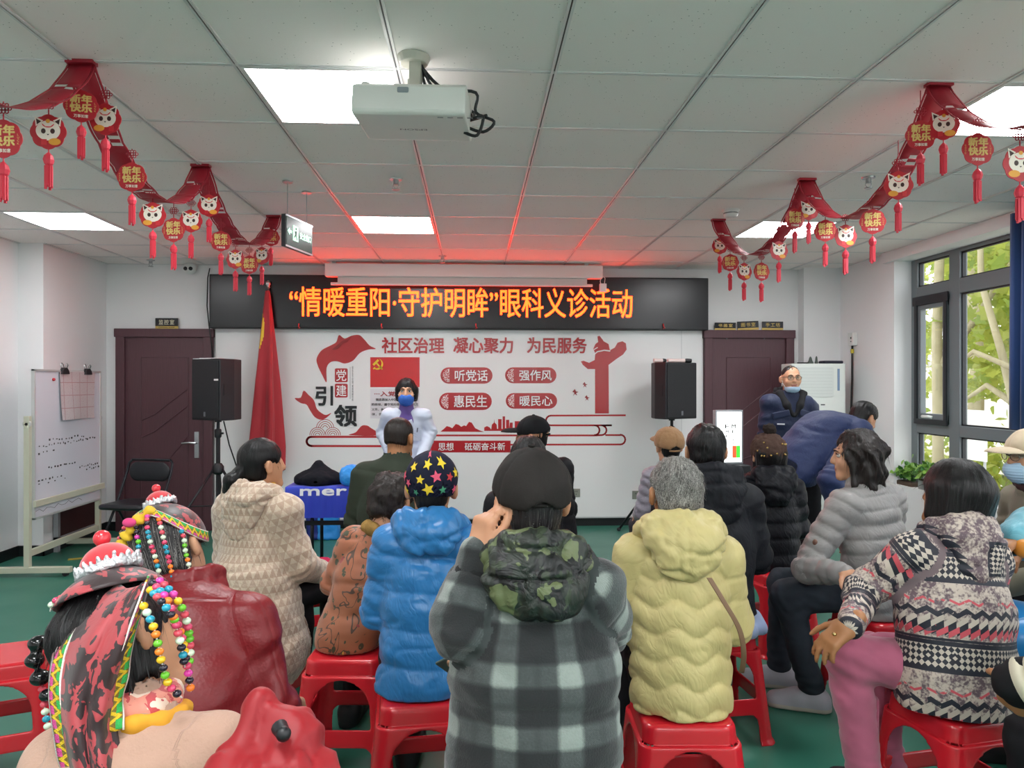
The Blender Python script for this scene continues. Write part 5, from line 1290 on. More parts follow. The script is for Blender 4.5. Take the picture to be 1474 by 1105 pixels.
        if quilt:
            lam, A = quilt; v = pat[:, 1] + (wave[0]*np.sin(pat[:, 0]*2*pi/wave[1]) if wave else 0) + .004*vnoise(V*9, 5)
            D += A*(np.abs(np.sin(pi*v/lam))**.55 - .6)*(pat[:, 2] < (3 if quilt_sleeves else .5))
        if wrinkle:
            D += wrinkle*fbm(V*np.array((wf*.8, wf*.8, wf*1.6)), seed, 3)
            D -= wrinkle*.9*np.maximum(0, 1-np.abs(vnoise(V*np.array((wf*.5, wf*.5, wf*1.1)), seed+9))*5)*(pat[:, 2] < 3)
            for n in 'LR':     # folds gather at the elbows
                e = np.exp(-((V-J['el'+n])**2).sum(1)/.012); D += wrinkle*.6*e*np.sin(((V-J['el'+n]) @ unit(J['wr'+n]-J['sh'+n]))*110 + 5*vnoise(V*9, 3))
        V = V + N_*D[:, None]
        if cut is True and s.pose == 'sit': V[:, 2] = np.maximum(V[:, 2], s.seat+.0035)
        fm = None
        if seam:      # the armhole seams are their own strip of faces
            t3 = pat[:, 2][Fq]; vm = np.zeros(len(V)); vm[Fq[(t3.max(1) != t3.min(1)) & (t3.max(1) < 2.5)].ravel()] = 1
            vm = relax(np.stack([vm]*3, 1), Fq, 3, .6)[:, 0]; fm = (vm[Fq].mean(1) > .30).astype(np.int32)
        s.jk = solid(name, V, Fq, [mat, seam] if seam else mat, s.o, pat, mi=fm)
        if label: plabel(s.jk, label)
        return s.jk
    def hood(s, mat, size=1.0, seed=2, wr=.006, label=None, res=None, puff=.0, drop=1.0, quilt=None):
        J, R, k = s.J, s.R2, s.k*size; F = Field(.03); c = J['c7']
        def q(x, y, z): return c + R @ (np.array((x, y, z))*k)
        F.ell(q(0, -.095-puff, .0), np.array((.135, .060+puff, .072))*k, R=R); F.ell(q(0, -.105-puff, -.075*drop), np.array((.105, .045+puff, .085*drop))*k, R=R)
        pts = [(-.085, .045, .005), (-.115, -.02, .03), (-.085, -.085, .055), (0, -.115, .062), (.085, -.085, .055), (.115, -.02, .03), (.085, .045, .005)]
        for a, b in zip(pts[:-1], pts[1:]): F.cone(q(*a), q(*b), (.034+puff*.6)*k, (.034+puff*.6)*k, k=.02)
        nb = c - R[:, 2]*.02; F.cone(nb, nb + unit(J['hc']-nb + s.Rh @ np.array((0, -.03, -.06)))*.3, .066, .082, k=.02, op='-')
        V, Fq = F.mesh(res or s.res); V = relax(V, Fq, 1); N_ = normals(V, Fq); L = (V-c) @ R
        D = wr*fbm(V*np.array((12, 12, 17)), seed, 3) - wr*1.5*np.maximum(0, 1-np.abs(vnoise(V*np.array((7, 7, 13)), seed+4))*5) - wr*.9*np.maximum(0, 1-np.abs(vnoise(V*np.array((19, 15, 11)), seed+6))*4)
        D -= .006*np.exp(-(L[:, 0]/.006)**2)*(L[:, 1] < -.02)
        if quilt: D += quilt[1]*(np.abs(np.sin(pi*L[:, 2]/quilt[0]))**.6-.6)
        V = V + N_*D[:, None]
        o = solid('hood', V, Fq, mat, s.jk, np.stack([L[:, 0], L[:, 2], np.full(len(V), 3.)], 1))
        if label: plabel(o, label)
        return o
    def trousers(s, mat, loose=1.0, seed=3, wr=.005, res=None, ankle=1.0, label=None, short=0.0):
        J, k = s.J, s.k; F = Field(.03)
        F.cone(J['hipL'], J['hipR'], .10*k*s.w, .10*k*s.w)
        for n in 'LR':
            F.cone(J['hip'+n], J['kn'+n], .088*k*loose, .072*k*loose, tag=n); F.cone(J['kn'+n], J['an'+n] + np.array((0, 0, .03+short)), .070*k*loose, .056*k*loose*ankle, k=.03, tag=n)
        V, Fq = F.mesh(res or s.res); V = relax(V, Fq, 1); N_ = normals(V, Fq)
        D = wr*fbm(V*np.array((10, 10, 14)), seed, 3)
        for n in 'LR':
            e = np.exp(-((V-J['kn'+n])**2).sum(1)/.02); D += wr*.5*e*np.sin((V[:, 2]-V[:, 1])*90 + 5*vnoise(V*9, 3))
            e = np.exp(-((V-J['an'+n])**2).sum(1)/.012); D += wr*.5*e*np.sin(V[:, 2]*150 + 5*vnoise(V*10, 6))
        V = V + N_*D[:, None]
        if s.pose == 'sit': V[:, 2] = np.where((np.hypot(V[:, 0], V[:, 1]) < .25) & (V[:, 2] < s.seat+.003) & (V[:, 2] > s.seat-.09), s.seat+.003, V[:, 2])
        o = solid('trousers', V, Fq, mat, s.o, V); 
        if label: plabel(o, label)
        return o
    def shoes(s, mat, sole=None, which='LR', res=.008, label=None, k=1.0):
        sole = sole or M('sole_black', '1c1c1e', rough=.7)
        for n in which:
            a, f = s.J['an'+n], s.J['ft'+n]; d = unit((f-a)*np.array((1, 1, 0))); hx = np.array((a[0], a[1], 0)); ex = np.cross(d, (0, 0, 1.)); R = np.stack([ex, d, np.array((0, 0, 1.))], 1)
            def q(x, y, z): return hx + R @ np.array((x, y, z))*k
            F = Field(.03).cone(q(0, -.045, .045), q(0, .06, .052), .044, .043).cone(q(0, .06, .05), q(.004, .165, .036), .043, .036).cone(q(0, -.03, .06), q(0, -.01, .105), .046, .042)
            F.cone(q(0, -.05, .016), q(.003, .155, .016), .043, .044, k=.012); F.cut((0, 0, .0015), (0, 0, -1))
            F.cone(q(0, -.012, .085), q(0, -.005, .16), .030, .034, k=.006, op='-')
            V, Fq = F.mesh(res); V = relax(V, Fq, 1); V[:, 2] = np.maximum(V[:, 2], .001)
            L = (V-hx) @ R; mi = (V[Fq].mean(1)[:, 2] < .024+.010*0).astype(int)
            o = solid('shoe', V, Fq, [mat, sole], s.o, L, mi=mi)
            if label: plabel(o, label)
    # ------------------------------------------------ hair and hats
    def hair(s, mat, style='short', seed=1, strands=160, amp=.003, res=None, grow=0.0, fringe=0.0, parent=None, nape=-.075, length=None, curl=0.0):
        F = Field(.02); g = grow; res = res or min(s.res, .008)
        s.hell(F, (0, -.018, .030), (.081+g, .099+g, .090+g))
        if style in ('short', 'pony'):
            s.hell(F, (0, -.045, -.035), (.066+g, .062+g, .058), k=.03)
            s.hell(F, (0, .085, -.048), (.085, .085, .085-fringe), k=.02, op='-')
            for sg in (-1, 1): s.hell(F, (sg*.088, .02, -.045), (.035, .04, .062), k=.015, op='-')
            for sg in (-1, 1): s.hell(F, (sg*.085, -.012, -.012), (.022, .025, .034), k=.01, op='-')
            F.box(s.H((0, -.05, nape-.10)), np.array((.15, .16, .10))*s.hs, R=s.Rh @ RX_(-.25), r=.01, k=.012, op='-')
        if style == 'pony':
            s.hell(F, (0, -.118, -.03), (.026, .022, .026), k=.02)
            for a, b, ra, rb in (((0, -.122, -.035), (.004, -.150, -.055), .020, .028), ((.004, -.150, -.055), (-.012, -.150, -.105), .028, .027), ((-.012, -.150, -.105), (-.03, -.145, -.16), .026, .009), ((.0, -.15, -.06), (.02, -.145, -.135), .022, .008)): s.hcone(F, a, b, ra, rb, k=.015)
        if style in ('bob', 'wavy'):
            b = length or (-.105 if style == 'bob' else -.15)
            for sg in (-1, 1):
                s.hcone(F, (sg*.070, -.005, .02), (sg*.072, .0, b+.03), .024+g, .020+g, k=.03); s.hcone(F, (sg*.055, -.065, .02), (sg*.058, -.055, b+.02), .040+g, .034+g, k=.03)
            s.hcone(F, (0, -.085, .02), (0, -.072, b+.02), .045+g, .04+g, k=.03)
            s.hell(F, (0, .092, -.045), (.064, .075, .088-fringe), k=.015, op='-')
            F.cut(s.H((0, 0, b)), s.Rh @ np.array((0, .1, -1)))
        V, Fq = F.mesh(res); V = relax(V, Fq, 1); N_ = normals(V, Fq); L = s.toh(V)
        ang = np.arctan2(L[:, 0], -L[:, 1]); rr = np.hypot(L[:, 0], L[:, 1])
        u = np.where(L[:, 2] > .06, ang*np.minimum(rr/.05, 1), ang)
        D = amp*vnoise(np.stack([u*13, L[:, 2]*9, np.zeros(len(V))], 1), seed) + amp*.7*vnoise(np.stack([u*31, L[:, 2]*14, np.zeros(len(V))], 1), seed+3) + amp*.8*vnoise(V*24, seed+5)
        if style == 'wavy': D += .012*vnoise(V*18, seed+7) + .007*np.sin(ang*11 + L[:, 2]*45 + 3*vnoise(V*9, 2))*(L[:, 2] < .04)
        D += curl*vnoise(V*34, seed+11)*.8 + curl*.6*vnoise(V*60, seed+12)
        V = V + N_*D[:, None]; pat = np.stack([ang, L[:, 2], rr], 1)
        # loose strands over the surface
        rg = np.random.default_rng(seed); sv, sf, sp = [], [], []; base = len(V)
        if strands:
            idx = rg.choice(len(V), min(strands, len(V)), replace=False); cr = s.H((0, -.03, .115))
            for i in idx:
                p = V[i].copy(); n = N_[i]; t = p - cr; t = t - n*(t @ n); tl = np.linalg.norm(t)
                if tl < 1e-4: continue
                t = t/tl + rg.normal(0, .22 + curl*90, 3); t += np.array((0, 0, -.3)); t = t - n*(t @ n); t = unit(t); b = np.cross(n, t); L_ = rg.uniform(.025, .06)
                for j in range(4):
                    f = j/3; q = p + t*L_*f + n*(.0012 + rg.uniform(.001, .0045)*f*(1.6-f)) - n*.02*0 + np.array((0, 0, -.35*L_*f*f)); wd = .0011*(1.15-f)
                    sv += [q - b*wd, q + b*wd]; sp += [pat[i] + np.array((rg.uniform(-.15, .15), 0, 0))]*2
                k0 = base + len(sv) - 8; sf += [(k0+2*j, k0+2*j+1, k0+2*j+3, k0+2*j+2) for j in range(3)]
            V = np.concatenate([V, np.array(sv)]); Fq = np.concatenate([Fq, np.array(sf)]); pat = np.concatenate([pat, np.array(sp)])
        return solid('hair', V, Fq, mat, s.o, pat)
    def cap(s, mat, name='cap', brim=True, back_gap=True, tilt=0.0, fluffy=0.0, g=0.0, res=.006, label=None, deep=0.0, seam=True, ears=False, bt=None):
        F = Field(.015); Rt_ = RX_(tilt)
        def P_(v): return tuple(Rt_ @ np.array(v))
        s.hell(F, P_((0, -.010, .034)), (.086+g, .102+g, .090+g*1.2), R=Rt_)
        F.cut(s.H(P_((0, 0, .012-deep))), s.Rh @ Rt_ @ np.array((0, -.10, -1)))
        s.hell(F, P_((0, -.012, .026)), (.080+g*.5, .096+g*.5, .08), R=Rt_, k=.004, op='-')
        if back_gap: s.hell(F, P_((0, -.112, .008-deep)), (.036, .05, .034), R=Rt_, k=.006, op='-')
        for sg in (-1, 1):
            if ears: s.hell(F, (sg*.100, -.012, -.022), (.034, .030, .044), k=.012, op='-')
        V, Fq = F.mesh(res); V = relax(V, Fq, 1); N_ = normals(V, Fq); L = s.toh(V) @ Rt_
        ang = np.arctan2(L[:, 0], -L[:, 1]); D = np.zeros(len(V))
        if seam: f_ = (ang/(pi/3)) % 1.0; D -= .0028*(np.exp(-(f_/.035)**2) + np.exp(-((1-f_)/.035)**2)); D += .0022*np.sin(f_*pi)*np.sin(np.clip(L[:, 2]/.11, 0, 1)*pi)
        D += .002*fbm(V*26, 4, 2) + fluffy*fbm(V*70, 9, 2)
        V = V + N_*D[:, None]; o = solid(name, V, Fq, mat, s.o, np.stack([ang, L[:, 2], L[:, 1]], 1))
        if label: plabel(o, label)
        if brim:
            if bt is not None: Rt_ = RX_(bt)
            f = Field(.01); s.hell(f, P_((0, .115, .018-deep)), (.080, .085, .030), R=Rt_); s.hell(f, P_((0, .115, -.002-deep)), (.10, .115, .034), R=Rt_, k=.004, op='-'); s.hell(f, P_((0, -.01, .02)), (.078, .094, .09), R=Rt_, k=.003, op='-')
            V, Fq = f.mesh(.005); solid('brim', relax(V, Fq, 1), Fq, mat, o, V)
        if seam:
            f = Field(.002); s.hell(f, P_((0, -.010, .034+.090+g*1.2)), (.010, .010, .005), R=Rt_); V, Fq = f.mesh(.003); solid('button', V, Fq, mat, o, V)
        if seam and back_gap:
            for aa in (-.52, .52):
                q = np.array(P_((.0875*sin(aa)*.80, -.010 - .105*cos(aa)*.80, .034 + .096*.60))); d = unit(s.H(q) - s.H((0, -.01, .02))); MB().lathe([(.0042, -.001), (.0048, .0012), (.0025, .0016), (.001, .0002)], 10, tuple(s.H(q)), Vector((0, 0, 1)).rotation_difference(Vector(d)).to_matrix()).build('eyelet', mat, o, smooth=True)
            p0 = [P_((x, -.010-math.sqrt(max(0, 1-(x/.09)**2))*.1, .012-deep)) for x in (-.036, -.018, 0, .018, .036)]
            MB().tube([s.H(p) for p in p0], .006, 6).build('strap', mat, o, smooth=True)
        return o
    def mask(s, mat, chin=False):
        F = Field(.012)
        if not chin:
            s.hell(F, (0, .030, -.058), (.067, .082, .066)); s.hcone(F, (0, .092, -.015), (0, .100, -.055), .012, .018, k=.03); s.hell(F, (0, .02, -.05), (.060, .068, .08), k=.003, op='-')
            F.cut(s.H((0, 0, -.002)), s.Rh @ np.array((0, .25, 1))); F.cut(s.H((0, .03, 0)), s.Rh @ np.array((0, -1, 0)))
        else:
            s.hell(F, (0, .030, -.082), (.064, .070, .040)); s.hell(F, (0, .015, -.07), (.058, .062, .06), k=.003, op='-')
            F.cut(s.H((0, 0, -.066)), s.Rh @ np.array((0, .0, 1))); F.cut(s.H((0, .02, 0)), s.Rh @ np.array((0, -1, 0)))
        V, Fq = F.mesh(.004); V = relax(V, Fq, 1); L = s.toh(V); V = V + normals(V, Fq)*(.0012*np.sin(L[:, 2]*500))[:, None]
        o = solid('face_mask', V, Fq, mat, s.o)
        mb = MB()
        for sg in (-1, 1): mb.tube([s.H(p) for p in ((sg*.060, .045, -.03 if not chin else -.075), (sg*.072, .015, -.012 if not chin else -.04), (sg*.082, -.012, .024), (sg*.084, -.03, -.005))], .0018, 5)
        mb.build('ear_loop', M('loop_white', 'dcdfe2'), o, smooth=True); return o
    def glasses(s, mat):
        mb = MB()
        for sg in (-1, 1):
            mb.tube([s.H((sg*.033 + .024*cos(a), .103 - .010*abs(sg*.033 + .024*cos(a))/.05, .006 + .019*sin(a))) for a in [2*pi*j/14 for j in range(15)]], .0017, 5, False)
            mb.tube([s.H(p) for p in ((sg*.056, .09, .012), (sg*.075, .05, .014), (sg*.080, -.01, .016))], .0018, 5)
        mb.tube([s.H((-.01, .104, .01)), s.H((.01, .104, .01))], .0018, 5)
        o = mb.build('glasses', mat, s.o, smooth=True)
        m = M('lens_tint', (.6, .45, .3), rough=.05, alpha=.35)
        ln = MB()
        for sg in (-1, 1): ln.add([s.H((sg*.033 + .023*cos(a), .103 - .010*abs(sg*.033 + .023*cos(a))/.05, .006 + .018*sin(a))) for a in [2*pi*j/14 for j in range(14)]], [tuple(range(14))])
        ln.build('lens', m, o)
    def scarf(s, mat, r=.075, z=.02, th=.022, name='scarf', wr=.004, label=None):
        c = s.J['c7'] - s.R2[:, 2]*.0; nd = unit(s.J['hc'] + s.Rh @ np.array((0, -.03, -.06)) - c); F = Field(.02); ex = s.R2[:, 0]; fw = np.cross(nd, ex)
        pts = [c + nd*(z + .012*sin(a*2)) + (ex*cos(a)*r + np.cross(nd, ex)*sin(a)*r) for a in [2*pi*j/12 for j in range(13)]]
        for a, b in zip(pts[:-1], pts[1:]): F.cone(a, b, th, th, k=.015)
        V, Fq = F.mesh(.006); V = V + normals(V, Fq)*(wr*fbm(V*30, 6))[:, None]; o = solid(name, V, Fq, mat, s.o, V)
        if label: plabel(o, label)
        return o
    def stool(s, label, rz=0): return stool(float(s.loc[0]), float(s.loc[1]), rad(rz), label)

def hairmat(name, base, hi, grey=None, gf=.5, rough=.38, curly=False):
    m = Mat(name, hexc(base), rough=rough, spec=.32); a = m.attr(); n1 = m.noise(1, 3, m.vec(a[0]*22, a[1]*26, a[2]*10)); n2 = m.noise(1, 2, m.vec(a[0]*60, a[1]*12, a[2]*20))
    if curly: n1 = m.noise(34, 3, dist=2.5); n2 = m.noise(1, 3, m.vec(a[0]*26 + n1*9, a[1]*70 + n1*9, a[2]*10), dist=1.5)
    c = m.mix(n1, hexc(base), hexc(hi))
    if grey: c = m.mix((n2*1.0 > gf)*.85, c, hexc(grey))
    m.color(c); m.bump(n2, .55, .004); return m.m
def fabric(name, c, c2=None, rough=.8, sheen=.2, sc=300, b=.15, **k):
    dark = max(hexc(c)) < .06
    m = Mat(name, hexc(c), rough=rough, sheen=0.0 if dark else sheen*.7, spec=.22 if dark else .4, **k)
    if c2: m.color(m.mix(m.noise(12, 4), hexc(c), hexc(c2)))
    m.bump(m.noise(sc, 2), b, .002); return m
HB = hairmat('hair_black', '070708', '151315'); HBR = hairmat('hair_dark_brown', '14100f', '2e2521'); HGREY = hairmat('hair_grey', '2b2a29', '6f6c68', 'b5b2ac', .52, .45, True); HSALT = hairmat('hair_salt', '19171a', '2d2a2b', '77746f', .64)
# ================================================================ FABRICS
def nylon(name, c, rough=.42, b=.12):
    m = fabric(name, c, rough=rough, sheen=.1, sc=60, b=b); u, v, w_ = m.attr()
    n1 = m.noise(1, 2, m.vec(u*24 + v*9, v*15, w_), dist=.6); n2 = m.noise(1, 2, m.vec(u*48, v*36, w_), dist=.5)
    m.bump(((n1 - .5).abs()*2.2).mn(.5) + n2*.25, .32, .010); return m
m = Mat('plaid_wool', hexc('2c302f'), rough=.85, sheen=.3); u, v, w_ = m.attr()
nz = m.noise(240, 2); tw = ((u + v)*260).frac() - .5
def band(x, per, wd): return ((wd/2 - ((x/per).frac() - .5).abs()*1.0)/.08 + .5).mx(0.0).mn(1.0)
bu, bv = band(u + (.004*0), .128, .36), band(v + .03, .128, .36)
th = band(u+.064, .128, .08).mx(band(v+.094, .128, .08))*.25
lv = (bu + bv)*.5*(nz*.35 + .82) + tw*.10*(bu + bv) - th*.3
cr = m.nt.nodes.new('ShaderNodeValToRGB'); m.nt.links.new(lv.v, cr.inputs[0]); cr.color_ramp.elements[0].color = (*hexc('16191b'), 1); cr.color_ramp.elements[1].color = (*hexc('858f89'), 1)
e = cr.color_ramp.elements.new(.48); e.color = (*hexc('393f3f'), 1)
m.color(cr.outputs[0]); m.bump(nz, .4, .003); PLAID = m.m
m = Mat('camouflage_nylon', hexc('1d211d'), rough=.5); a1 = m.noise(16, 3); a2 = m.noise(22, 4, dist=.5); a3 = m.noise(14, 3, dist=.3)
m.color(m.mix((a3 > .585), m.mix(a2 > .57, m.mix(a1 > .5, hexc('111314'), hexc('202620')), hexc('2f3929')), hexc('5d6745'))); c1 = m.noise(14, 3, dist=1.0); m.bump(((c1 - .5).abs()*3).mn(.5) + m.noise(30, 4)*.4, .6, .012); CAMO = m.m
# geometric woven print
m = Mat('geometric_print', hexc('8a7370'), rough=.6); u, v, w_ = m.attr(); n1 = m.noise(38, 4); n2 = m.noise(120, 3); n3 = m.noise(7, 2)
base = m.mix(((n1 + n2 - 1.0)*4 + .5 + (n3-.5)*2).mx(0.0).mn(1.0), hexc('64525a'), hexc('c2b4a8'))
NAVYC, COR, CRM = hexc('20222f'), hexc('c8515c'), hexc('c4b8ac')
vv = (v + (w_ > .5)*(w_ < 2.5)*.09) ; f = (vv/.27).frac()*.27
def saw(p, h): return (u/p).frac()*h
def tri(p, h): return (u/p).pp(.5)*2*h
c = base
c = m.mix(f.between(.024, .118), c, NAVYC)
a = (u/.034 + f/.038).frac() > .5; b = (u/.034 - f/.038).frac() > .5
chk = (a - b).abs()
c = m.mix(chk*f.between(.038, .104), c, CRM)
dm = ((u/.068).pp(.5)*2*.034 + (f-.071).abs()*1.0); c = m.mix((dm < .016)*f.between(.038, .104), c, NAVYC); c = m.mix((dm < .007), c, CRM)
c = m.mix((f - saw(.032, .026)).between(.150, .175), c, CRM); c = m.mix((f - saw(.032, .024)).between(.135, .158), c, NAVYC); c = m.mix((f - saw(.030, .020)).between(.128, .146)*(n3 > .42), c, COR); c = m.mix(f.between(.119, .127), c, NAVYC)
d = (f + tri(.05, .016)).between(.205, .222)*(n1 > .42); c = m.mix(d, c, NAVYC); c = m.mix((f - tri(.06, .014)).between(.228, .236)*(n1 > .47), c, COR)
m.color(c); m.bump(m.noise(60, 3), .2, .005); AZTEC = m.m
m = Mat('geometric_hood', hexc('8a7370'), rough=.6); u, v, w_ = m.attr(); n1 = m.noise(38, 4); n2 = m.noise(120, 3); n3 = m.noise(9, 2)
base = m.mix(((n1 + n2 - 1.0)*4 + .5 + (n3-.5)*2).mx(0.0).mn(1.0), hexc('64525a'), hexc('c2b4a8'))
pnl = u.between(-.005, .085)*v.between(-.11, .0); a = (u/.03 + v/.03).frac() > .5; b = (u/.03 - v/.03).frac() > .5
c = m.mix(pnl, base, NAVYC); c = m.mix(pnl*(a - b).abs()*u.between(.005, .075)*v.between(-.1, -.01), c, CRM); c = m.mix((u + v*.5 + (v/.03).frac()*.02).between(-.135, -.10), c, NAVYC); c = m.mix((u + v*.5 + (v/.03).frac()*.02).between(-.155, -.137), c, COR); m.color(c); m.bump(m.noise(60, 3), .2, .005); AZH = m.m
# orange floral silk
m = Mat('floral_silk', hexc('b06a45'), rough=.5, sheen=.2); u, v, w_ = m.attr(); vc = m.vec(u, v, w_)
g = m.noise(5, 2, vc, dist=1.2); st = (g - .5).abs() < .009; lf, _c = m.voronoi(26, vc); zone = m.noise(6, 2, vc); low = (v < .2)
c = m.mix(m.noise(4, 3), hexc('8a4a30'), hexc('ab6745')); c = m.mix(st, c, hexc('4a3326')); c = m.mix((lf < .34)*(zone > .50)*(m.noise(60, 2) > .42), c, hexc('3a3d28')); c = m.mix((lf < .42)*(zone < .36), c, hexc('8d2a2c')); c = m.mix((lf < .26)*(zone > .62), c, hexc('d0a040'))
m.color(c); FLORAL = m.m
# beige coat with rows of light triangles
m = Mat('beige_fleece', hexc('c4ab96'), rough=.95, sheen=.5); u, v, w_ = m.attr()
row = (v/.030).frac(); ux = (u/.026 + (v/.030).floor()*.5).pp(.5)*2
t_ = (ux*1.0 < row*.8)*(row > .1); n1 = m.noise(90, 3)
m.color(m.mix(t_*(n1*.7 + .45), m.mix(((v/.060).frac() > .5)*.6, hexc('b09682'), hexc('bca592')), hexc('cdbca7'))); m.bump(n1, .7, .006); BEIGE = m.m
m = Mat('red_leather', hexc('75191f'), rough=.40, spec=.35); u, v, w_ = m.attr(); v_, _ = m.voronoi(140); n_ = m.noise(20, 4)
se = (v - .40).abs().mn((u.abs() - .055).abs() + (v > .40)*1.0).mn((u.abs() - .115).abs() + (v > .40)*1.0).mn(u.abs() + (v > .40)*1.0)
m.bump(((se/.006).mn(1.0))*1.0 + v_*.25 + n_*.4, .35, .006); LEATHER = m.m
m = Mat('red_brocade', hexc('8a2a30'), rough=.45, sheen=.2); u, v, w_ = m.attr(); vc = m.vec(u, v, w_); b1 = m.noise(30, 2, vc, dist=1.6); b2 = m.noise(14, 2, vc, dist=.8)
m.color(m.mix((b1*.6 + b2*.5) > .55, hexc('2c191c'), hexc('a93c42'))); m.bump(b1, .25, .004); BROC = m.m
m = Mat('embroidered_trim', hexc('7a6a2a'), rough=.6); u, v, w_ = m.attr()     # u along (m), v across -1..1
z = (u/.022).pp(.5)*2*1.1 - .55; nt = m.noise(400, 2)
c = m.mix(nt, hexc('5d4f1c'), hexc('93802c')); c = m.mix((v - z).abs() < .28, c, hexc('e2bc1e'))
s1 = (u/.022).frac() - .5; c = m.mix(((s1.abs()*.022*90).mx((v + .55).abs()*2.2) < .62), c, hexc('d94a93')); s2 = (u/.022 + .5).frac() - .5; c = m.mix(((s2.abs()*.022*90).mx((v - .55).abs()*2.2) < .62), c, hexc('2fae52'))
c = m.mix(v.abs() > .86, c, hexc('e9e2dc')); m.color(c); m.bump(nt, .8, .004); TRIM = m.m
LACE = Mat('silver_lace', hexc('d8d8dc'), rough=.3, metal=.7); LACE.bump(LACE.noise(120, 3), 1.0, .006); LACE = LACE.m
VELV = M('red_velvet', 'c9232f', rough=.7, sheen=.5); BALL = M('red_bead', 'd2303c', rough=.2, coat=.5)
BEADC = [M('bead_'+n, c, rough=.2, coat=.4) for n, c in (('pink', 'd9436a'), ('yellow', 'edbf1c'), ('blue', '2298b4'), ('orange', 'ee7d22'), ('magenta', 'd83aa0'), ('black', '1d1426'), ('lime', '6cc22e'), ('white', 'd9ead0'), ('rose', 'd8495a'))]
CLASP = M('cord_white', 'e3ddd6', rough=.7)
def bead_strand(pts, r, parent, seed, world=None):
    P_ = [np.array(p, float) for p in smoothpts([tuple(p) for p in pts], 12, False)]
    cum = np.concatenate([[0], np.cumsum([np.linalg.norm(b-a) for a, b in zip(P_[:-1], P_[1:])])]); rg = random.Random(seed); mb = MB(); s_ = r*1.2; A = np.array(P_)
    while s_ < cum[-1]:
        c = [float(np.interp(s_, cum, A[:, i])) for i in range(3)]; mb.mat(rg.randrange(len(BEADC))); mb.ball(c, (r, r, r*.86), 10, 7); s_ += 2*r*rg.choice((.92, .95, 1.0))
    mb.mat(len(BEADC)); mb.tube([tuple(p) for p in P_[::3]], r*.18, 5)
    return mb.build('bead_strand', BEADC + [CLASP], parent, smooth=True)
def strip(name, cen, side, wid, mat, parent, thick=.003, lift=None):
    """a flat band along points cen, side gives its width direction; pat=(length, -1..1)"""
    cen = np.array(cen, float); n = len(cen); cum = np.concatenate([[0], np.cumsum(np.linalg.norm(np.diff(cen, axis=0), axis=1))]); V, pt = [], []
    for i in range(n):
        for j, f_ in enumerate((-1, -.5, 0, .5, 1)): V.append(cen[i] + np.array(side[i])*wid*f_/2); pt.append((cum[i], f_, 0))
    Fq = np.array([[i*5+j, i*5+j+1, i*5+5+j+1, i*5+5+j] for i in range(n-1) for j in range(4)])
    o = solid(name, np.array(V), Fq, mat, parent, pt); s_ = o.modifiers.new('thickness', 'SOLIDIFY'); s_.thickness = thick; s_.offset = 0; return o

def crown_cap(p, c, s=1.0, tilt=0.0, parent=None):
    """red velvet dome with silver lace edging and a ball on top"""
    R = p.Rh @ RX_(tilt); c = p.H(c)
    f = Field(.004).ell(c, np.array((.047, .047, .044))*s, R=R); f.cut(c, -R[:, 2]); V, Fq = f.mesh(.004); dome = solid('velvet_dome', relax(V, Fq, 1), Fq, VELV, parent, V)
    mb = MB().ball(tuple(c + R[:, 2]*.056*s), .0150*s, 16, 10); mb.build('top_ball', BALL, dome, smooth=True)
    f = Field(.006); rg = random.Random(3)
    for k in range(26):
        a = 2*pi*k/26; q = c + R @ np.array((.048*cos(a), .048*sin(a), -.004))*s
        f.cone(q, q + R @ np.array((.005*cos(a), .005*sin(a), .010 + .005*(k % 2)))*s, .0055*s, .0034*s); f.ell(q - R[:, 2]*.004*s, np.array((.006,)*3)*s)
    V, Fq = f.mesh(.003); V = V + normals(V, Fq)*(.0022*vnoise(V*170, 2))[:, None]; solid('silver_lace', V, Fq, LACE, dome)
    return dome
JEAN = fabric('jeans_dark', '252a31', '343b45', sc=500, b=.3).m; BLK = fabric('trousers_black', '17171b').m; NVT = fabric('trousers_navy', '20264a').m; GRYT = fabric('trousers_grey', '33343a').m
SHB = M('shoe_black', '17171a', rough=.6); MASKB = M('mask_blue', '2f63b8', rough=.8); MASKL = M('mask_light', 'a9c6dd', rough=.8)

# ================================================================ PEOPLE: the back rows first
# doctor by the board
p = Person('woman in white doctor coat and blue mask standing before the red slogan board', T=(585, 545, 5.75), h=182, pose='stand', lean=2, w=.98, hs=.95, tone='fair', face=True, res=.007, arms={'R': ((551, 622, 5.80), (566, 665, 5.58)), 'L': ((619, 622, 5.80), (604, 665, 5.58))})
WC = fabric('white_coat', 'bcc3d2', rough=.7, sc=40, b=.1).m
def skirt(s, F): F.cone(s.J['pel'], s.J['pel'] - np.array((0, 0, .38)), .185, .20, flat=(np.array((0, 1, 0)), .75), tag='T')
p.jacket(WC, 'doctor_coat', t=.006, sleeve=1.0, wrinkle=.005, wf=8, collar=0, skirt=skirt, cut=False, open_neck=.068)
J = p.J
def coat_pt(x, z, y=.135): return J['c7'] + p.R2 @ np.array((x, y, z))
for sg in (-1, 1):     # lapels
    f = Field(.004).box(coat_pt(sg*.052, -.15, .140), (.026, .005, .085), R=p.R2 @ RY_(-sg*.32) @ RX_(-.12) @ RZ_(-sg*.25), r=.005)
    V, Fq = f.mesh(.004); solid('lapel', V, Fq, WC, p.jk)
PUR = fabric('purple_knit', '5f4a8c', sc=120, b=.4).m
f = Field(.02).cone(J['c7'] + p.R2 @ np.array((0, .02, -.0)), p.H((0, -.012, -.105)), .062, .055).ell(coat_pt(0, -.10, .075), (.062, .05, .10), R=p.R2)
V, Fq = f.mesh(.006); solid('turtleneck', V, Fq, PUR, p.o)
o = MB().box((-.035, -.001, -.045), (.035, .003, .04)); o = MB()
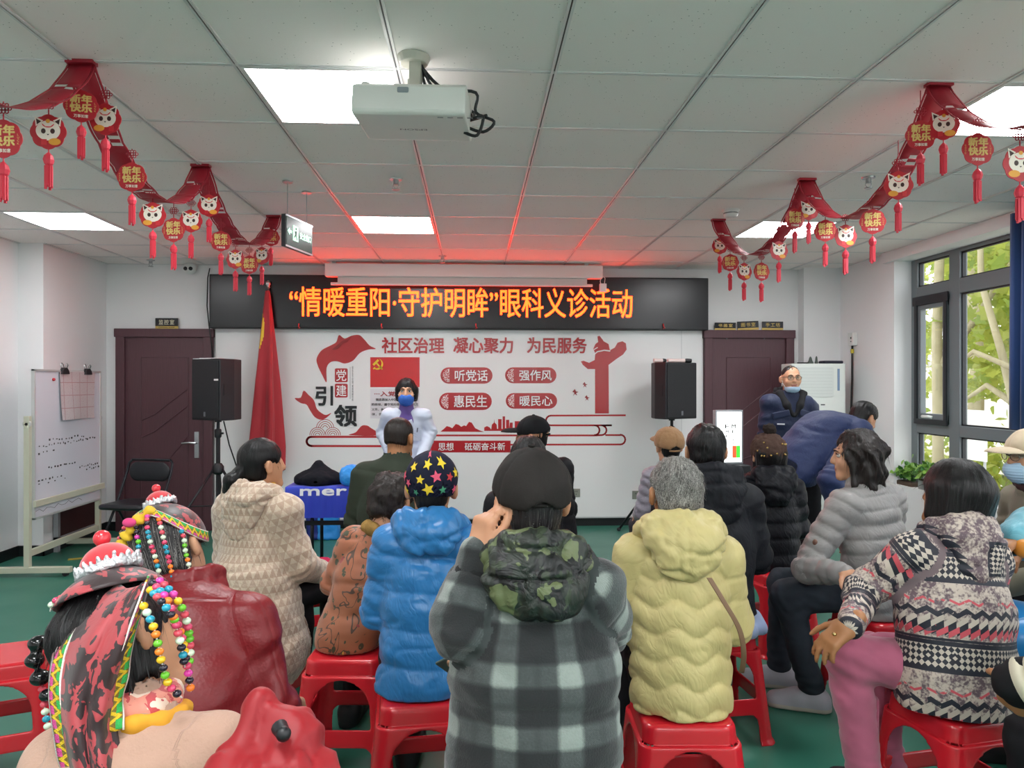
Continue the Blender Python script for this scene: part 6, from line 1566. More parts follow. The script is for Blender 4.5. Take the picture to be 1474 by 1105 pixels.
o.cbox(tuple(coat_pt(-.085, -.19, .142)), (.04, .003, .045), Matrix(p.R2.tolist())).build('chest_pocket', WC, p.jk, bevel=.002)
MB().tube([coat_pt(-.095, -.13, .15), coat_pt(-.09, -.165, .152)], .004, 6).build('pen', M('pen_grey', '3b3f52'), p.jk)
p.trousers(BLK); p.shoes(SHB); p.hair(HB, 'bob', seed=4, grow=.000, fringe=.012, strands=80, length=-.075); p.mask(MASKB)

# man standing by the air conditioner
p = Person('man with glasses and chin mask standing in navy jacket before the right door', T=(1138, 526, 5.75), h=172, yaw=2, pose='stand', lean=1, w=1.0, hs=.95, tone='fair', face=True, res=.008)
NAVJ = nylon('navy_shell', '1d2847', rough=.6).m
p.jacket(NAVJ, t=.012, wrinkle=.012, wf=6, collar=.05, seed=3)
p.hood(fabric('black_hoodie', '141418').m, size=.95, puff=.01)
J = p.J
def q_(x, y, z): return J['c7'] + p.R2 @ np.array((x, y, z))
f = Field(.02)
for sg in (-1, 1): f.cone(q_(sg*.085, .03, .03), q_(sg*.05, .10, -.06), .035, .03).cone(q_(sg*.05, .10, -.06), q_(sg*.01, .125, -.14), .026, .012)
V, Fq = f.mesh(.007); solid('hood_front', V, Fq, M('hoodie_black_plain', '141418', rough=.9), p.jk)
f = Field(.006)
for sg in (-1, 1): f.box(q_(sg*.10, .128, -.13), (.065, .007, .026), R=p.R2 @ RZ_(-sg*.35) @ RY_(sg*.25), r=.006)
V, Fq = f.mesh(.005); solid('pocket_flap', V, Fq, NAVJ, p.jk)
o = MB().cbox(tuple(q_(.11, .152, -.205)), (.028, .002, .005), Matrix((p.R2 @ RZ_(-.35)).tolist())).build('chest_logo', M('logo_white', 'd8d8de'), p.jk); plabel(o, 'small white chest lettering')
p.trousers(BLK); p.shoes(SHB); p.hair(HB, 'short', grow=-.0075, fringe=-.016, amp=.001, strands=0, nape=-.03); p.glasses(M('specs_brown', '4a3a2c', rough=.3)); p.mask(MASKL, chin=True)

# man bending over, seen from behind
p = Person('person in navy jacket bending over to the right beside the air conditioner', root=(1150, 4.95), h=-78, pose='stand', lean=48, bend=34, w=1.12, scale=1.0, pitch=25, tone='mid', res=.009, arms={'L': ((1215, 690, 5.0), (1225, 760, 4.9)), 'R': ((1195, 690, 4.6), (1215, 770, 4.6))})
p.jacket(nylon('navy_cloth', '1e2c55', rough=.65).m, t=.022, wrinkle=.011, wf=6, seed=12, collar=.04, belly=1.05)
p.trousers(BLK); p.shoes(SHB); p.hair(HB, 'short', seed=8, strands=60)
o = MB().box((-.02, -.003, -.004), (.02, .003, .004)); 

# row by the wall
p = Person('man in black jacket and black cap turned left before the white board', T=(768, 601, 4.4), h=10, yaw=62, lean=8, w=1.02, tone='mid')
BLKJ = nylon('black_shell', '131318', rough=.6).m
p.jacket(BLKJ, t=.012, seed=5, wrinkle=.01); p.trousers(BLK); p.shoes(SHB); p.hair(HB, grow=-.012, strands=0); p.cap(fabric('cap_black', '121215').m, g=.004, label='black baseball cap'); p.stool('red stool hidden under the man in the black cap by the wall', 10)
p = Person('man in dark olive green jacket with short black hair in front of the doctor', T=(576, 601, 4.0), h=-6, yaw=-22, pitch=4, lean=8, w=1.14, tone='tan', hs=1.0, res=.007)
OLV = fabric('olive_cloth', '2b3228', '333a2f', rough=.75).m
p.jacket(OLV, t=.012, wrinkle=.008, wf=6, collar=.07, seed=15); p.trousers(BLK); p.shoes(SHB); p.hair(HBR, 'short', grow=-.005, amp=.0015, strands=60, seed=6, nape=-.045); p.stool('red stool under the man in the dark olive jacket', -6)
c = p.J
p = Person('child in grey quilted jacket and tan fleece cap beside the right loudspeaker', T=(963, 618, 4.6), h=8, lean=6, w=1.0, tone='fair', hs=.98)
p.jacket(nylon('pale_grey_nylon', '8d8894').m, t=.012, quilt=(.055, .009), seed=6); p.trousers(GRYT); p.shoes(SHB); p.hair(HB, grow=-.008, strands=40); p.cap(fabric('tan_fleece', 'a5805c', '8f6c4b', rough=.95, sc=160, b=.9).m, g=.010, fluffy=.0015, deep=.012, tilt=.2, label='tan fleece cap'); p.stool('red stool under the child in the tan fleece cap', 8)
p = Person('person with black hair and black padded coat in brown bobble hat, front right row', T=(1106, 628, 4.1), h=-4, lean=8, w=1.0, tone='fair')
BP = nylon('black_puffer', '121319', rough=.5).m
p.jacket(BP, t=.022, quilt=(.085, .010), seed=7, wrinkle=.005); p.hood(BP, size=1.12, puff=.012, quilt=(.06, .006)); p.trousers(BLK); p.shoes(SHB); p.hair(HB, 'bob', grow=-.006, strands=20)
m = fabric('brown_knit', '3b2c28', '57433a', rough=.95, sc=90, b=1.0); KN = m.m
ht = p.cap(KN, 'bobble_hat', brim=False, back_gap=False, g=.012, fluffy=.004, deep=.035, seam=False, label='brown bobble hat with gold specks')
pc_ = p.H((0, -.03, .155)); f = Field(.01).ell(pc_, (.036, .036, .034)); V, Fq = f.mesh(.005); V = V + normals(V, Fq)*(.006*vnoise(V*110, 3))[:, None]; solid('bobble', V, Fq, fabric('bobble_fur', '2a2320', rough=1, sheen=.6).m, ht)
mb = MB(); rg = random.Random(4)
for k in range(12):
    a = rg.uniform(-1.1, 1.1); z = rg.uniform(.0, .09); q = p.H((.104*sin(a)*math.sqrt(max(0, 1-((z-.03)/.11)**2)), -.012-.118*cos(a)*math.sqrt(max(0, 1-((z-.03)/.11)**2)), z)); mb.ball(tuple(q), (.006, .004, .006), 6, 5)
mb.build('sequin', M('sequin_gold', 'c9a968', rough=.25, metal=.8), ht)
p.stool('red stool under the person in the brown bobble hat', 14)

# ---- middle row
p = Person('woman with low ponytail in beige patterned hooded coat on the left', T=(376, 632, 3.2), h=-22, yaw=-26, lean=4, w=1.0, tone='mid', res=.008, leg_h=-14)
def skirt(s, F): F.cone(s.J['pel'] + (0, -.02, .05), np.array((0, -.03, .33)), .20, .262, tag='T'); F.box((0, .34, .2), (.13, .19, .3), r=.02, k=.02, op='-')
p.jacket(BEIGE, 'coat', t=.018, wrinkle=.009, wf=6, seed=21, skirt=skirt, cut='stool', collar=.05, sleeve=1.12); p.hood(BEIGE, size=1.0, wr=.010, drop=1.25, puff=.014)
p.trousers(BLK); p.shoes(SHB); p.hair(HB, 'pony', seed=3, strands=120, amp=.002)
p.scarf(fabric('mustard_wool', 'c9952a', sc=120, b=.4).m, r=.066, z=.045, th=.017, name='neck_scarf', label='mustard yellow neck scarf'); p.stool('red stool under the woman in the beige coat', -22)
p = Person('man with short black hair in dark grey hooded jacket, seated before the glowing eye chart', T=(1016, 612, 3.15), h=-2, yaw=-6, lean=8, w=1.06, tone='mid', res=.008)
DKJ = nylon('dark_slate_shell', '17191f', rough=.65).m
p.jacket(DKJ, t=.012, wrinkle=.008, seed=31, wf=6); p.hood(DKJ, size=1.08, drop=1.0, wr=.006); p.trousers(BLK); p.shoes(SHB); p.hair(HB, 'short', grow=.003, seed=9, strands=260, amp=.003, curl=.003, nape=-.06)
f = Field(.02).cone((-.1, -.15, .455), (.1, -.15, .455), .045, .045).cone((.16, -.11, .455), (.185, .02, .455), .04, .04); f.cut((0, 0, SEAT+.004), (0, 0, -1)); V, Fq = f.mesh(.008); solid('shirt_hem', V, Fq, fabric('shirt_blue', '8f9fc0').m, p.o)
p.stool('red stool under the man in the dark grey hooded jacket', 6)
p = Person('person with dark hair in black coat, mostly hidden behind the plaid jacket', T=(760, 629, 3.35), h=2, lean=6, w=1.0, tone='fair')
p.jacket(BLKJ, t=.012, seed=41); p.trousers(BLK); p.shoes(SHB); p.hair(HB, 'short', seed=11, grow=.002); p.stool('red stool under the person hidden behind the plaid jacket', 0)
p = Person('woman in glossy light grey quilted jacket and dark jeans sitting sideways', T=(1233, 622, 3.3), h=22, leg_h=48, yaw=42, pitch=2, lean=8, side=-2, w=.98, tone='fair', face=True, res=.007, knees={'L': ((0, 0, 0), (0, -.08, 0)), 'R': ((0, 0, 0), (0, .04, 0))}, arms={'L': ((1160, 818, 3.18), (1215, 826, 2.98))})
GN = nylon('silver_grey_nylon', '8f8c8b', rough=.42).m
p.jacket(GN, t=.012, quilt=(.062, .009), seed=51, wrinkle=.006, collar=.065, hem=.12)
pb = p.J['shL']*.45 + p.J['elL']*.55; o = Field(.004).ell(pb + RZ_(-p.h) @ np.array((-.058, -.045, 0)), (.012, .012, .016)); V, Fq = o.mesh(.004); plabel(solid('sleeve_badge', V, Fq, M('badge_brown', '6d4a3c'), p.jk), 'small brown sleeve badge')
p.trousers(JEAN, loose=1.06, wr=.006); p.shoes(M('trainer_grey', 'b7b8c2', rough=.6), M('trainer_sole', 'c9c2b6', rough=.7), label='pale grey running shoe', k=.92); p.hair(hairmat('hair_wavy', '0f0d0d', '2d2522'), 'wavy', seed=14, grow=.004, strands=420, amp=.004, curl=.004); p.stool('red stool under the woman in the silver grey quilted jacket', 18)

# ---- orange and blue
p = Person('woman in orange floral silk jacket leaning towards the person in the star cap', T=(568, 684, 2.95), h=-8, yaw=-20, pitch=12, lean=14, side=17, w=.92, tone='mid', res=.008)
p.jacket(FLORAL, t=.008, wrinkle=.007, seed=61, collar=.05, wf=7, belly=1.08); p.trousers(BLK); p.shoes(SHB); p.hair(hairmat('hair_curly', '120f0f', '322724'), 'short', seed=17, amp=.004, strands=360, grow=.006, curl=.010)
p.scarf(fabric('leopard_fur', '3d2a1c', 'b08a4a', rough=.95, sc=200, b=.8).m, r=.072, z=.012, th=.024, name='fur_collar', label='dark brown and gold fur collar'); p.stool('red stool under the woman in the orange floral jacket', -4)
p = Person('person in bright blue down jacket and navy star-print cap, centre left', T=(621, 657, 2.52), h=-4, yaw=4, lean=9, side=2, w=.94, tone='mid', res=.007)
BLN = nylon('blue_down', '2e76b2', rough=.34, b=.2).m
p.jacket(BLN, t=.016, quilt=(.118, .014), wrinkle=.006, wf=13, seed=71, hem=.1); p.hood(BLN, size=.98, wr=.009, drop=.55, puff=.014); p.trousers(fabric('trousers_maroon', '3a1418').m); p.shoes(SHB); p.hair(HB, grow=-.012, strands=0)
ht = p.cap(fabric('star_navy', '171a2e').m, 'star_cap', brim=False, back_gap=False, g=.007, deep=.04, seam=False, label='navy cap printed with yellow and pink stars')
rg = random.Random(9); mb = MB(); SM = [M('star_'+n, c, rough=.7) for n, c in (('yellow', 'e3c52e'), ('pink', 'd9506f'), ('green', '3f8f6a'), ('red', 'c23038'))]
for k, (a, z, r_, mi) in enumerate(((-.1, .095, .026, 0), (.55, .10, .030, 0), (-.75, .085, .024, 0), (.25, .055, .028, 1), (-.35, .045, .022, 0), (.8, .05, .022, 3), (-.9, .03, .020, 1), (-.05, .012, .030, 0), (.5, .008, .020, 2), (1.2, .06, .026, 0), (-1.25, .05, .026, 1), (-.55, .0, .016, 2), (1.1, .005, .022, 1), (-.05, .128, .02, 1), (-1.15, .0, .024, 0), (1.7, .05, .024, 0), (-1.7, .05, .024, 0))):
    mb.mat(mi); pts = []
    for j in range(10):
        rr = r_*.78*(1 if j % 2 == 0 else .45); t_ = 2*pi*j/10 + k; aa = a + rr*cos(t_)/.095; zz = z + rr*sin(t_)
        q = max(0, 1 - ((zz-.034)/.1015)**2)**.5; pts.append(p.H((.0962*q*sin(aa), -.010 - .1122*q*cos(aa), zz)))
    cn = sum(pts)/10; cn = cn + (cn - p.H((0, -.01, .034)))*.012; n0 = len(mb.v); mb.add([cn] + pts, [(0, 1+j, 1+(j+1) % 10) for j in range(10)])
mb.build('star_print', SM, ht); p.stool('red stool under the person in the bright blue down jacket', 6)

# ---- woman in cream puffer
p = Person('woman with grey hair in pale yellow wavy-quilted jacket, centre right', T=(972, 661, 2.38), h=-5, yaw=10, lean=8, w=1.02, tone='tan', res=.007)
YW = nylon('pale_yellow_nylon', 'c2b37a', rough=.5, b=.15).m
p.jacket(YW, t=.012, quilt=(.082, .013), quilt_sleeves=False, wave=(.014, .17), wrinkle=.005, wf=9, seed=81, hem=.14); p.hood(YW, size=1.1, wr=.008, drop=.75, puff=.016); p.trousers(BLK); p.shoes(SHB); p.hair(HGREY, 'short', grow=.002, seed=19, amp=.004, strands=700, curl=.006, nape=-.06)
c7, R2 = p.J['c7'], p.R2
pts = [c7 + R2 @ np.array(v) for v in ((.06, -.165, -.10), (.10, -.175, -.17), (.145, -.165, -.25), (.165, -.13, -.33), (.175, -.06, -.40))]
plabel(strip('bag_strap', smoothpts([tuple(q) for q in pts], 6, False), [R2[:, 0]]*25, .016, M('strap_brown', '7d5f48', rough=.6), p.o), 'thin brown bag strap'); p.stool('red stool under the woman in the pale yellow jacket', -3)

# ---- woman in geometric print jacket
def knee_hand(s, F, n): hand(F, s.J['wrL'], s.local((1190, 926, 2.22)) - s.J['wrL'], RZ_(-s.h) @ np.array((-.55, -.35, .75)), 1, curl=(.30, .34, .38, .42), s=1.0, thumb=(.7, .3))
p = Person('woman with black bob in navy and cream geometric print jacket, pink trousers', T=(1380, 666, 2.45), h=12, leg_h=48, yaw=6, lean=10, side=7, roll=10, ndx=.03, w=1.06, tone='tan', res=.007, arms={'L': ((1240, 850, 2.42), (1224, 898, 2.22))}, hands={'L': knee_hand}, knees={'L': ((.0, -.05, .06), (.0, -.10, 0)), 'R': ((.02, -.13, .0), (.02, -.16, 0))})
p.jacket(AZTEC, t=.018, wrinkle=.009, wf=7, seed=91, hem=.14, collar=.05, belly=1.16, seam=M('seam_mauve', '76666a', rough=.8)); p.hood(AZH, size=1.0, wr=.007, drop=1.1, puff=.008)
p.trousers(fabric('pink_fleece', 'a5566f', 'ae5f78', rough=.95, sheen=.4, sc=200).m, loose=1.12, wr=.007)
m = Mat('mesh_shoe', hexc('17161a'), rough=.8); u, v, w_ = m.attr(); vd, _ = m.voronoi(95); m.color(m.mix((vd < .22)*(v < .05), hexc('17161a'), hexc('c9668c')))
p.shoes(m.m, M('sole_cream', 'c9b98c', rough=.7), label='black mesh shoe with cream sole'); p.hair(HB, 'bob', seed=23, grow=.010, fringe=.01, strands=200, amp=.002)
f = Field(.004).ell(p.J['wrL']*.35 + p.local((1190, 926, 2.22))*.65 + RZ_(-p.h) @ np.array((-.008, -.012, .012)), (.008, .008, .006)); V, Fq = f.mesh(.003); plabel(solid('ring', V, Fq, M('ring_gold', 'c9b27a', rough=.2, metal=1.0), p.o), 'gold finger ring')
p.stool('red stool under the woman in the geometric print jacket', 10)

# ---- right edge
p = Person('person in beige cap, glasses and mask, olive jacket, by the window', T=(1487, 622, 3.2), h=80, yaw=8, lean=6, w=1.0, tone='fair', face=True, res=.008)
p.jacket(fabric('khaki_cloth', '6a6553', '747060', rough=.8).m, t=.014, wrinkle=.009, wf=6, seed=101, collar=.05); p.trousers(BLK); p.shoes(SHB); p.hair(HB, 'short', grow=-.006, strands=40)
p.cap(fabric('cap_beige', 'b3a48c', sc=250).m, g=.008, label='beige baseball cap'); p.glasses(M('specs_steel', '8a857a', rough=.2, metal=.8)); p.mask(MASKL); p.scarf(fabric('dark_print_scarf', '2b2326', '5a3a3a', sc=60, b=.5).m, r=.072, z=.035, th=.02, name='neck_scarf', label='dark patterned neck scarf'); p.stool('red stool under the person in the beige cap by the window', 80)
p = Person('person in turquoise costume with shiny blue skirt at the right edge', root=(1650, 2.62), h=80, lean=4, scale=.95, w=1.0, tone='tan', res=.008, arms={'L': ((1492, 760, 2.5), (1462, 775, 2.45)), 'R': ((1500, 770, 2.85), (1470, 790, 2.75))})
TQ = nylon('turquoise_satin', '5fa3b4', rough=.45).m; SAT = fabric('blue_satin', '1078b8', '1a86c6', rough=.3, sheen=.3, sc=40).m
p.jacket(TQ, 'costume_top', t=.006, sleeve=1.25, wrinkle=.007, seed=111)
for n in 'LR':
    a, b = p.J['el'+n], p.J['wr'+n]; d = unit(b-a); MB().tube([b - d*.075, b - d*.055], [.066, .066], 18).build('cuff_trim', M('trim_gold', 'c9c08a', rough=.5), p.jk, smooth=True, auto=.8); MB().tube([b - d*.05, b + d*.012], [.045, .04], 16).build('dark_cuff', M('cuff_dark', '23282e', rough=.8), p.jk, smooth=True, auto=.8)
f = Field(.06)
for n in 'LR':
    f.cone(p.J['hip'+n] + (0, 0, .01), p.J['kn'+n] + (0, .03, .01), .10, .095); f.cone(p.J['kn'+n] + (0, .03, .01), p.J['kn'+n] + (0, .05, -.26), .10, .125)
f.cut((0, 0, .22), (0, 0, -1)); f.box((0, 0, .16), (.2, .2, .273), r=.01, k=.01, op='-'); V, Fq = f.mesh(.009); V = relax(V, Fq, 1); N_ = normals(V, Fq); V = V + N_*(.012*np.sin(V[:, 0]*70 + V[:, 1]*30 + 2*vnoise(V*6, 2))*(V[:, 2] < .48))[:, None]; sk_ = solid('skirt', V, Fq, SAT, p.o)
p.shoes(SHB); p.hair(HB, 'bob'); p.stool('red stool under the person in the blue skirt at the right edge', 78)
o = thing('handheld_microphone', 'dark handheld microphone with silver ring held at the right edge', 'microphone', V3(at(1452, 794, d=2.44)))
MB().tube([(-.035, -.02, .0), (.12, .02, .0)], [.012, .015], 12).build('body', BLACK, o, smooth=True, auto=.7); MB().tube([(.06, .004, 0), (.07, .007, 0)], .0165, 12).build('ring', STEEL, o, smooth=True, auto=.7); MB().ball((.135, .024, 0), .024, 14, 9).build('grille_head', STEEL, o, smooth=True)
q = at(1474, 789, d=2.40); o = MB().ball((0, 0, 0), (.034, .034, .032), 20, 14).build('orange_fruit', M('orange_peel', 'd98a2c', rough=.5), smooth=True); o.location = V3(q); tag(o, 'orange round fruit held in the hand at the right edge', 'fruit')
p = Person('person at the lower right edge with black sleeve and wide cream bands', root=(1800, 1.76), h=80, lean=8, scale=1.0, tone='tan', res=.008, arms={'L': ((1560, 985, 1.72), (1468, 985, 1.82))}, hands={'L': lambda s, F, n: hand(F, s.J['wrL'], s.local((1452, 1025, 1.88)) - s.J['wrL'], RZ_(-s.h) @ np.array((-.8, -.5, .2)), 1, curl=(.7, .8, .9, 1.0))})
p.jacket(fabric('black_robe', '17171a').m, t=.012, sleeve=1.2, seed=121); p.trousers(BLK); p.shoes(SHB); p.hair(HB, 'bob')
a, b = p.J['elL'], p.J['wrL']; d = unit(b-a); L_ = np.linalg.norm(b-a)
mb = MB(); CRB = fabric('cream_wool', 'cfc8b2', rough=.9).m; up = np.array((0, 0, 1.)); sd = unit(np.cross(d, up)); up2 = np.cross(sd, d)
for t0, sl in ((.28, .5), (.52, .45), (.78, .35)):
    ring = [a + d*L_*(t0 + sl*.25*sin(w_) ) + (sd*cos(w_) + up2*sin(w_))*(.076 - .012*t0) for w_ in [2*pi*k/28 for k in range(29)]]
    V = []; 
    for q in ring: V += [q - d*.017, q + d*.017]
    mb.add(V, [(2*k, 2*k+1, 2*k+3, 2*k+2) for k in range(28)])
bo_ = mb.build('cream_band', CRB, p.jk, smooth=True); s_ = bo_.modifiers.new('thickness', 'SOLIDIFY'); s_.thickness = .006
p.stool('red stool under the person with the cream-banded black sleeve', 62)

# ---- man in plaid
def ear_hand(s, F, n): hand(F, s.J['wrL'], RZ_(-s.h) @ np.array((.20, .05, 1.)), RZ_(-s.h) @ np.array((-.80, -.60, .1)), 1, curl=(.45, .70, .85, .95), s=.98, spread=.04, thumb=(1.15, .35))
def phone_hand(s, F, n): hand(F, s.J['wrR'], RZ_(-s.h) @ np.array((-1, .05, .12)), RZ_(-s.h) @ np.array((.1, .75, -.6)), -1, curl=(.45, .5, .5, .55), s=1.0)
p = Person('man in grey baseball cap and plaid jacket with camouflage hood, foreground centre', T=(765, 655, 1.74), h=-2, yaw=10, pitch=2, lean=7, w=.90, tone='mid', res=.006, arms={'L': ((664, 905, 1.63), (688, 800, 1.68)), 'R': ((872, 905, 1.86), (712, 962, 1.98))}, hands={'L': ear_hand, 'R': phone_hand})
p.jacket(PLAID, t=.024, quilt=(.215, .012), wrinkle=.008, wf=8, seed=131, collar=.05, sleeve=.86, belly=1.18, hem=.12, seam=M('seam_charcoal', '343a3a', rough=.9))
p.hood(CAMO, size=.93, wr=.009, drop=.72, puff=.02, label='dark green camouflage hood')
a, b = p.J['elL'], p.J['wrL']; d = unit(b-a); MB().tube([b - d*.05, b - d*.0, b + d*.012], [.046, .043, .038], 18).build('ribbed_cuff', M('cuff_black', '141416', rough=.9), p.jk, smooth=True, auto=.9)
p.trousers(NVT, wr=.006); p.shoes(SHB); p.hair(HSALT, grow=-.006, strands=200, seed=29, nape=-.085)
MB().tube([p.J['hipL'] + (-.10, .0, .01), p.J['hipL'] + (-.105, .12, .0), p.J['knL'] + (-.085, -.05, .02)], .005, 6).build('side_piping', M('piping_white', 'dcdce2'), p.o)
p.cap(fabric('cap_charcoal', '221f1e', '2a2624', sc=220, b=.25).m, g=.010, tilt=.24, deep=.006, ears=True, bt=.02, label='charcoal grey baseball cap'); p.stool('red stool under the man in the plaid jacket, below the picture', -2)
PL = p
t = thing('smartphone', 'grey smartphone held low beside the plaid jacket', 'phone', V3(at(661, 956, d=1.93)), 0)
R_ = Matrix((p.R2 @ np.eye(3)).tolist()); t.rotation_euler = (rad(-38), rad(38), rad(8))
MB().box((-.038, -.078, -.004), (.038, .078, .004)).build('case', M('phone_case', '3a4a45', rough=.3), t, bevel=.003)
MB().box((-.034, -.074, .0041), (.034, .074, .0048)).build('screen', M('phone_screen', 'c8ccc6', rough=.1), t)
mb = MB(); rg = random.Random(2)
for k in range(8): mb.cbox((-.024+.016*(k % 4), -.06 + .02*(k//4), .0049), (.004, .004, .0003))
mb.build('screen_icon', M('icon_dark', '3a3d3c'), t)

# ---- the two women with beaded headdresses
def headdress(p, a0, b0, g, parent, trim_w=.030, c0=0.0):
    """brocade cap ending in an embroidered band; returns ring(phi) in head space"""
    E = np.array((.088+g, .106+g, .098+g)); C = np.array((0, -.012, .030))
    def pt(phi, th, k=1.0): return C + E*k*np.array((sin(th)*sin(phi), -sin(th)*cos(phi), cos(th)))
    def edge(phi):
        lo, hi = 0, pi
        for _ in range(30):
            th = (lo+hi)/2; q = pt(phi, th)
            if q[2] > a0 + b0*q[1] - c0*q[0]*q[0]: lo = th
            else: hi = th
        return lo
    V, Fq, pt_ = [], [], []; n, m_ = 56, 14
    for i in range(n):
        ph = 2*pi*i/n; te = edge(ph)
        for j in range(m_+1):
            th = te*j/m_; q = pt(ph, th, 1 + .004*vnoise(np.array([[cos(ph)*3, sin(ph)*3, th*5]]), 3)[0]); V.append(p.H(q)); pt_.append((q[0], q[1], q[2]))
    for i in range(n):
        for j in range(m_): a = i*(m_+1)+j; b = ((i+1) % n)*(m_+1)+j; Fq.append((a, a+1, b+1, b))
    o = solid('headdress', np.array(V), np.array(Fq), BROC, p.o, pt_); s_ = o.modifiers.new('thickness', 'SOLIDIFY'); s_.thickness = .003
    plabel(o, 'red brocade headdress with embroidered edge')
    cen, sd = [], []
    if not trim_w: return o, (lambda ph, k=1.06: pt(ph, edge(ph), k)), pt
    for i in range(n+1):
        ph = 2*pi*i/n; te = edge(ph); A_, B_ = p.H(pt(ph, te, 1.02)), p.H(pt(ph, te-trim_w/.1, 1.03)); cen.append((A_+B_)/2); sd.append(unit(B_-A_))
    strip('embroidered_trim', cen, sd, trim_w, TRIM, o, .003)
    return o, (lambda ph, k=1.06: pt(ph, edge(ph), k)), pt
p2 = p = Person('woman in dark red leather jacket with beaded headdress, second from left', T=(231, 738, 1.95), h=-10, yaw=-8, pitch=10, roll=-24, ndx=-.03, lean=24, side=-10, w=1.36, tone='fair', res=.007)
p.jacket(LEATHER, t=.012, wrinkle=.010, wf=6, seed=141, collar=.0, hem=.14)
J = p.J; f = Field(.02); c, R2 = J['c7'], p.R2      # tall turned-up collar
for k in range(9):
    a0, a1 = pi*(-.15 + 1.3*k/9) + pi, pi*(-.15 + 1.3*(k+1)/9) + pi
    A, B = [c + R2 @ np.array((.094*cos(q), .080*sin(q) + .008, .058 + .016*cos(q))) for q in (a0, a1)]; f.cone(A, B, .012, .012, k=.004); f.cone(A - R2[:, 2]*.035, B - R2[:, 2]*.035, .014, .014, k=.01); f.cone(A - R2[:, 2]*.075, B - R2[:, 2]*.075, .022, .022); f.cone(A, A - R2[:, 2]*.07, .012, .022)
V, Fq = f.mesh(.006); V = V + normals(V, Fq)*(.006*fbm(V*16, 2))[:, None]; solid('collar', V, Fq, LEATHER, p.jk, np.c_[V[:, 0]+5, V[:, 2]+5, V[:, 1]])
p.trousers(BLK); p.shoes(SHB); p.hair(hairmat('hair_iron', '19181b', '3a3839', '8d8a88', .55), 'short', seed=33, grow=.0, strands=420, amp=.004)
hd, ring, ept = headdress(p, .058, -.42, .006, p.o, .028, 7.0); crown_cap(p, (0, -.004, .140), .78, .0, hd)
def drop_path(ph, L, out=.012):
    q0 = ring(ph); pts = [p.H(q0)]
    for k in range(1, 7):
        z = q0[2] - L*k/6; zz = max(z, -.02); q = max(.15, 1 - ((zz-.03)/.112)**2)**.5; pts.append(p.H(((.094+out)*q*sin(ph), -.012-(.112+out)*q*cos(ph), z)))
    return pts
for k, (ph, L) in enumerate(((-.95, .16), (-.62, .17), (.42, .16), (.70, .20), (1.12, .17), (-1.4, .15))): bead_strand(drop_path(ph, L), .0068, hd, 50+k)
A_, B_ = drop_path(-.34, .13), drop_path(.16, .12); bead_strand(A_[:5] + [(A_[5]+B_[5])/2 - p.Rh[:, 2]*.012] + B_[:5][::-1], .0068, hd, 61)
f = Field(.01); tp = [p.local(q) for q in ((216, 735, 1.87), (200, 748, 1.84), (184, 768, 1.82), (170, 792, 1.82), (161, 815, 1.83))]
for k, (A_, B_) in enumerate(zip(tp[:-1], tp[1:])): f.cone(A_, B_, .011, .011)
V, Fq = f.mesh(.005); V = V + normals(V, Fq)*(.005*np.sin(V[:, 2]*230+V[:, 0]*170))[:, None]; plabel(solid('yellow_tassel', V, Fq, M('tassel_yellow', 'd8b02a', rough=.8), hd), 'yellow cord tassel hanging at the left')
f = Field(.004)
for k in range(10): f.cone(tp[-1] + np.array((.004*sin(k*2.4), .004*cos(k*2.4), .01)), tp[-1] + np.array((.012*sin(k*2.4), .012*cos(k*2.4), -.05)), .0028, .002)
V, Fq = f.mesh(.0025); solid('tassel_fringe', V, Fq, M('tassel_yellow'), hd)
mb = MB().ball(tuple(p.local((186, 752, 1.81))), (.018, .012, .012), 10, 7); mb.build('pink_pompom', M('pompom_pink', 'd8447c', rough=.9), hd, smooth=True)

p1 = p = Person('woman in pink knit sweater with beaded red brocade headdress, nearest at lower left', T=(160, 836, 1.33), h=-12, yaw=-26, pitch=4, roll=-28, ndx=-.04, lean=22, side=-10, w=1.1, tone='mid', res=.006)
PK = fabric('pink_knit', 'b3917f', rough=.95, sc=160, b=.5); x_, y_, z_ = PK.attr(); PK.bump((x_*60).sin()*.5 + PK.noise(160, 2)*.5, .5, .006); PK = PK.m
p.jacket(PK, 'sweater', t=.006, wrinkle=.006, seed=151, collar=.06)
m = fabric('pink_cream_floral', 'e0b9a8', rough=.6); m.color(m.mix(m.noise(28, 3, dist=1.0) > .54, m.mix(m.noise(17, 2) > .52, hexc('e6cdbb'), hexc('d98a78')), hexc('b9464a'))); p.scarf(m.m, r=.070, z=.04, th=.022, name='neck_scarf', label='pink and cream floral neck scarf'); p.scarf(M('scarf_yellow', 'd99a25', rough=.8), r=.084, z=.012, th=.014, name='scarf_edge', label='mustard yellow scarf edge')
p.trousers(BLK); p.shoes(SHB); p.hair(HB, 'bob', seed=37, grow=-.004, strands=320, amp=.003, length=-.10)
hd, ring, ept = headdress(p, .085, .0, .008, p.o, 0); crown_cap(p, (0, -.010, .138), 1.04, .05, hd)
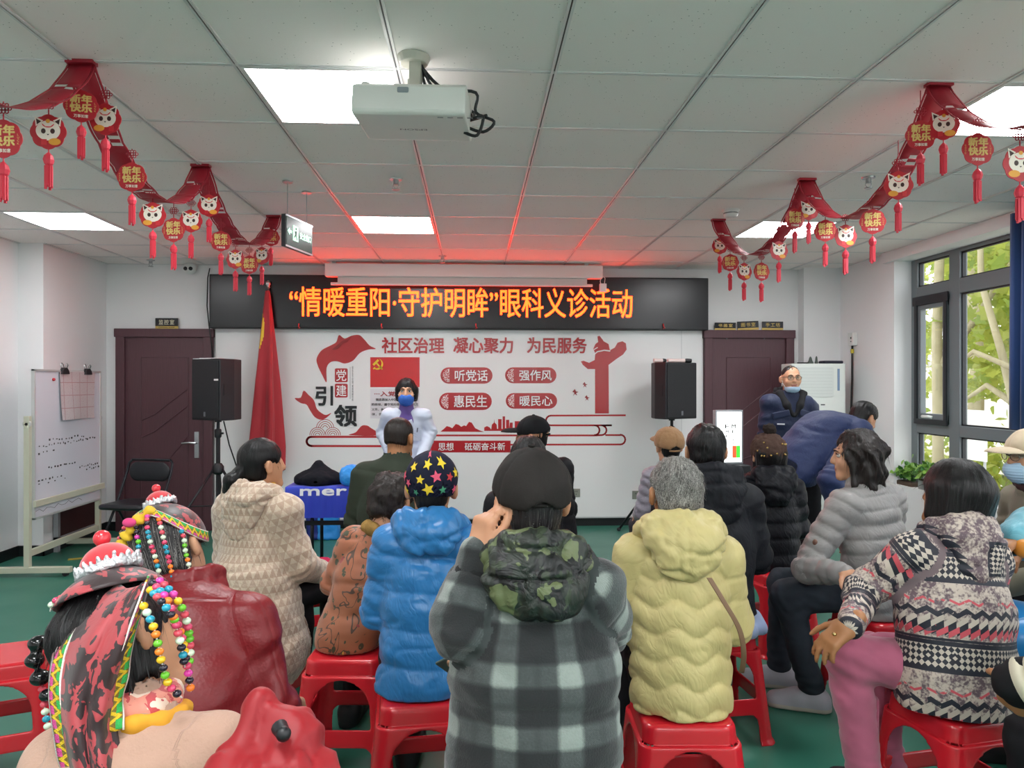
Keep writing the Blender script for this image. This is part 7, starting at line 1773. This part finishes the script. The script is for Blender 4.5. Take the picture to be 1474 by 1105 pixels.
# scarf tail falling over the back of the head and the left shoulder
LEg = [(172, 838, 1.30), (118, 872, 1.27), (84, 925, 1.22), (74, 985, 1.18), (84, 1050, 1.15), (98, 1125, 1.13)]
REg = [(214, 826, 1.25), (206, 868, 1.20), (190, 925, 1.175), (176, 985, 1.165), (168, 1045, 1.15), (186, 1125, 1.13)]
Lc = [p.local(q) for q in LEg]; Rc = [p.local(q) for q in REg]
Lc = [np.array(q) for q in smoothpts([tuple(q) for q in Lc], 8, False)]; Rc = [np.array(q) for q in smoothpts([tuple(q) for q in Rc], 8, False)]
n, m_ = len(Lc), 22; V, pt_ = [], []; toc = RZ_(-p.h) @ (-unit(p.loc*np.array((1, 1, 0)))); vv = 0
def sheet(i, f_, off=0.0):
    t = i/(n-1); q = Lc[i]*(1-f_) + Rc[i]*f_; bul = .075*(4*f_*(1-f_))**.8*(1-.45*t); wr = .010*sin(f_*17 + t*3) * min(1, t*2.2) + .006*vnoise(np.array([[f_*7, t*9, 1.]]), 4)[0]
    return q + toc*(bul + wr + off) + np.array((0, 0, .0))
for i in range(n):
    for j in range(m_+1): V.append(sheet(i, j/m_)); pt_.append((.22*j/m_, .30*i/(n-1), 1.))
Fq = np.array([[i*(m_+1)+j, i*(m_+1)+j+1, (i+1)*(m_+1)+j+1, (i+1)*(m_+1)+j] for i in range(n-1) for j in range(m_)])
dr = solid('headdress_drape', np.array(V), Fq, BROC, p.o, pt_); s_ = dr.modifiers.new('thickness', 'SOLIDIFY'); s_.thickness = .004; plabel(dr, 'red and black brocade drape with two embroidered bands')
for f0, lo, hi in ((.07, 0, n), (.93, 0, int(n*.82))):
    cen = [sheet(i, f0, .006) for i in range(lo, hi)]; sd = [unit(sheet(i, f0+.05) - sheet(i, f0-.05)) for i in range(lo, hi)]; strip('embroidered_trim', cen, sd, .034, TRIM, dr, .003)
for k, pts in enumerate(([(204, 866, 1.170), (222, 905, 1.147), (232, 950, 1.147), (243, 985, 1.158), (262, 1004, 1.170)], [(216, 836, 1.204), (240, 862, 1.170), (252, 895, 1.170), (262, 935, 1.181), (266, 960, 1.193)], [(214, 846, 1.193), (236, 870, 1.158), (258, 905, 1.181), (268, 950, 1.204), (275, 995, 1.216)], [(226, 832, 1.227), (252, 858, 1.204), (268, 890, 1.216), (274, 930, 1.239), (272, 960, 1.239)])):
    bead_strand([p.local(q) for q in pts], 0.0072, hd, 70+k)
for k, pts in enumerate(([(160, 840, 1.331), (84, 862, 1.376), (72, 880, 1.376)], [(60, 985, 1.353), (66, 1030, 1.331), (72, 1062, 1.319)])): bead_strand([p.local(q) for q in pts], 0.0072, hd, 80+k)
f = Field(.012)
for q, r_ in (((55, 925, 1.376), .018), ((50, 950, 1.365), .017), ((58, 975, 1.353), .018), ((68, 1000, 1.342), .014)): f.ell(p.local(q), (r_, r_, r_*.8))
V, Fq = f.mesh(.004); plabel(solid('hair_ornament', V, Fq, M('jet_black', '111113', rough=.12), hd), 'glossy black hair ornament')
# red hooded jacket lying over her right shoulder
f = Field(.03)
for a, b, ra, rb in (((325, 1112, 1.04), (372, 1012, 1.10), .026, .010), ((372, 1012, 1.10), (424, 1050, 1.10), .014, .030), ((352, 1115, 1.06), (420, 1098, 1.08), .045, .055), ((424, 1050, 1.10), (446, 1130, 1.08), .030, .04), ((330, 1150, 1.02), (440, 1150, 1.04), .05, .06), ((372, 1030, 1.12), (380, 1100, 1.10), .03, .05)): f.cone(p.local(a), p.local(b), ra, rb)
V, Fq = f.mesh(.006); V = V + normals(V, Fq)*(.005*fbm(V*15, 7) - .013*np.maximum(0, 1-np.abs(vnoise(V*np.array((15, 15, 6)), 11))*3.0) - .006*np.maximum(0, 1-np.abs(vnoise(V*np.array((30, 30, 12)), 13))*3.0))[:, None]
rh = solid('red_hood', V, Fq, nylon('red_nylon', '90101a', rough=.5).m, p.o); plabel(rh, 'bright red nylon hood with black cord toggle')
q0, q1 = p.local((402, 1046, 1.045)), p.local((408, 1056, 1.03)); MB().tube([q0, q1], [.012, .010], 12).ball(tuple(q1), .011, 12, 8).build('cord_toggle', BLACK, rh, smooth=True, auto=.7)
p1.stool('red stool under the woman in the pink knit sweater', -12); p2.stool('red stool under the woman in the red leather jacket', -14)
# ---- stools nobody sits on
stool_px(8, 2.75, 22, 'empty red stool at the left edge beside the beaded headdress')
stool_px(446, 4.12, 24, 'empty red stool beside the beige coat in front of the blue table')
